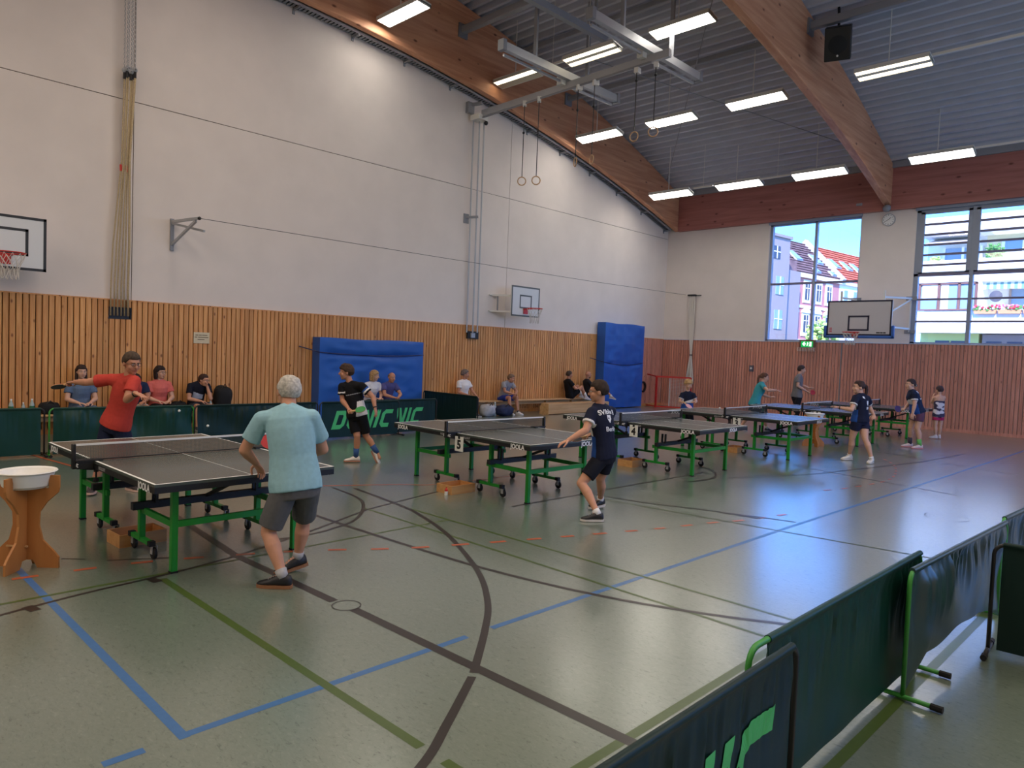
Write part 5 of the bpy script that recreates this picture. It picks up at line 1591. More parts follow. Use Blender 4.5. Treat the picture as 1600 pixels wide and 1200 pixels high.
soft_bag('sports_bag', 'black bag on the bench between the woman in coral and the boy resting his chin', (0.3, 5.78, 0.40), (0.12, 0.16, 0.09), seed=7)
soft_bag('sports_bag', 'dark blue bag on the floor at the feet of the grey-shirted spectator', (0.85, 14.62, 0.0), (0.2, 0.3, 0.16), mat('bag_navy', lin(34, 42, 74), 0.8, noise_amt=0.3, noise_scale=9), seed=8)
soft_bag('sports_bag', 'grey-white bag on the floor beside the dark blue one', (0.75, 14.05, 0.0), (0.2, 0.24, 0.17), mat('bag_grey', lin(180, 180, 184), 0.8, noise_amt=0.2, noise_scale=9), seed=9)
bottle(0.75, 14.34, 0.0, 'pink drinking bottle standing between the two floor bags', 0.40, 0.045, lin(220, 160, 150))

def ball(x, y, z, label):
    q = MB(); q.ball((0, 0, 0), 0.02, 14, 10)
    o = q.build('table_tennis_ball', M_LINE_W, None, True, (x, y, z)); tag(o, label, 'ball')
ball(3.9, 4.42, 0.735, 'white ball in flight before the green barrier, upper one')
ball(4.05, 4.80, 0.50, 'white ball in flight low before the green barrier')
ball(7.62, 14.45, 0.79, 'white ball just above the far end of the table with plate three')
# ------------------------------------------------------------------ people
def _frame(d, ref=(0, 0, 1)):
    d = Vector(d).normalized()
    r = Vector(ref)
    if abs(d.dot(r)) > 0.97: r = Vector((0, 1, 0)) if abs(d.y) < 0.9 else Vector((1, 0, 0))
    s = d.cross(r).normalized()
    return d, s, s.cross(d).normalized()

class Body:
    """collects closed, overlapping solids; fuse() turns them into one continuous skin"""
    def __init__(self):
        self.mb = MB()
    def loft(self, secs, n=18):
        """secs: (centre, u-axis, v-axis, ru, rv)"""
        vs, fs = [], []
        for c, u, v, a, b in secs:
            for k in range(n):
                t = 2 * math.pi * k / n
                vs.append(tuple(c + u * (a * math.cos(t)) + v * (b * math.sin(t))))
        m = len(secs)
        for i in range(m - 1):
            for k in range(n):
                fs.append((i * n + k, i * n + (k + 1) % n, (i + 1) * n + (k + 1) % n, (i + 1) * n + k))
        fs.append(tuple(range(n - 1, -1, -1)))
        fs.append(tuple((m - 1) * n + k for k in range(n)))
        self.mb.add(vs, fs)
    def cone(self, p, q, r0, r1, n=14, mid=None, flat=False, e=1.0):
        p, q = Vector(p), Vector(q)
        d, s, t = _frame(q - p)
        secs = []
        if not flat:
            for k in (0.15, 0.5, 0.8):
                secs.append((p - d * r0 * math.cos(k * math.pi / 2) , s, t, r0 * math.sin(k * math.pi / 2), r0 * math.sin(k * math.pi / 2) * e))
        secs.append((p, s, t, r0, r0 * e))
        if mid:
            for f, r in mid: secs.append((p + (q - p) * f, s, t, r, r * e))
        secs.append((q, s, t, r1, r1 * e))
        if not flat:
            for k in (0.8, 0.5, 0.15):
                secs.append((q + d * r1 * math.cos(k * math.pi / 2), s, t, r1 * math.sin(k * math.pi / 2), r1 * math.sin(k * math.pi / 2) * e))
        self.loft(secs, n)
    def ell(self, c, axes, r, n=14, m=10):
        q = MB(); q.ball((0, 0, 0), (1, 1, 1), n, m)
        c = Vector(c)
        vs = [tuple(c + axes[0] * (v[0] * r[0]) + axes[1] * (v[1] * r[1]) + axes[2] * (v[2] * r[2])) for v in q.v]
        self.mb.add(vs, q.f)
    def fuse(self, voxel, smooth=3, name='body'):
        me = self.mb.mesh('tmp')
        o = bpy.data.objects.new('tmp', me)
        md = o.modifiers.new('r', 'REMESH'); md.mode = 'VOXEL'; md.voxel_size = voxel
        if smooth:
            sm = o.modifiers.new('s', 'SMOOTH'); sm.factor = 0.5; sm.iterations = smooth
        out = evaluated_mesh(o)
        bpy.data.objects.remove(o); bpy.data.meshes.remove(me)
        out.name = name
        out.materials.clear()
        return out

def mesh_np(me):
    a = np.empty(len(me.vertices) * 3, np.float32)
    me.vertices.foreach_get('co', a)
    return a.reshape(-1, 3)

def join_meshes(ms, name):
    vs, fs = [], []
    for me in ms:
        n = len(vs)
        vs += [tuple(v.co) for v in me.vertices]
        fs += [tuple(i + n for i in p.vertices) for p in me.polygons]
        bpy.data.meshes.remove(me)
    me = bpy.data.meshes.new(name)
    me.from_pydata(vs, [], fs)
    return me

def paint(me, fn):
    co = mesh_np(me)
    col = np.ones((len(co), 4), np.float32)
    col[:, :3] = fn(co)
    at = me.color_attributes.new('Col', 'FLOAT_COLOR', 'POINT')
    at.data.foreach_set('color', col.ravel())

def wrinkle(me, amp, scale, seed, along=None):
    nrm = [tuple(v.normal) for v in me.vertices]
    out = []
    for v, nn in zip(me.vertices, nrm):
        p = v.co
        d = noise.noise(Vector((p.x * scale, p.y * scale, p.z * scale * 0.55)) + Vector((seed, seed * 2, 0)))
        d += 0.5 * noise.noise(Vector((p.x * scale * 2.2, p.y * scale * 2.2, p.z * scale)) + Vector((0, seed, 5)))
        a_ = amp * d
        out += [p.x + nn[0] * a_, p.y + nn[1] * a_, p.z + nn[2] * a_]
    me.vertices.foreach_set('co', out)

def hand_solids(w, tip, palm_n, thumb_side, k=1.0, curl=0.35, fist=False, finger_n=4):
    """wrist w, tip of middle finger, palm normal (the way the palm faces); returns Body"""
    b = Body()
    w, tip = Vector(w), Vector(tip)
    d = (tip - w).normalized()
    pn = Vector(palm_n); pn = (pn - d * pn.dot(d)).normalized()
    s = d.cross(pn).normalized() * thumb_side
    P = 0.088 * k
    b.loft([(w - d * 0.03 * k, s, pn, 0.027 * k, 0.020 * k), (w + d * 0.005 * k, s, pn, 0.029 * k, 0.019 * k), (w + d * 0.035 * k, s, pn, 0.038 * k, 0.016 * k), (w + d * P * 0.8, s, pn, 0.042 * k, 0.014 * k), (w + d * P, s, pn, 0.040 * k, 0.011 * k)], 14)
    lens = (0.068, 0.076, 0.071, 0.056)
    for i, L in enumerate(lens):
        off = (1.5 - i) * 0.0205 * k
        base = w + d * (P * (0.94 if i in (1, 2) else 0.89)) + s * off
        dirv = (d + s * (1.5 - i) * 0.06).normalized()
        p = base
        ang = curl * (0.8 + 0.15 * i) if not fist else 1.35
        a = ang * 0.5
        r = 0.0088 * k
        for j, f in enumerate((0.45, 0.32, 0.23)):
            dd = (dirv * math.cos(a) + pn * math.sin(a)).normalized()
            q = p + dd * (L * k * f)
            b.cone(p, q, r, r * 0.92, 8)
            p = q; r *= 0.92
            a += ang
    p = w + d * 0.022 * k + s * 0.030 * k
    t1 = p + (d * 0.55 + s * 0.75 + pn * 0.25).normalized() * 0.042 * k
    t2 = t1 + (d * 0.85 + s * 0.25 + pn * 0.45).normalized() * 0.032 * k
    t3 = t2 + (d * 0.9 - s * 0.1 + pn * 0.45).normalized() * 0.024 * k
    b.cone(p, t1, 0.0145 * k, 0.0115 * k, 8); b.cone(t1, t2, 0.0115 * k, 0.010 * k, 8); b.cone(t2, t3, 0.010 * k, 0.0085 * k, 8)
    return b

def skin_mat(name, c):
    return mat(name, c, 0.55, spec=0.35, vcol=False, noise_amt=0.05, noise_scale=14)

def V(t): return Vector(t)

def person(label, loc, rz, J, face, k=1.0, fem=0.0, fat=0.0, skin=lin(196, 142, 116), hair=('short', lin(60, 42, 30)), shirt=None, shorts=None, socks=None, shoes=None, toe=None, vox=0.009,
           hands=None, glasses=False, sleeve=0.58, leglen=0.8, hem=-0.14, long_pants=False, dress=None, sit=False, fist=(False, False), watch=None, beard=None, hip_lat=None, curl=(0.4, 0.4), shoulder_w=None):
    T = thing('person', label, 'person', (loc[0], loc[1], loc[2] if len(loc) > 2 else 0), rz)
    J = {a: V(b) for a, b in J.items()}
    H, N, HIP = J['head'], J['neck'], J['hip']
    lat = (J['sr'] - J['sl']); latn = lat.normalized()
    up = (N - HIP).normalized()
    hl = V(hip_lat).normalized() if hip_lat else (latn * 1.0 + ((J['kr'] - J['kl']).normalized() if (J['kr'] - J['kl']).length > 0.05 else latn) * 0.6)
    if hl.dot(latn) < 0: hl = -hl
    hl = (hl - up * hl.dot(up) * 0.5).normalized()
    # ---- torso sections
    def torso(off, lo=-0.16, hi=1.0, extra=0.0, flare=0.0):
        secs = []
        prof = [(-0.16, 0.148, 0.105), (-0.05, 0.168, 0.120), (0.06, 0.168, 0.118), (0.22, 0.152 - 0.012 * fem, 0.104), (0.40, 0.150 - 0.010 * fem, 0.104), (0.58, 0.160 - 0.006 * fem, 0.112), (0.74, 0.168 - 0.01 * fem, 0.112), (0.86, 0.162, 0.100), (0.94, 0.125, 0.080), (1.0, 0.075, 0.062)]
        for t, a, b in prof:
            if t < lo - 1e-6 or t > hi + 1e-6: continue
            c = HIP + (N - HIP) * t
            f = min(1, max(0, t))
            u = (hl * (1 - f) + latn * f).normalized()
            u = (u - up * u.dot(up)).normalized()
            v = up.cross(u).normalized()
            belly = fat * math.exp(-((t - 0.22) / 0.25) ** 2)
            bust = 0.028 * fem * math.exp(-((t - 0.66) / 0.12) ** 2)
            fl = flare * max(0, (0.35 - t)) if t < 0.35 else 0
            c2 = c + v * (0.012 * math.sin(math.pi * f) * -1 + belly * 0.35 + bust)
            secs.append((c2, u, v, (a + belly * 0.5) * k + off + fl, (b + belly * 0.65 + bust) * k + off + fl))
        return secs
    fwd_t = up.cross(latn).normalized()
    # ---- head frame
    F = V(face).normalized()
    U = Vector((0, 0, 1)) * 0.75 + (H - N).normalized() * 0.25
    R_ = F.cross(U).normalized()
    U = R_.cross(F).normalized()
    hk = 1.08 * (k ** 0.42)
    ax = (R_, F, U)
    def hp(x, y, z): return H + R_ * (x * hk) + F * (y * hk) + U * (z * hk)
    b = Body()
    b.loft(torso(0.0), 18)
    b.cone(N - up * 0.05 * k, H - U * 0.04 * hk - F * 0.02 * hk, 0.060 * k, 0.052 * k, 14)
    b.ell(hp(0, -0.012, 0.030), ax, (0.076 * hk, 0.094 * hk, 0.086 * hk), 20, 14)
    b.ell(hp(0, 0.024, -0.030), ax, (0.060 * hk, 0.064 * hk, 0.080 * hk), 16, 12)
    b.ell(hp(0, 0.058, -0.090), ax, (0.026 * hk, 0.022 * hk, 0.020 * hk), 10, 8)
    b.ell(hp(0, 0.076, 0.030), ax, (0.050 * hk, 0.014 * hk, 0.012 * hk), 12, 8)
    b.cone(hp(0, 0.084, 0.016), hp(0, 0.103, -0.022), 0.009 * hk, 0.0145 * hk, 10)
    b.ell(hp(0, 0.076, -0.056), ax, (0.026 * hk, 0.013 * hk, 0.013 * hk), 10, 8)
    for sx in (-1, 1):
        b.ell(hp(sx * 0.040, 0.055, -0.028), ax, (0.024 * hk, 0.026 * hk, 0.026 * hk), 10, 8)
        b.ell(hp(sx * 0.077, -0.012, -0.004), ax, (0.012 * hk, 0.019 * hk, 0.032 * hk), 10, 8)
    # ---- arms
    for s in 'lr':
        S, E, W = J['s' + s], J['e' + s], J['w' + s]
        C = HIP + (N - HIP) * 0.86
        b.cone(C + (S - C) * 0.3, S, 0.075 * k, 0.060 * k)
        b.cone(N, S + (C - S) * 0.12, 0.050 * k, 0.048 * k)
        b.cone(S, E, 0.058 * k, 0.042 * k, 14, [(0.35, 0.054 * k)])
        b.cone(E, W, 0.043 * k, 0.027 * k, 14, [(0.28, 0.044 * k), (0.7, 0.033 * k)])
    # ---- legs
    hj = {'l': HIP - hl * 0.088 * k - up * 0.03, 'r': HIP + hl * 0.088 * k - up * 0.03}
    for s in 'lr':
        K, A = J['k' + s], J['a' + s]
        th = 0.084 * k + 0.012 * fem * k + fat * 0.12
        b.cone(hj[s], K, th, 0.056 * k, 16, [(0.3, th * 0.97), (0.75, 0.066 * k + fat * 0.05)])
        back = (K - A).normalized().cross(hl).normalized()
        if back.dot(fwd_t) > 0: back = -back
        d, ss, tt = _frame(A - K)
        L_ = A - K
        secs = [(K - d * 0.02, ss, tt, 0.050 * k, 0.050 * k)]
        for f, r, o in ((0.0, 0.054, 0), (0.14, 0.053, 0.006), (0.32, 0.058 + 0.004 * fem, 0.014), (0.55, 0.048, 0.010), (0.78, 0.037, 0.004), (1.0, 0.036, 0.0)):
            secs.append((K + L_ * f + back * o * k, ss, tt, (r + fat * 0.05) * k, (r + fat * 0.05) * k))
        b.loft(secs, 14)
    # ---- feet (inside the shoes)
    toes = {}
    for s in 'lr':
        A = J['a' + s]
        td = V(toe[s]).normalized()
        toes[s] = td
        b.cone(A, A + td * 0.10 * k - Vector((0, 0, 0.045)) * (1 if td.z > -0.3 else 0.2), 0.036 * k, 0.028 * k, 12)
    parts = [b.fuse(vox, 2)]
    # ---- hands, five fingers each
    for idx, s in enumerate('lr'):
        E, W, T_ = J['e' + s], J['w' + s], J['h' + s]
        d = (T_ - W)
        if d.length < 0.02: d = (W - E)
        d.normalize()
        pn = (hands or {}).get(s)
        if pn is None:
            pn = Vector((0, 0, -1)) if abs(d.z) < 0.8 else (-latn if s == 'r' else latn)
        L = 0.17 * k
        ts = 1 if s == 'l' else -1
        hb = hand_solids(W, W + d * L, pn, ts, k, curl[idx], fist[idx])
        parts.append(hb.fuse(0.0042 if vox < 0.008 else 0.0055, 1))
    me = join_meshes(parts, 'body')
    me.shade_smooth()
    sk = skin_mat('skin_%d_%d' % (int(skin[0] * 1000), int(skin[2] * 1000)), skin)
    link('body', me, sk, T)
    # ---- face details
    ew, ed = mat('eye_white', lin(228, 224, 218), 0.3), mat('eye_dark', lin(46, 34, 26), 0.2)
    for sx in (-1, 1):
        q = Body(); q.ell(hp(sx * 0.030, 0.0765, 0.008), ax, (0.0125 * hk, 0.008 * hk, 0.0075 * hk), 12, 8)
        e = q.mb.build('eye', ew, T, True)
        q = Body(); q.ell(hp(sx * 0.030, 0.0825, 0.008), ax, (0.0056 * hk, 0.0035 * hk, 0.006 * hk), 10, 6)
        q.mb.build('iris', ed, e, True)
        q = Body(); q.cone(hp(sx * 0.014, 0.089, 0.028), hp(sx * 0.046, 0.077, 0.030), 0.0042 * hk, 0.003 * hk, 6)
        q.mb.build('eyebrow', mat('brow_%d' % int(hair[1][0] * 1000), tuple(c * 0.8 for c in hair[1]), 0.8), T)
    q = Body(); q.ell(hp(0, 0.0865, -0.0535), ax, (0.022 * hk, 0.0055 * hk, 0.0035 * hk), 12, 6); q.ell(hp(0, 0.086, -0.061), ax, (0.019 * hk, 0.006 * hk, 0.004 * hk), 12, 6)
    q.mb.build('mouth', mat('lips_%d' % int(skin[0] * 1000), (skin[0] * 0.75, skin[1] * 0.48, skin[2] * 0.45), 0.5), T, True)
    if glasses:
        q = MB()
        for sx in (-1, 1):
            q.tube([hp(sx * 0.031 + 0.021 * math.cos(a * math.pi / 7), 0.098, 0.008 + 0.016 * math.sin(a * math.pi / 7)) for a in range(14)], 0.0022, 5, True)
            q.tube([hp(sx * 0.052, 0.096, 0.012), hp(sx * 0.078, 0.03, 0.012), hp(sx * 0.079, -0.02, 0.006)], 0.002, 5)
        q.tube([hp(-0.010, 0.099, 0.012), hp(0.010, 0.099, 0.012)], 0.002, 5)
        q.build('glasses', M_BLACK, T)
    # ---- hair
    style, hc = hair
    hm = mat('hair_%d_%d' % (int(hc[0] * 1000), int(hc[2] * 1000)), hc, 0.75, noise_amt=0.35, noise_scale=45, spec=0.3)
    if style != 'bald':
        q = MB(); q.ball((0, 0, 0), (1, 1, 1), 36, 26)
        vs = []
        sd = sum(map(ord, label)) % 50
        thick = {'short': 0.011, 'grey': 0.010, 'kid': 0.017, 'bob': 0.016, 'pony': 0.010, 'bun': 0.010, 'cap': 0.008, 'fringe': 0.009, 'long': 0.014, 'curly': 0.020}[style]
        line = {'short': 0.34, 'grey': 0.46, 'kid': 0.20, 'bob': 0.24, 'pony': 0.40, 'bun': 0.36, 'cap': 0.34, 'fringe': 0.95, 'long': 0.3, 'curly': 0.32}[style]
        nape = {'short': -0.82, 'grey': -0.76, 'kid': -0.84, 'bob': -0.92, 'pony': -0.55, 'bun': -0.55, 'cap': -0.45, 'fringe': -0.58, 'long': -0.85, 'curly': -0.65}[style]
        for v in q.v:
            d = Vector(v)  # x right, y front, z up on the unit sphere
            front = d.y
            # hairline height: high at the front, low at the back
            az = math.atan2(d.x, d.y)       # 0 front, pi back
            t = abs(az) / math.pi
            sb = -0.28 if style != 'fringe' else -0.1
            if t < 0.27: lo = line
            elif t < 0.42: lo = line + (sb - line) * ((t - 0.27) / 0.15)
            elif t < 0.50: lo = sb
            elif t < 0.60: lo = sb + (nape - sb) * ((t - 0.50) / 0.10)
            else: lo = nape
            m = max(-1.0, min(1.0, (d.z - lo) / 0.10))
            if style == 'fringe' and d.z > 0.30: m = min(m, (0.40 - d.z) / 0.1)
            th = thick * (0.5 + 0.5 * m) - 0.016 * (0.5 - 0.5 * m)
            th += thick * 0.4 * noise.noise(d * 3.3 + Vector((sd, 0, 0))) * max(0, m)
            if style == 'kid' and d.y > 0.2 and d.z > 0.1: th += 0.008
            if d.z > 0.6: th += 0.004
            base = Vector((0.076 * d.x, 0.094 * d.y - 0.012, 0.086 * d.z + 0.030))
            n = Vector((d.x, d.y, d.z))
            p = base + n * th
            if d.z < 0.0 and t > 0.5: p.y -= 0.004
            vs.append(tuple(hp(p.x, p.y, p.z)))
        q.v = vs
        ho = q.build('hair', hm, T, True)
        if style in ('bob', 'long'):
            bb = Body()
            zl = -0.10 if style == 'bob' else -0.17
            for sx in (-1, 1):
                bb.cone(hp(sx * 0.070, -0.02, 0.03), hp(sx * 0.078, -0.005, zl), 0.026 * hk, 0.022 * hk, 10)
                bb.cone(hp(sx * 0.045, -0.070, 0.03), hp(sx * 0.050, -0.060, zl), 0.040 * hk, 0.030 * hk, 10)
            bb.cone(hp(0, -0.085, 0.02), hp(0, -0.075, zl), 0.036 * hk, 0.030 * hk, 10)
            me = bb.fuse(0.008, 3); me.shade_smooth(); link('hair_length', me, hm, ho)
        if style == 'pony':
            bb = Body(); pp = [hp(0, -0.10, 0.05), hp(0.0, -0.135, 0.02), hp(0.005, -0.145, -0.05), hp(0.01, -0.140, -0.14), hp(0.012, -0.130, -0.25)]
            for (p_, q_), (r0, r1) in zip(zip(pp, pp[1:]), ((0.022, 0.03), (0.03, 0.032), (0.032, 0.026), (0.026, 0.012))): bb.cone(p_, q_, r0, r1, 10)
            me = bb.fuse(0.007, 2); me.shade_smooth(); link('ponytail', me, hm, ho)
        if style == 'bun':
            bb = Body(); bb.ell(hp(0, -0.125, -0.01), ax, (0.034, 0.03, 0.034)); me = bb.fuse(0.007, 1); me.shade_smooth(); link('bun', me, hm, ho)
            q = MB(); q.tube([hp(0.033 * math.cos(a * math.pi / 6), -0.112, -0.01 + 0.033 * math.sin(a * math.pi / 6)) for a in range(12)], 0.006, 6, True); q.build('hair_tie', M_LINE_W, ho)
    if beard:
        bb = Body(); bb.ell(hp(0, 0.034, -0.062), ax, (0.056 * hk, 0.062 * hk, 0.050 * hk)); me = bb.fuse(0.006, 1); me.shade_smooth(); link('beard', me, mat('beard', beard, 0.8), T)
    # ---- shirt
    if shirt:
        b = Body()
        secs = torso(0.016, hem, 0.94, flare=0.03 if not sit else 0.0)
        c = HIP + (N - HIP) * hem
        b.loft(secs + [(N + up * 0.014 * k, latn, fwd_t, 0.068 * k, 0.064 * k)], 22)
        for s in 'lr':
            S, E = J['s' + s], J['e' + s]
            C = HIP + (N - HIP) * 0.86
            b.cone(C + (S - C) * 0.3, S, 0.084 * k, 0.069 * k)
            b.cone(N - up * 0.012 * k + (S - N) * 0.10, S + (C - S) * 0.12, 0.062 * k, 0.061 * k)
            b.cone(S - (E - S) * 0.02, S + (E - S) * sleeve, 0.068 * k, (0.066 + 0.010) * k, 16, flat=True)
        me = b.fuse(min(vox * 1.05, 0.010), 2, 'shirt')
        wrinkle(me, 0.005, 9.0, len(label))
        me.shade_smooth()
        base, fn = shirt if isinstance(shirt, tuple) and callable(shirt[1]) else (shirt, None)
        Lt = (N - HIP).length
        def cf(co):
            col = np.tile(np.array(base, np.float32), (len(co), 1))
            if fn:
                r = co - np.array(HIP, np.float32)
                t = r @ np.array(up) / Lt
                x = r @ np.array(latn)
                y = r @ np.array(fwd_t)
                sl = {}
                for s in 'lr':
                    S, E = np.array(J['s' + s]), np.array(J['e' + s])
                    ax_ = (E - S)
                    f = ((co - S) @ ax_) / (ax_ @ ax_)
                    dist = np.linalg.norm(co - (S + np.outer(np.clip(f, 0, 1), ax_)), axis=1)
                    sl[s] = np.where(dist < 0.098 * k, f, -1)
                fn(col, t, x, y, sl)
            return col
        paint(me, cf)
        link('shirt', me, mat('cloth', (0.5, 0.5, 0.5), 0.85, vcol=True, noise_amt=0.06, noise_scale=30, spec=0.2), T)
    # ---- shorts or trousers
    if shorts:
        base = shorts
        b = Body()
        b.loft(torso(0.013, -0.16, 0.12), 20)
        for s in 'lr':
            K, A = J['k' + s], J['a' + s]
            th = 0.098 * k + 0.012 * fem * k + fat * 0.12
            if long_pants:
                b.cone(hj[s], K, th, 0.074 * k, 16, [(0.5, 0.088 * k)])
                b.cone(K, K + (A - K) * 0.93, 0.074 * k, 0.058 * k, 16, flat=False)
            else:
                d = (K - hj[s])
                b.cone(hj[s] - d.normalized() * 0.02, hj[s] + d * leglen, th, (0.092 - 0.012 * (leglen > 0.7)) * k + fat * 0.08 + 0.012, 18, flat=True)
        me = b.fuse(min(vox * 1.05, 0.010), 2, 'shorts')
        wrinkle(me, 0.006, 8.0, len(label) + 3)
        me.shade_smooth()
        paint(me, lambda co: np.tile(np.array(base, np.float32), (len(co), 1)))
        link('trousers' if long_pants else 'shorts', me, mat('cloth', (0.5, 0.5, 0.5), 0.85, vcol=True, noise_amt=0.06, noise_scale=30, spec=0.2), T)
    # ---- socks and shoes
    for s in 'lr':
        K, A = J['k' + s], J['a' + s]
        td = toes[s]
        if socks:
            sc, sh = socks if not isinstance(socks, dict) else socks[s]
            q = Body(); top = A + (K - A) * sh
            q.cone(A - (K - A) * 0.04, top, 0.041 * k, (0.041 + 0.012 * min(1, sh / 0.5)) * k, 14, flat=True)
            q.mb.build('sock', mat('sock_%d_%d' % (int(sc[0] * 999), int(sc[2] * 999)), sc, 0.9, noise_amt=0.1, noise_scale=40), T, True)
        if shoes:
            uc, so = shoes
            hor = Vector((td.x, td.y, 0)).normalized() if abs(td.z) < 0.95 else Vector((1, 0, 0))
            f = td
            sd = f.cross(Vector((0, 0, 1))).normalized()
            u = sd.cross(f).normalized()
            base0 = A - u * 0.083 * k
            def sec(x, w, h0, h1): return (base0 + f * x * k + u * ((h0 + h1) / 2) * k, sd, u, w * k, (h1 - h0) / 2 * k)
            q = Body()
            q.loft([sec(-0.068, 0.012, 0.02, 0.07), sec(-0.060, 0.030, 0.012, 0.095), (sec(-0.03, 0.040, 0.010, 0.105)), sec(0.02, 0.043, 0.010, 0.108), sec(0.06, 0.044, 0.010, 0.090), sec(0.10, 0.047, 0.010, 0.068), sec(0.145, 0.046, 0.010, 0.054), sec(0.18, 0.036, 0.012, 0.044), sec(0.198, 0.014, 0.016, 0.032)], 14)
            sh_ = q.mb.build('shoe', mat('shoe_%d_%d' % (int(uc[0] * 999), int(uc[2] * 999)), uc, 0.5), T, True)
            q = MB()
            outl = [(-0.075, 0.0), (-0.068, 0.028), (-0.03, 0.041), (0.03, 0.043), (0.10, 0.050), (0.155, 0.047), (0.192, 0.030), (0.206, 0.0)]
            outl = outl + [(x, -y) for x, y in reversed(outl[1:-1])]
            pts0 = [tuple(base0 + f * x * k + sd * y * k) for x, y in outl]
            pts1 = [tuple(base0 + f * x * k + sd * y * k + u * 0.024 * k) for x, y in outl]
            n = len(outl)
            q.add(pts0 + pts1, [tuple(range(n - 1, -1, -1)), tuple(range(n, 2 * n))] + [(i, (i + 1) % n, n + (i + 1) % n, n + i) for i in range(n)])
            q.build('sole', mat('sole_%d_%d' % (int(so[0] * 999), int(so[2] * 999)), so, 0.6), sh_)
            q = MB()
            for j in range(4):
                x, h = 0.045 + 0.02 * j, 0.103 - 0.0105 * j
                q.tube([tuple(base0 + (f * (x) + sd * y + u * (h - 0.4 * abs(y))) * k) for y in (-0.022, 0, 0.022)], 0.003, 5)
            q.build('laces', mat('laces', lin(150, 150, 150) if uc[0] < 0.3 else lin(236, 236, 232), 0.8), sh_)
    if watch:
        E, W = J['e' + watch], J['w' + watch]
        d, a1, a2 = _frame(W - E)
        c = W - d * 0.02
        q = MB(); q.tube([tuple(c + (a1 * math.cos(a * math.pi / 8) + a2 * math.sin(a * math.pi / 8)) * 0.032 * k) for a in range(16)], 0.008, 6, True)
        q.build('wristband', M_BLACK, T)
    return T

def racket(grip, direction, normal, face_col, back_col, label):
    """table tennis bat: grip point (hand), direction towards the blade, normal of the blade; a thing of its own (world coordinates)"""
    d = V(direction).normalized()
    n = V(normal); n = (n - d * n.dot(d)).normalized()
    s = d.cross(n)
    t = thing('table_tennis_bat', label, 'bat', tuple(grip), 0)
    def P(x, y, z): return tuple(d * x + s * y + n * z)
    outl = []
    for a in range(24):
        tt = 2 * math.pi * a / 24
        x, y = 0.128 - 0.082 * math.cos(tt), 0.075 * math.sin(tt)
        outl.append((max(x, 0.052), y))
    for nm, z0, z1, m in (('blade', -0.003, 0.003, M_BENCHWOOD), ('rubber', 0.003, 0.006, face_col), ('rubber', -0.006, -0.003, back_col)):
        q = MB()
        k = len(outl)
        q.add([P(x, y, z0) for x, y in outl] + [P(x, y, z1) for x, y in outl], [tuple(range(k - 1, -1, -1)), tuple(range(k, 2 * k))] + [(i, (i + 1) % k, k + (i + 1) % k, k + i) for i in range(k)])
        q.build(nm, m, t)
    q = MB(); q.add([P(-0.045, -0.014, -0.011), P(0.056, -0.012, -0.010), P(0.056, 0.012, -0.010), P(-0.045, 0.014, -0.011), P(-0.045, -0.014, 0.011), P(0.056, -0.012, 0.010), P(0.056, 0.012, 0.010), P(-0.045, 0.014, 0.011)], [(3, 2, 1, 0), (4, 5, 6, 7), (0, 1, 5, 4), (1, 2, 6, 5), (2, 3, 7, 6), (3, 0, 4, 7)])
    q.build('handle', M_BENCHWOOD, t)
    return t

RZ = math.radians(44.204)      # the standing figures' own X axis in the hall
def to_world(loc, p):
    c, s = math.cos(RZ), math.sin(RZ)
    return (loc[0] + c * p[0] - s * p[1], loc[1] + s * p[0] + c * p[1], p[2])
def dir_world(p):
    c, s = math.cos(RZ), math.sin(RZ)
    return (c * p[0] - s * p[1], s * p[0] + c * p[1], p[2])
M_RUB_RED = mat('bat_red', lin(176, 32, 40), 0.6)
M_RUB_BLACK = mat('bat_black', lin(28, 28, 30), 0.6)
M_RUB_GREEN = mat('bat_green', lin(60, 150, 80), 0.6)
M_RUB_PURPLE = mat('bat_purple', lin(74, 56, 110), 0.6)
M_RUB_PINK = mat('bat_pink', lin(232, 170, 170), 0.6)

NAVY = lin(30, 34, 54)
ROYAL = lin(44, 84, 160)
WHITE = lin(226, 224, 224)
def team_shirt(col, t, x, y, sl):
    """navy club shirt: royal blue lower front and side, white chest wedge, white cuffs"""
    low = (t < 0.42) & (y > -0.035)
    col[low] = ROYAL
    wedge = (y > 0.0) & (t >= 0.42) & (t < 0.52 + 0.8 * np.clip(-x, -0.05, 0.2))  & (t < 0.66)
    col[wedge & (x < 0.05)] = WHITE
    for s in 'lr':
        arm = sl[s] > 0.06
        col[arm] = NAVY
        col[sl[s] > 0.50] = WHITE
def boy_shirt(col, t, x, y, sl):
    low = (t < 0.40) & (x < -0.06)
    col[low] = WHITE
    band = (t > 0.63) & (t < 0.655) & (np.abs(x) < 0.11) & (y > 0)
    col[band] = lin(150, 152, 160)
    for s in 'lr':
        col[sl[s] > 0.06] = lin(20, 20, 24)
        col[(sl[s] > 0.30) & (sl[s] < 0.40)] = ROYAL if s == 'l' else lin(20, 20, 24)
        col[(sl[s] > 0.40) & (sl[s] < 0.50)] = WHITE
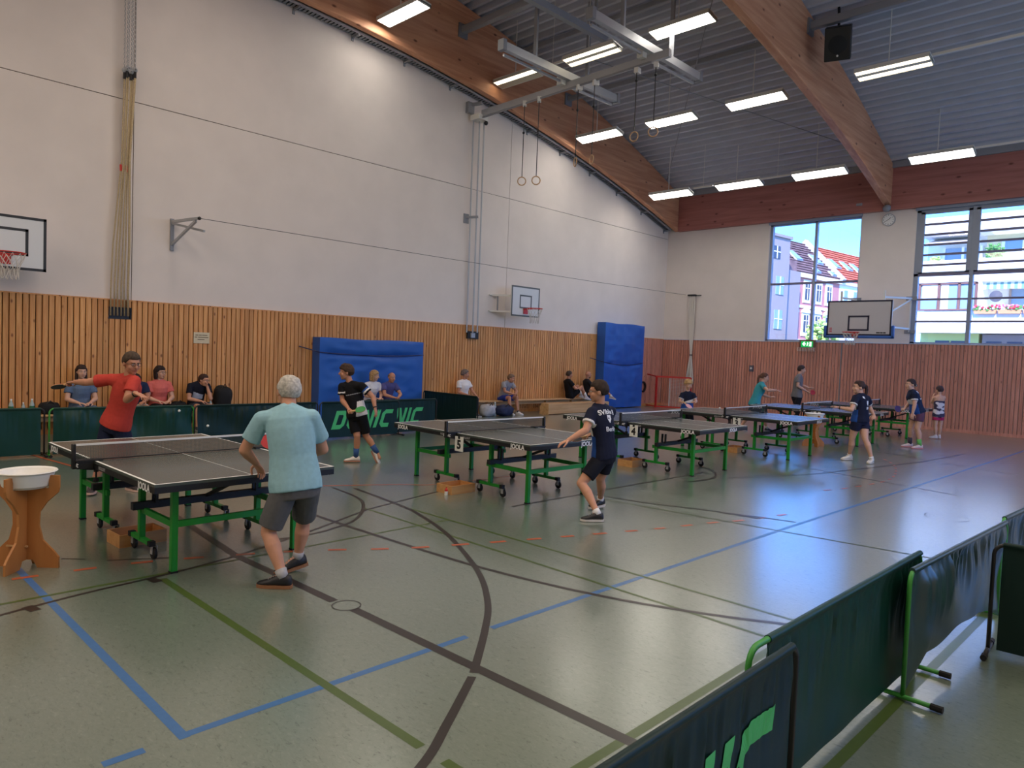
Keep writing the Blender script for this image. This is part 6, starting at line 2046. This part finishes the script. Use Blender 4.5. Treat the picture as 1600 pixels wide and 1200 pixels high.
def print_on(T, pieces, name, m, center, xdir, updir, ndir, off=0.004):
    """project flat print (list of meshes or polygons in x/up coordinates) onto the shirt of person T"""
    from mathutils.bvhtree import BVHTree
    sh = [c for c in T.children if c.name.startswith('shirt')][0]
    tree = BVHTree.FromPolygons([v.co for v in sh.data.vertices], [tuple(p.vertices) for p in sh.data.polygons])
    x, u, n = V(xdir).normalized(), V(updir).normalized(), V(ndir).normalized()
    vs, fs = [], []
    for (pv, pf) in pieces:
        b = len(vs)
        for (a, c) in pv:
            o = V(center) + x * a + u * c + n * 0.5
            hit = tree.ray_cast(o, -n)
            p = (hit[0] + n * off) if hit[0] is not None else (V(center) + x * a + u * c)
            vs.append(tuple(p))
        fs += [tuple(i + b for i in f) for f in pf]
    q = MB(); q.add(vs, fs)
    return q.build(name, m, sh)
def text_piece(s, size, dx, dy, bold=0.0, shear=0.0, arc=0.0):
    me = text_mesh(s, size, 0.0, bold, shear)
    pv = [(v.co.x + dx, v.co.y + dy - arc * v.co.x ** 2) for v in me.vertices]
    pf = [tuple(p.vertices) for p in me.polygons]
    bpy.data.meshes.remove(me)
    return pv, pf
def poly_piece(pts): return pts, [tuple(range(len(pts)))]

SK1 = lin(206, 152, 124); SK2 = lin(194, 138, 110); SK3 = lin(214, 168, 144)
# ---- players
loc = (10.156, 2.889)
p_old = person('grey-haired man in light blue T-shirt and grey shorts, back turned, at the nearest table', loc, RZ,
    dict(head=(-0.085,0.117,1.452),neck=(-0.051,0.017,1.339),sl=(-0.243,-0.023,1.241),sr=(0.122,0.048,1.263),el=(-0.379,-0.003,0.999),wl=(-0.355,0.20,0.861),hl=(-0.319,0.30,0.731),er=(0.179,0.198,0.998),wr=(-0.12,0.39,0.901),hr=(-0.28,0.43,0.945),hip=(0.04,-0.053,0.74),kl=(-0.147,-0.103,0.391),al=(0.009,-0.215,0.085),kr=(0.035,0.198,0.421),ar=(-0.009,0.215,0.105)),
    face=(-0.55, 0.83, -0.02), k=1.0, fat=0.035, skin=SK1, hair=('grey', lin(188, 184, 176)), shirt=lin(150, 192, 204), shorts=lin(98, 98, 100), socks=(lin(176, 176, 180), 0.16), shoes=(lin(30, 30, 34), lin(150, 104, 70)),
    toe=dict(l=(-1, 0.08, -0.01), r=(-0.72, -0.5, -0.16)), vox=0.0075, sleeve=0.66, leglen=0.86, hem=-0.10, hip_lat=(0.85, 0.5, 0))
racket(to_world(loc, (-0.24, 0.46, 0.95)), dir_world((-0.6, 0.25, 0.30)), dir_world((0.5, -0.7, 0.2)), M_RUB_RED, M_RUB_BLACK, 'red-faced bat held before the man in light blue')

loc = (5.975, 2.868)
p_red = person('man in red T-shirt and glasses swinging his arm behind the nearest table', loc, RZ,
    dict(head=(0.279,-0.13,1.534),neck=(0.233,-0.08,1.382),sr=(-0.005,-0.06,1.335),sl=(0.350,-0.2,1.335),er=(-0.265,-0.08,1.292),wr=(-0.47,0.02,1.283),hr=(-0.60,0.06,1.263),el=(0.346,-0.35,1.131),wl=(0.513,-0.47,1.216),hl=(0.626,-0.50,1.182),hip=(0.048,-0.03,0.814),kr=(-0.088,-0.06,0.434),ar=(-0.157,-0.115,0.1),kl=(0.171,0.02,0.433),al=(0.157,0.114,0.086)),
    face=(0.80, -0.52, -0.22), k=1.0, fat=0.0, skin=SK2, hair=('short', lin(74, 60, 48)), shirt=lin(192, 68, 58), shorts=lin(32, 38, 62), socks=(lin(60, 60, 66), 0.12), shoes=(lin(52, 44, 48), lin(226, 190, 176)),
    toe=dict(l=(0.9, -0.5, 0), r=(0.35, -0.95, 0)), vox=0.008, glasses=True, sleeve=0.62, leglen=0.88, hem=-0.13, watch='l', hip_lat=(0.95, -0.3, 0), fist=(False, True))
racket(to_world(loc, (-0.57, 0.06, 1.262)), dir_world((-0.9, 0.05, -0.32)), dir_world((0.3, 0.2, 0.9)), M_RUB_RED, M_RUB_BLACK, 'red bat swung back by the man in the red T-shirt')

loc = (5.734, 6.609)
p_boy = person('dark-haired boy in black with blue socks striding before the DONIC print', loc, RZ,
    dict(head=(-0.343,-0.058,1.416),neck=(-0.283,-0.039,1.256),sr=(-0.405,-0.039,1.195),sl=(-0.085,-0.139,1.222),er=(-0.391,-0.058,0.971),wr=(-0.251,-0.24,0.868),hr=(-0.18,-0.27,0.823),el=(0.105,-0.139,1.050),wl=(0.153,-0.189,0.879),hl=(0.176,-0.199,0.78),hip=(-0.158,-0.039,0.756),kr=(-0.137,-0.088,0.429),ar=(-0.16,-0.03,0.085),kl=(-0.017,0.012,0.421),al=(0.16,0.03,0.161)),
    face=(-0.97, -0.22, -0.04), k=0.92, skin=SK2, hair=('kid', lin(66, 48, 36)), shirt=(lin(24, 24, 28), boy_shirt), shorts=lin(22, 22, 25), socks=(lin(50, 84, 140), 0.42), shoes=(lin(226, 218, 212), lin(170, 120, 100)),
    toe=dict(l=(0.45, -0.15, -0.72), r=(-1, -0.22, 0)), vox=0.008, sleeve=0.60, leglen=0.84, hem=-0.12, watch='l', hip_lat=(0.9, -0.35, 0), fist=(False, True))
racket(to_world(loc, (-0.185, -0.28, 0.83)), dir_world((0.93, 0.1, 0.22)), dir_world((0.1, -0.5, 0.85)), M_RUB_GREEN, M_RUB_BLACK, 'green-faced bat in the hand of the boy in black')

loc = (10.257, 6.715)
p_ym = person('young man in glasses and navy club shirt leaning on a table edge', loc, RZ,
    dict(head=(-0.075,-0.072,1.425),neck=(-0.057,-0.042,1.277),sl=(-0.145,-0.125,1.190),sr=(0.095,0.088,1.190),el=(-0.216,-0.232,0.996),wl=(-0.41,-0.272,0.881),hl=(-0.496,-0.291,0.845),er=(0.011,0.258,0.927),wr=(-0.137,0.09,0.906),hr=(-0.21,0.0,0.9),hip=(0.033,0.008,0.700),kl=(-0.233,-0.142,0.382),al=(-0.057,-0.352,0.085),kr=(0.017,0.129,0.395),ar=(0.058,0.352,0.1)),
    face=(-0.97, 0.16, -0.10), k=0.96, skin=SK1, hair=('short', lin(52, 40, 32)), shirt=(NAVY, team_shirt), shorts=lin(28, 30, 40), socks=(lin(224, 224, 226), 0.13), shoes=(lin(28, 28, 30), lin(216, 210, 204)),
    toe=dict(l=(-1, -0.06, 0), r=(-0.72, -0.62, -0.03)), vox=0.0075, glasses=True, sleeve=0.62, leglen=0.72, hem=-0.12, hip_lat=(0.55, 0.85, 0), fist=(False, True))
racket(to_world(loc, (-0.215, -0.01, 0.895)), dir_world((-0.75, -0.55, -0.12)), dir_world((0.05, -0.2, 1)), M_RUB_BLACK, M_RUB_RED, 'black-faced bat held by the young man in the navy club shirt')
hip, nk = V((0.033, 0.008, 0.70)), V((-0.057, -0.042, 1.277))
latn = (V((0.095, 0.088, 1.19)) - V((-0.145, -0.125, 1.19))).normalized()
upv = (nk - hip).normalized(); bk = -(upv.cross(latn)).normalized()
shield = [(-0.03, 0.0), (0.0, -0.045), (0.03, 0.0), (0.03, 0.05), (-0.03, 0.05)]
print_on(p_ym, [text_piece('SVible B', 0.075, 0.0, 0.085, 0.002, 0.0, 1.2), text_piece('Berlin', 0.075, 0.02, -0.115, 0.002), poly_piece(shield)], 'print', M_PRINT_W, tuple(hip + (nk - hip) * 0.72), latn, upv, bk)

loc = (6.837, 14.423)
person('blond boy in navy and blue club shirt beyond the empty table', loc, RZ,
    dict(head=(-0.003,-0.03,1.256),neck=(0.003,0.0,1.096),sr=(-0.125,0.0,1.025),sl=(0.115,-0.05,1.03),er=(-0.180,-0.02,0.866),wr=(-0.165,-0.2,0.866),hr=(-0.12,-0.26,0.857),el=(0.180,-0.07,0.885),wl=(0.125,-0.22,0.886),hl=(0.053,-0.26,0.887),hip=(0.0,0.0,0.675),kr=(-0.09,-0.05,0.37),ar=(-0.09,0.0,0.085),kl=(0.09,-0.05,0.37),al=(0.09,0.0,0.085)),
    face=(0.40, -0.85, -0.32), k=0.76, skin=SK3, hair=('kid', lin(186, 150, 104)), shirt=(NAVY, team_shirt), shorts=lin(30, 32, 44), socks=(lin(220, 220, 222), 0.3), shoes=(lin(60, 60, 70), lin(220, 220, 220)),
    toe=dict(l=(0.2, -1, 0), r=(-0.2, -1, 0)), vox=0.009, leglen=0.85)
racket(to_world(loc, (-0.13, -0.26, 0.86)), dir_world((0.55, -0.35, -0.45)), dir_world((0.5, -0.55, 0.5)), M_RUB_PINK, M_RUB_BLACK, 'pale pink bat held by the blond boy')

loc = (6.76, 17.978)
person('girl with brown hair tied back in a teal T-shirt lunging with one arm out', loc, RZ,
    dict(head=(0.213,0.015,1.413),neck=(0.161,0.015,1.285),sr=(0.109,-0.135,1.215),sl=(0.17,0.155,1.205),er=(0.192,-0.30,1.108),wr=(0.436,-0.25,1.108),hr=(0.56,-0.22,1.101),el=(0.265,0.245,0.961),wl=(0.443,0.17,0.907),hl=(0.534,0.15,0.926),hip=(-0.01,0.015,0.744),kr=(-0.17,-0.085,0.44),ar=(-0.37,-0.065,0.1),kl=(0.25,0.115,0.45),al=(0.37,0.065,0.085)),
    face=(0.97, -0.2, -0.12), k=0.93, fem=0.8, skin=SK3, hair=('pony', lin(96, 66, 52)), shirt=lin(64, 156, 170), shorts=lin(30, 30, 36), socks=(lin(200, 200, 204), 0.15), shoes=(lin(70, 70, 80), lin(210, 210, 214)),
    toe=dict(l=(1, 0, 0), r=(0.9, -0.2, -0.1)), vox=0.010, sleeve=0.5, leglen=0.7, hem=-0.16, hip_lat=(0.2, -1, 0))

loc = (6.515, 21.206)
person('dark-haired boy in a grey T-shirt and black trousers by the furthest table', loc, RZ,
    dict(head=(0.098,0.0,1.636),neck=(0.041,0.0,1.482),sr=(-0.041,-0.17,1.408),sl=(0.104,0.15,1.404),er=(-0.076,-0.22,1.165),wr=(0.208,-0.16,1.02),hr=(0.302,-0.12,0.983),el=(0.204,0.2,1.178),wl=(0.36,0.04,1.109),hl=(0.433,-0.02,1.132),hip=(0.0,0.0,0.853),kr=(-0.02,-0.08,0.47),ar=(-0.05,-0.1,0.085),kl=(0.09,0.08,0.47),al=(0.05,0.1,0.085)),
    face=(0.98, -0.12, -0.1), k=1.0, skin=SK3, hair=('short', lin(62, 50, 48)), shirt=lin(120, 118, 122), shorts=lin(34, 34, 42), long_pants=True, socks=(lin(60, 60, 66), 0.1), shoes=(lin(50, 50, 58), lin(200, 200, 204)),
    toe=dict(l=(1, 0.05, 0), r=(1, -0.05, 0)), vox=0.010, sleeve=0.6, hip_lat=(0.3, -1, 0), fist=(False, True))
racket(to_world(loc, (0.285, -0.13, 0.99)), dir_world((0.98, 0.1, -0.05)), dir_world((0.1, -0.9, 0.3)), M_RUB_RED, M_RUB_BLACK, 'dark red bat held by the boy in the grey T-shirt')

loc = (10.546, 14.528)
J_pony = dict(head=(-0.126,-0.023,1.417),neck=(-0.069,-0.023,1.291),sl=(-0.235,-0.163,1.223),sr=(0.105,0.087,1.208),el=(-0.336,-0.243,1.004),wl=(-0.514,-0.10,1.028),hl=(-0.639,-0.04,1.058),er=(0.223,0.2,1.030),wr=(0.242,0.06,0.892),hr=(0.195,-0.02,0.853),hip=(-0.057,-0.023,0.791),kl=(-0.17,0.027,0.438),al=(-0.13,0.173,0.085),kr=(0.012,-0.122,0.451),ar=(0.13,-0.174,0.085))
p_po = person('girl with a dark curly ponytail in a navy club shirt and short navy shorts', loc, RZ, J_pony,
    face=(-0.97, 0.1, 0.0), k=0.95, fem=0.8, fat=0.02, skin=SK3, hair=('pony', lin(60, 44, 42)), shirt=(NAVY, team_shirt), shorts=lin(32, 36, 60), socks=(lin(230, 230, 228), 0.12), shoes=(lin(226, 222, 210), lin(206, 200, 190)),
    toe=dict(l=(-0.95, -0.3, 0), r=(-0.7, -0.72, 0)), vox=0.0095, sleeve=0.6, leglen=0.46, hem=-0.13, hip_lat=(0.85, 0.35, 0), watch='l')
hip, nk = V(J_pony['hip']), V(J_pony['neck'])
latn = (V(J_pony['sr']) - V(J_pony['sl'])).normalized(); upv = (nk - hip).normalized(); bk = -(upv.cross(latn)).normalized()
print_on(p_po, [poly_piece([(-0.10, 0.07), (-0.055, 0.055), (-0.06, 0.10), (-0.10, 0.105)]), poly_piece([(x_ * 0.9 + 0.0, y_ - 0.03) for x_, y_ in shield]), text_piece('SV', 0.06, 0.0, -0.12, 0.004)], 'print', M_PRINT_W, tuple(hip + (nk - hip) * 0.72), latn, upv, bk)

loc = (10.526, 18.209)
J_pur = dict(head=(-0.216,-0.023,1.445),neck=(-0.179,-0.023,1.316),sl=(-0.205,-0.183,1.245),sr=(-0.045,0.116,1.235),el=(-0.213,-0.243,1.011),wl=(-0.253,-0.253,0.808),hl=(-0.263,-0.253,0.70),er=(-0.090,0.196,1.014),wr=(-0.252,0.077,0.899),hr=(-0.336,0.027,0.871),hip=(-0.01,-0.023,0.841),kl=(-0.045,-0.123,0.454),al=(0.02,-0.14,0.085),kr=(-0.085,0.097,0.448),ar=(-0.05,0.14,0.085))
p_pu = person('woman with dark bun, navy club shirt, plum shorts and one green sock', loc, RZ, J_pur,
    face=(-0.99, -0.05, 0.0), k=0.97, fem=1.0, fat=0.03, skin=SK3, hair=('bun', lin(58, 44, 44)), shirt=(lin(36, 46, 72), team_shirt), shorts=lin(104, 70, 90),
    socks=dict(l=(lin(110, 190, 100), 0.38), r=(lin(70, 66, 84), 0.42)), shoes=(lin(226, 206, 204), lin(206, 140, 140)),
    toe=dict(l=(-1, -0.08, 0), r=(-1, 0.05, 0)), vox=0.0095, sleeve=0.62, leglen=0.52, hip_lat=(0.15, 1, 0), fist=(False, True))
racket(to_world(loc, (-0.33, 0.02, 0.875)), dir_world((-0.9, -0.15, 0.05)), dir_world((0.1, -0.95, 0.25)), M_RUB_PURPLE, M_RUB_BLACK, 'purple bat held by the woman in plum shorts')
hip, nk = V(J_pur['hip']), V(J_pur['neck'])
latn = (V(J_pur['sr']) - V(J_pur['sl'])).normalized(); upv = (nk - hip).normalized(); bk = -(upv.cross(latn)).normalized()
print_on(p_pu, [text_piece('SV', 0.07, -0.05, 0.07, 0.004), poly_piece([(-0.10, -0.11), (-0.02, -0.11), (-0.02, -0.075), (-0.10, -0.075)])], 'print', M_PRINT_W, tuple(hip + (nk - hip) * 0.72), latn, upv, bk)

loc = (10.275, 21.162)
def floral_top(col, t, x, y, sl):
    rr = np.random.RandomState(3)
    P_ = rr.uniform(-1, 1, (90, 3)) * np.array([0.2, 0.2, 0.9])
    q_ = np.stack([x, y, t - 0.2], 1)
    d_ = np.min(np.linalg.norm(q_[:, None, :] - P_[None, :, :] * np.array([1, 1, 1.0]), axis=2), axis=1)
    col[d_ < 0.075] = lin(226, 220, 226)
    col[t > 0.72] = SK3
    for s in 'lr': col[sl[s] > -0.5] = SK3
person('small girl in dark floral top and pink shorts, back turned, by the far wall', loc, RZ,
    dict(head=(-0.026,0.019,1.269),neck=(-0.037,-0.002,1.136),sl=(-0.135,-0.002,1.072),sr=(0.085,-0.002,1.081),el=(-0.157,0.118,0.942),wl=(-0.104,0.148,1.102),hl=(-0.081,0.148,1.183),er=(0.14,0.118,0.945),wr=(0.13,0.148,1.113),hr=(0.121,0.148,1.193),hip=(-0.022,-0.002,0.653),kl=(-0.088,-0.002,0.364),al=(-0.072,-0.013,0.085),kr=(0.044,-0.002,0.364),ar=(0.042,0.013,0.085)),
    face=(-0.1, 0.98, -0.12), k=0.74, fem=0.2, skin=SK3, hair=('short', lin(70, 56, 58)), shirt=(lin(70, 66, 92), floral_top), shorts=lin(190, 50, 100), socks=(lin(230, 220, 220), 0.12), shoes=(lin(228, 222, 226), lin(220, 216, 220)),
    toe=dict(l=(-0.8, 0.5, 0), r=(0.1, 1, 0)), vox=0.009, sleeve=0.12, leglen=0.5, hem=-0.26)

# ---- seated spectators; own Y axis = the way they face
def seated(label, x, y, rz, z=0.0, lean=0.0, head=(0, 0, 0), arms='lap', legs=0.0, spread=0.12, k=0.97, over=None, kneez=0.50, foot=0.44, **kw):
    h0 = 0.475
    J = dict(hip=(0, 0, h0), neck=(0.0, 0.04 + lean, h0 + 0.53 - lean * 0.25), head=(0.0 + head[0], 0.08 + lean * 1.25 + head[1], h0 + 0.685 - lean * 0.35 + head[2]),
             sl=(-0.175, 0.03 + lean * 0.95, h0 + 0.45 - lean * 0.2), sr=(0.175, 0.03 + lean * 0.95, h0 + 0.45 - lean * 0.2),
             kl=(-spread, 0.43, kneez), kr=(spread, 0.43, kneez), al=(-spread * 1.05, foot, 0.085), ar=(spread * 1.05, foot, 0.085))
    if arms == 'lap':
        J.update(el=(-0.235, 0.10 + lean * 0.7, h0 + 0.19), er=(0.235, 0.10 + lean * 0.7, h0 + 0.19), wl=(-0.09, 0.29 + lean * 0.4, h0 + 0.13), wr=(0.09, 0.29 + lean * 0.4, h0 + 0.13), hl=(-0.02, 0.37 + lean * 0.4, h0 + 0.12), hr=(0.02, 0.36 + lean * 0.4, h0 + 0.12))
    elif arms == 'knees':
        J.update(el=(-0.24, 0.20 + lean * 0.8, h0 + 0.20), er=(0.24, 0.20 + lean * 0.8, h0 + 0.20), wl=(-0.06, 0.40 + lean * 0.3, h0 + 0.12), wr=(0.06, 0.41 + lean * 0.3, h0 + 0.14), hl=(0.02, 0.46 + lean * 0.3, h0 + 0.11), hr=(-0.02, 0.47 + lean * 0.3, h0 + 0.14))
    if over: J.update(over)
    if z:
        J = {a: (b[0], b[1], b[2] + (z if a not in ('al', 'ar') else 0)) for a, b in J.items()}
    kw.setdefault('toe', dict(l=(-0.15, 1, 0), r=(0.15, 1, 0)))
    return person(label, (x, y), rz, J, kw.pop('face', (0, 1, -0.05)), k=k, vox=0.0095, sit=True, hem=-0.08, **kw)
E90 = -math.pi / 2
seated('dark-haired woman in blue-grey T-shirt sitting behind the outstretched red-sleeved arm', 0.27, 4.02, E90, fem=1.0, fat=0.05, skin=SK3, hair=('long', lin(56, 42, 38)), shirt=lin(92, 112, 140), shorts=lin(88, 102, 124), long_pants=True, shoes=(lin(60, 60, 66), lin(200, 200, 200)))
seated('person in navy shirt and beige shorts sitting half hidden by the red-shirted man', 0.27, 4.93, E90, skin=SK2, hair=('short', lin(46, 38, 36)), shirt=lin(38, 48, 78), shorts=lin(196, 184, 164), shoes=(lin(70, 70, 76), lin(210, 210, 210)), lean=0.06, head=(0, 0, -0.13), over=dict(er=(0.27, 0.18, 0.68), wr=(0.16, 0.38, 0.63), hr=(0.10, 0.45, 0.60)))
seated('woman with dark bobbed hair and glasses in a coral T-shirt sitting on the left bench', 0.27, 5.40, E90, fem=1.0, fat=0.02, skin=SK3, hair=('bob', lin(44, 34, 34)), glasses=True, shirt=lin(214, 110, 102), shorts=lin(34, 34, 38), long_pants=True, shoes=(lin(50, 50, 54), lin(200, 200, 200)), face=(-0.45, 0.9, -0.05))
seated('boy with glasses in a dark printed T-shirt resting his chin on his hand', 0.27, 6.13, E90, lean=0.14, head=(-0.06, 0.0, -0.10), skin=SK1, hair=('short', lin(60, 42, 36)), glasses=True, k=0.92,
       shirt=(lin(28, 30, 42), lambda col, t, x, y, sl: col.__setitem__((t > 0.38) & (t < 0.60 + x * 0.6) & (y > 0.02) & (np.abs(x - 0.02) < 0.10), lin(190, 198, 212))), shorts=lin(60, 62, 72), shoes=(lin(60, 60, 66), lin(200, 200, 200)), face=(-0.55, 0.82, -0.08),
       over=dict(el=(-0.18, 0.32, 0.64), wl=(-0.11, 0.30, 0.90), hl=(-0.08, 0.28, 0.99), er=(0.22, 0.22, 0.64), wr=(0.04, 0.38, 0.60), hr=(-0.04, 0.42, 0.58)))
seated('blond woman in a white T-shirt sitting before the wide blue mat, face turned aside', 0.58, 10.20, E90, lean=0.08, fem=1.0, skin=SK3, hair=('bob', lin(176, 142, 98)), shirt=lin(222, 222, 226), shorts=lin(40, 40, 46), shoes=(lin(210, 210, 210), lin(200, 200, 200)), face=(-0.75, 0.62, -0.15))
seated('balding man in a violet-blue polo shirt leaning forward before the wide blue mat', 0.58, 10.66, E90, lean=0.14, arms='knees', head=(0, 0, -0.02), fat=0.02, skin=SK2, hair=('fringe', lin(120, 104, 92)), shirt=lin(84, 84, 136), shorts=lin(70, 72, 92), shoes=(lin(60, 60, 66), lin(200, 200, 200)), face=(0.15, 0.98, -0.12), spread=0.17)
seated('woman with short grey hair in a white T-shirt sitting behind the plain dark green barrier', 0.27, 13.52, E90, fem=1.0, fat=0.03, skin=SK2, hair=('curly', lin(112, 100, 96)), shirt=lin(236, 232, 230), shorts=lin(42, 42, 50), long_pants=True, shoes=(lin(60, 60, 66), lin(200, 200, 200)), face=(-0.75, 0.62, -0.05),
       over=dict(el=(-0.25, 0.12, 0.70), wl=(-0.22, 0.34, 0.56), hl=(-0.20, 0.42, 0.50)))
seated('man in grey T-shirt and bright blue shorts sitting beside the floor bags', 0.27, 15.12, E90, lean=0.16, arms='knees', head=(-0.04, 0.0, -0.05), skin=SK2, hair=('short', lin(122, 98, 80)), shirt=(lin(150, 150, 156), lambda col, t, x, y, sl: col.__setitem__((t > 0.45) & (t < 0.8) & (y > 0.03) & (np.abs(np.abs(x) - 0.05) < 0.012), lin(90, 110, 150))), shorts=lin(46, 66, 160), leglen=0.75, socks=(lin(50, 50, 56), 0.1), shoes=(lin(232, 230, 230), lin(220, 220, 220)), face=(-0.55, 0.80, -0.22), spread=0.15, foot=0.50)
# two men sitting sideways with drawn-up legs
def lounging(label, x, y, rz, **kw):
    J = dict(hip=(0, 0, 0.49), neck=(0.0, -0.10, 1.02), head=(0.02, -0.06, 1.165), sl=(-0.17, -0.09, 0.93), sr=(0.17, -0.09, 0.93),
             kl=(-0.11, 0.34, 0.80), kr=(0.12, 0.36, 0.78), al=(-0.11, 0.50, 0.50), ar=(0.12, 0.56, 0.46), el=(-0.23, 0.06, 0.74), er=(0.23, 0.06, 0.74), wl=(-0.10, 0.26, 0.70), wr=(0.10, 0.27, 0.70), hl=(-0.03, 0.34, 0.70), hr=(0.03, 0.34, 0.69))
    J.update(kw.pop('over', {}))
    return person(label, (x, y), rz, J, kw.pop('face', (-0.05, 1, -0.03)), k=0.97, vox=0.0095, sit=True, hem=-0.08, toe=dict(l=(0, 1, -0.35), r=(0, 1, -0.2)), **kw)
lounging('dark-haired man in black T-shirt and shorts sitting sideways with drawn-up knees on the bench', 0.34, 18.15, -0.35, skin=SK2, hair=('short', lin(72, 58, 50)), shirt=lin(26, 26, 30), shorts=lin(24, 24, 28), leglen=0.7, socks=(lin(232, 230, 228), 0.42), shoes=(lin(214, 206, 200), lin(220, 216, 210)))
lounging('bald bearded man sitting beside the tall blue mat with one knee raised', 0.36, 19.12, -0.45, skin=SK2, hair=('bald', lin(70, 54, 46)), beard=lin(104, 78, 64), shirt=lin(34, 34, 40), shorts=lin(44, 58, 96), leglen=0.75, socks=(lin(226, 222, 220), 0.15), shoes=(lin(170, 150, 140), lin(210, 205, 200)),
         over=dict(ar=(0.14, 0.78, 0.47), kr=(0.14, 0.44, 0.80)))

bpy.data.scenes.remove(TMP)
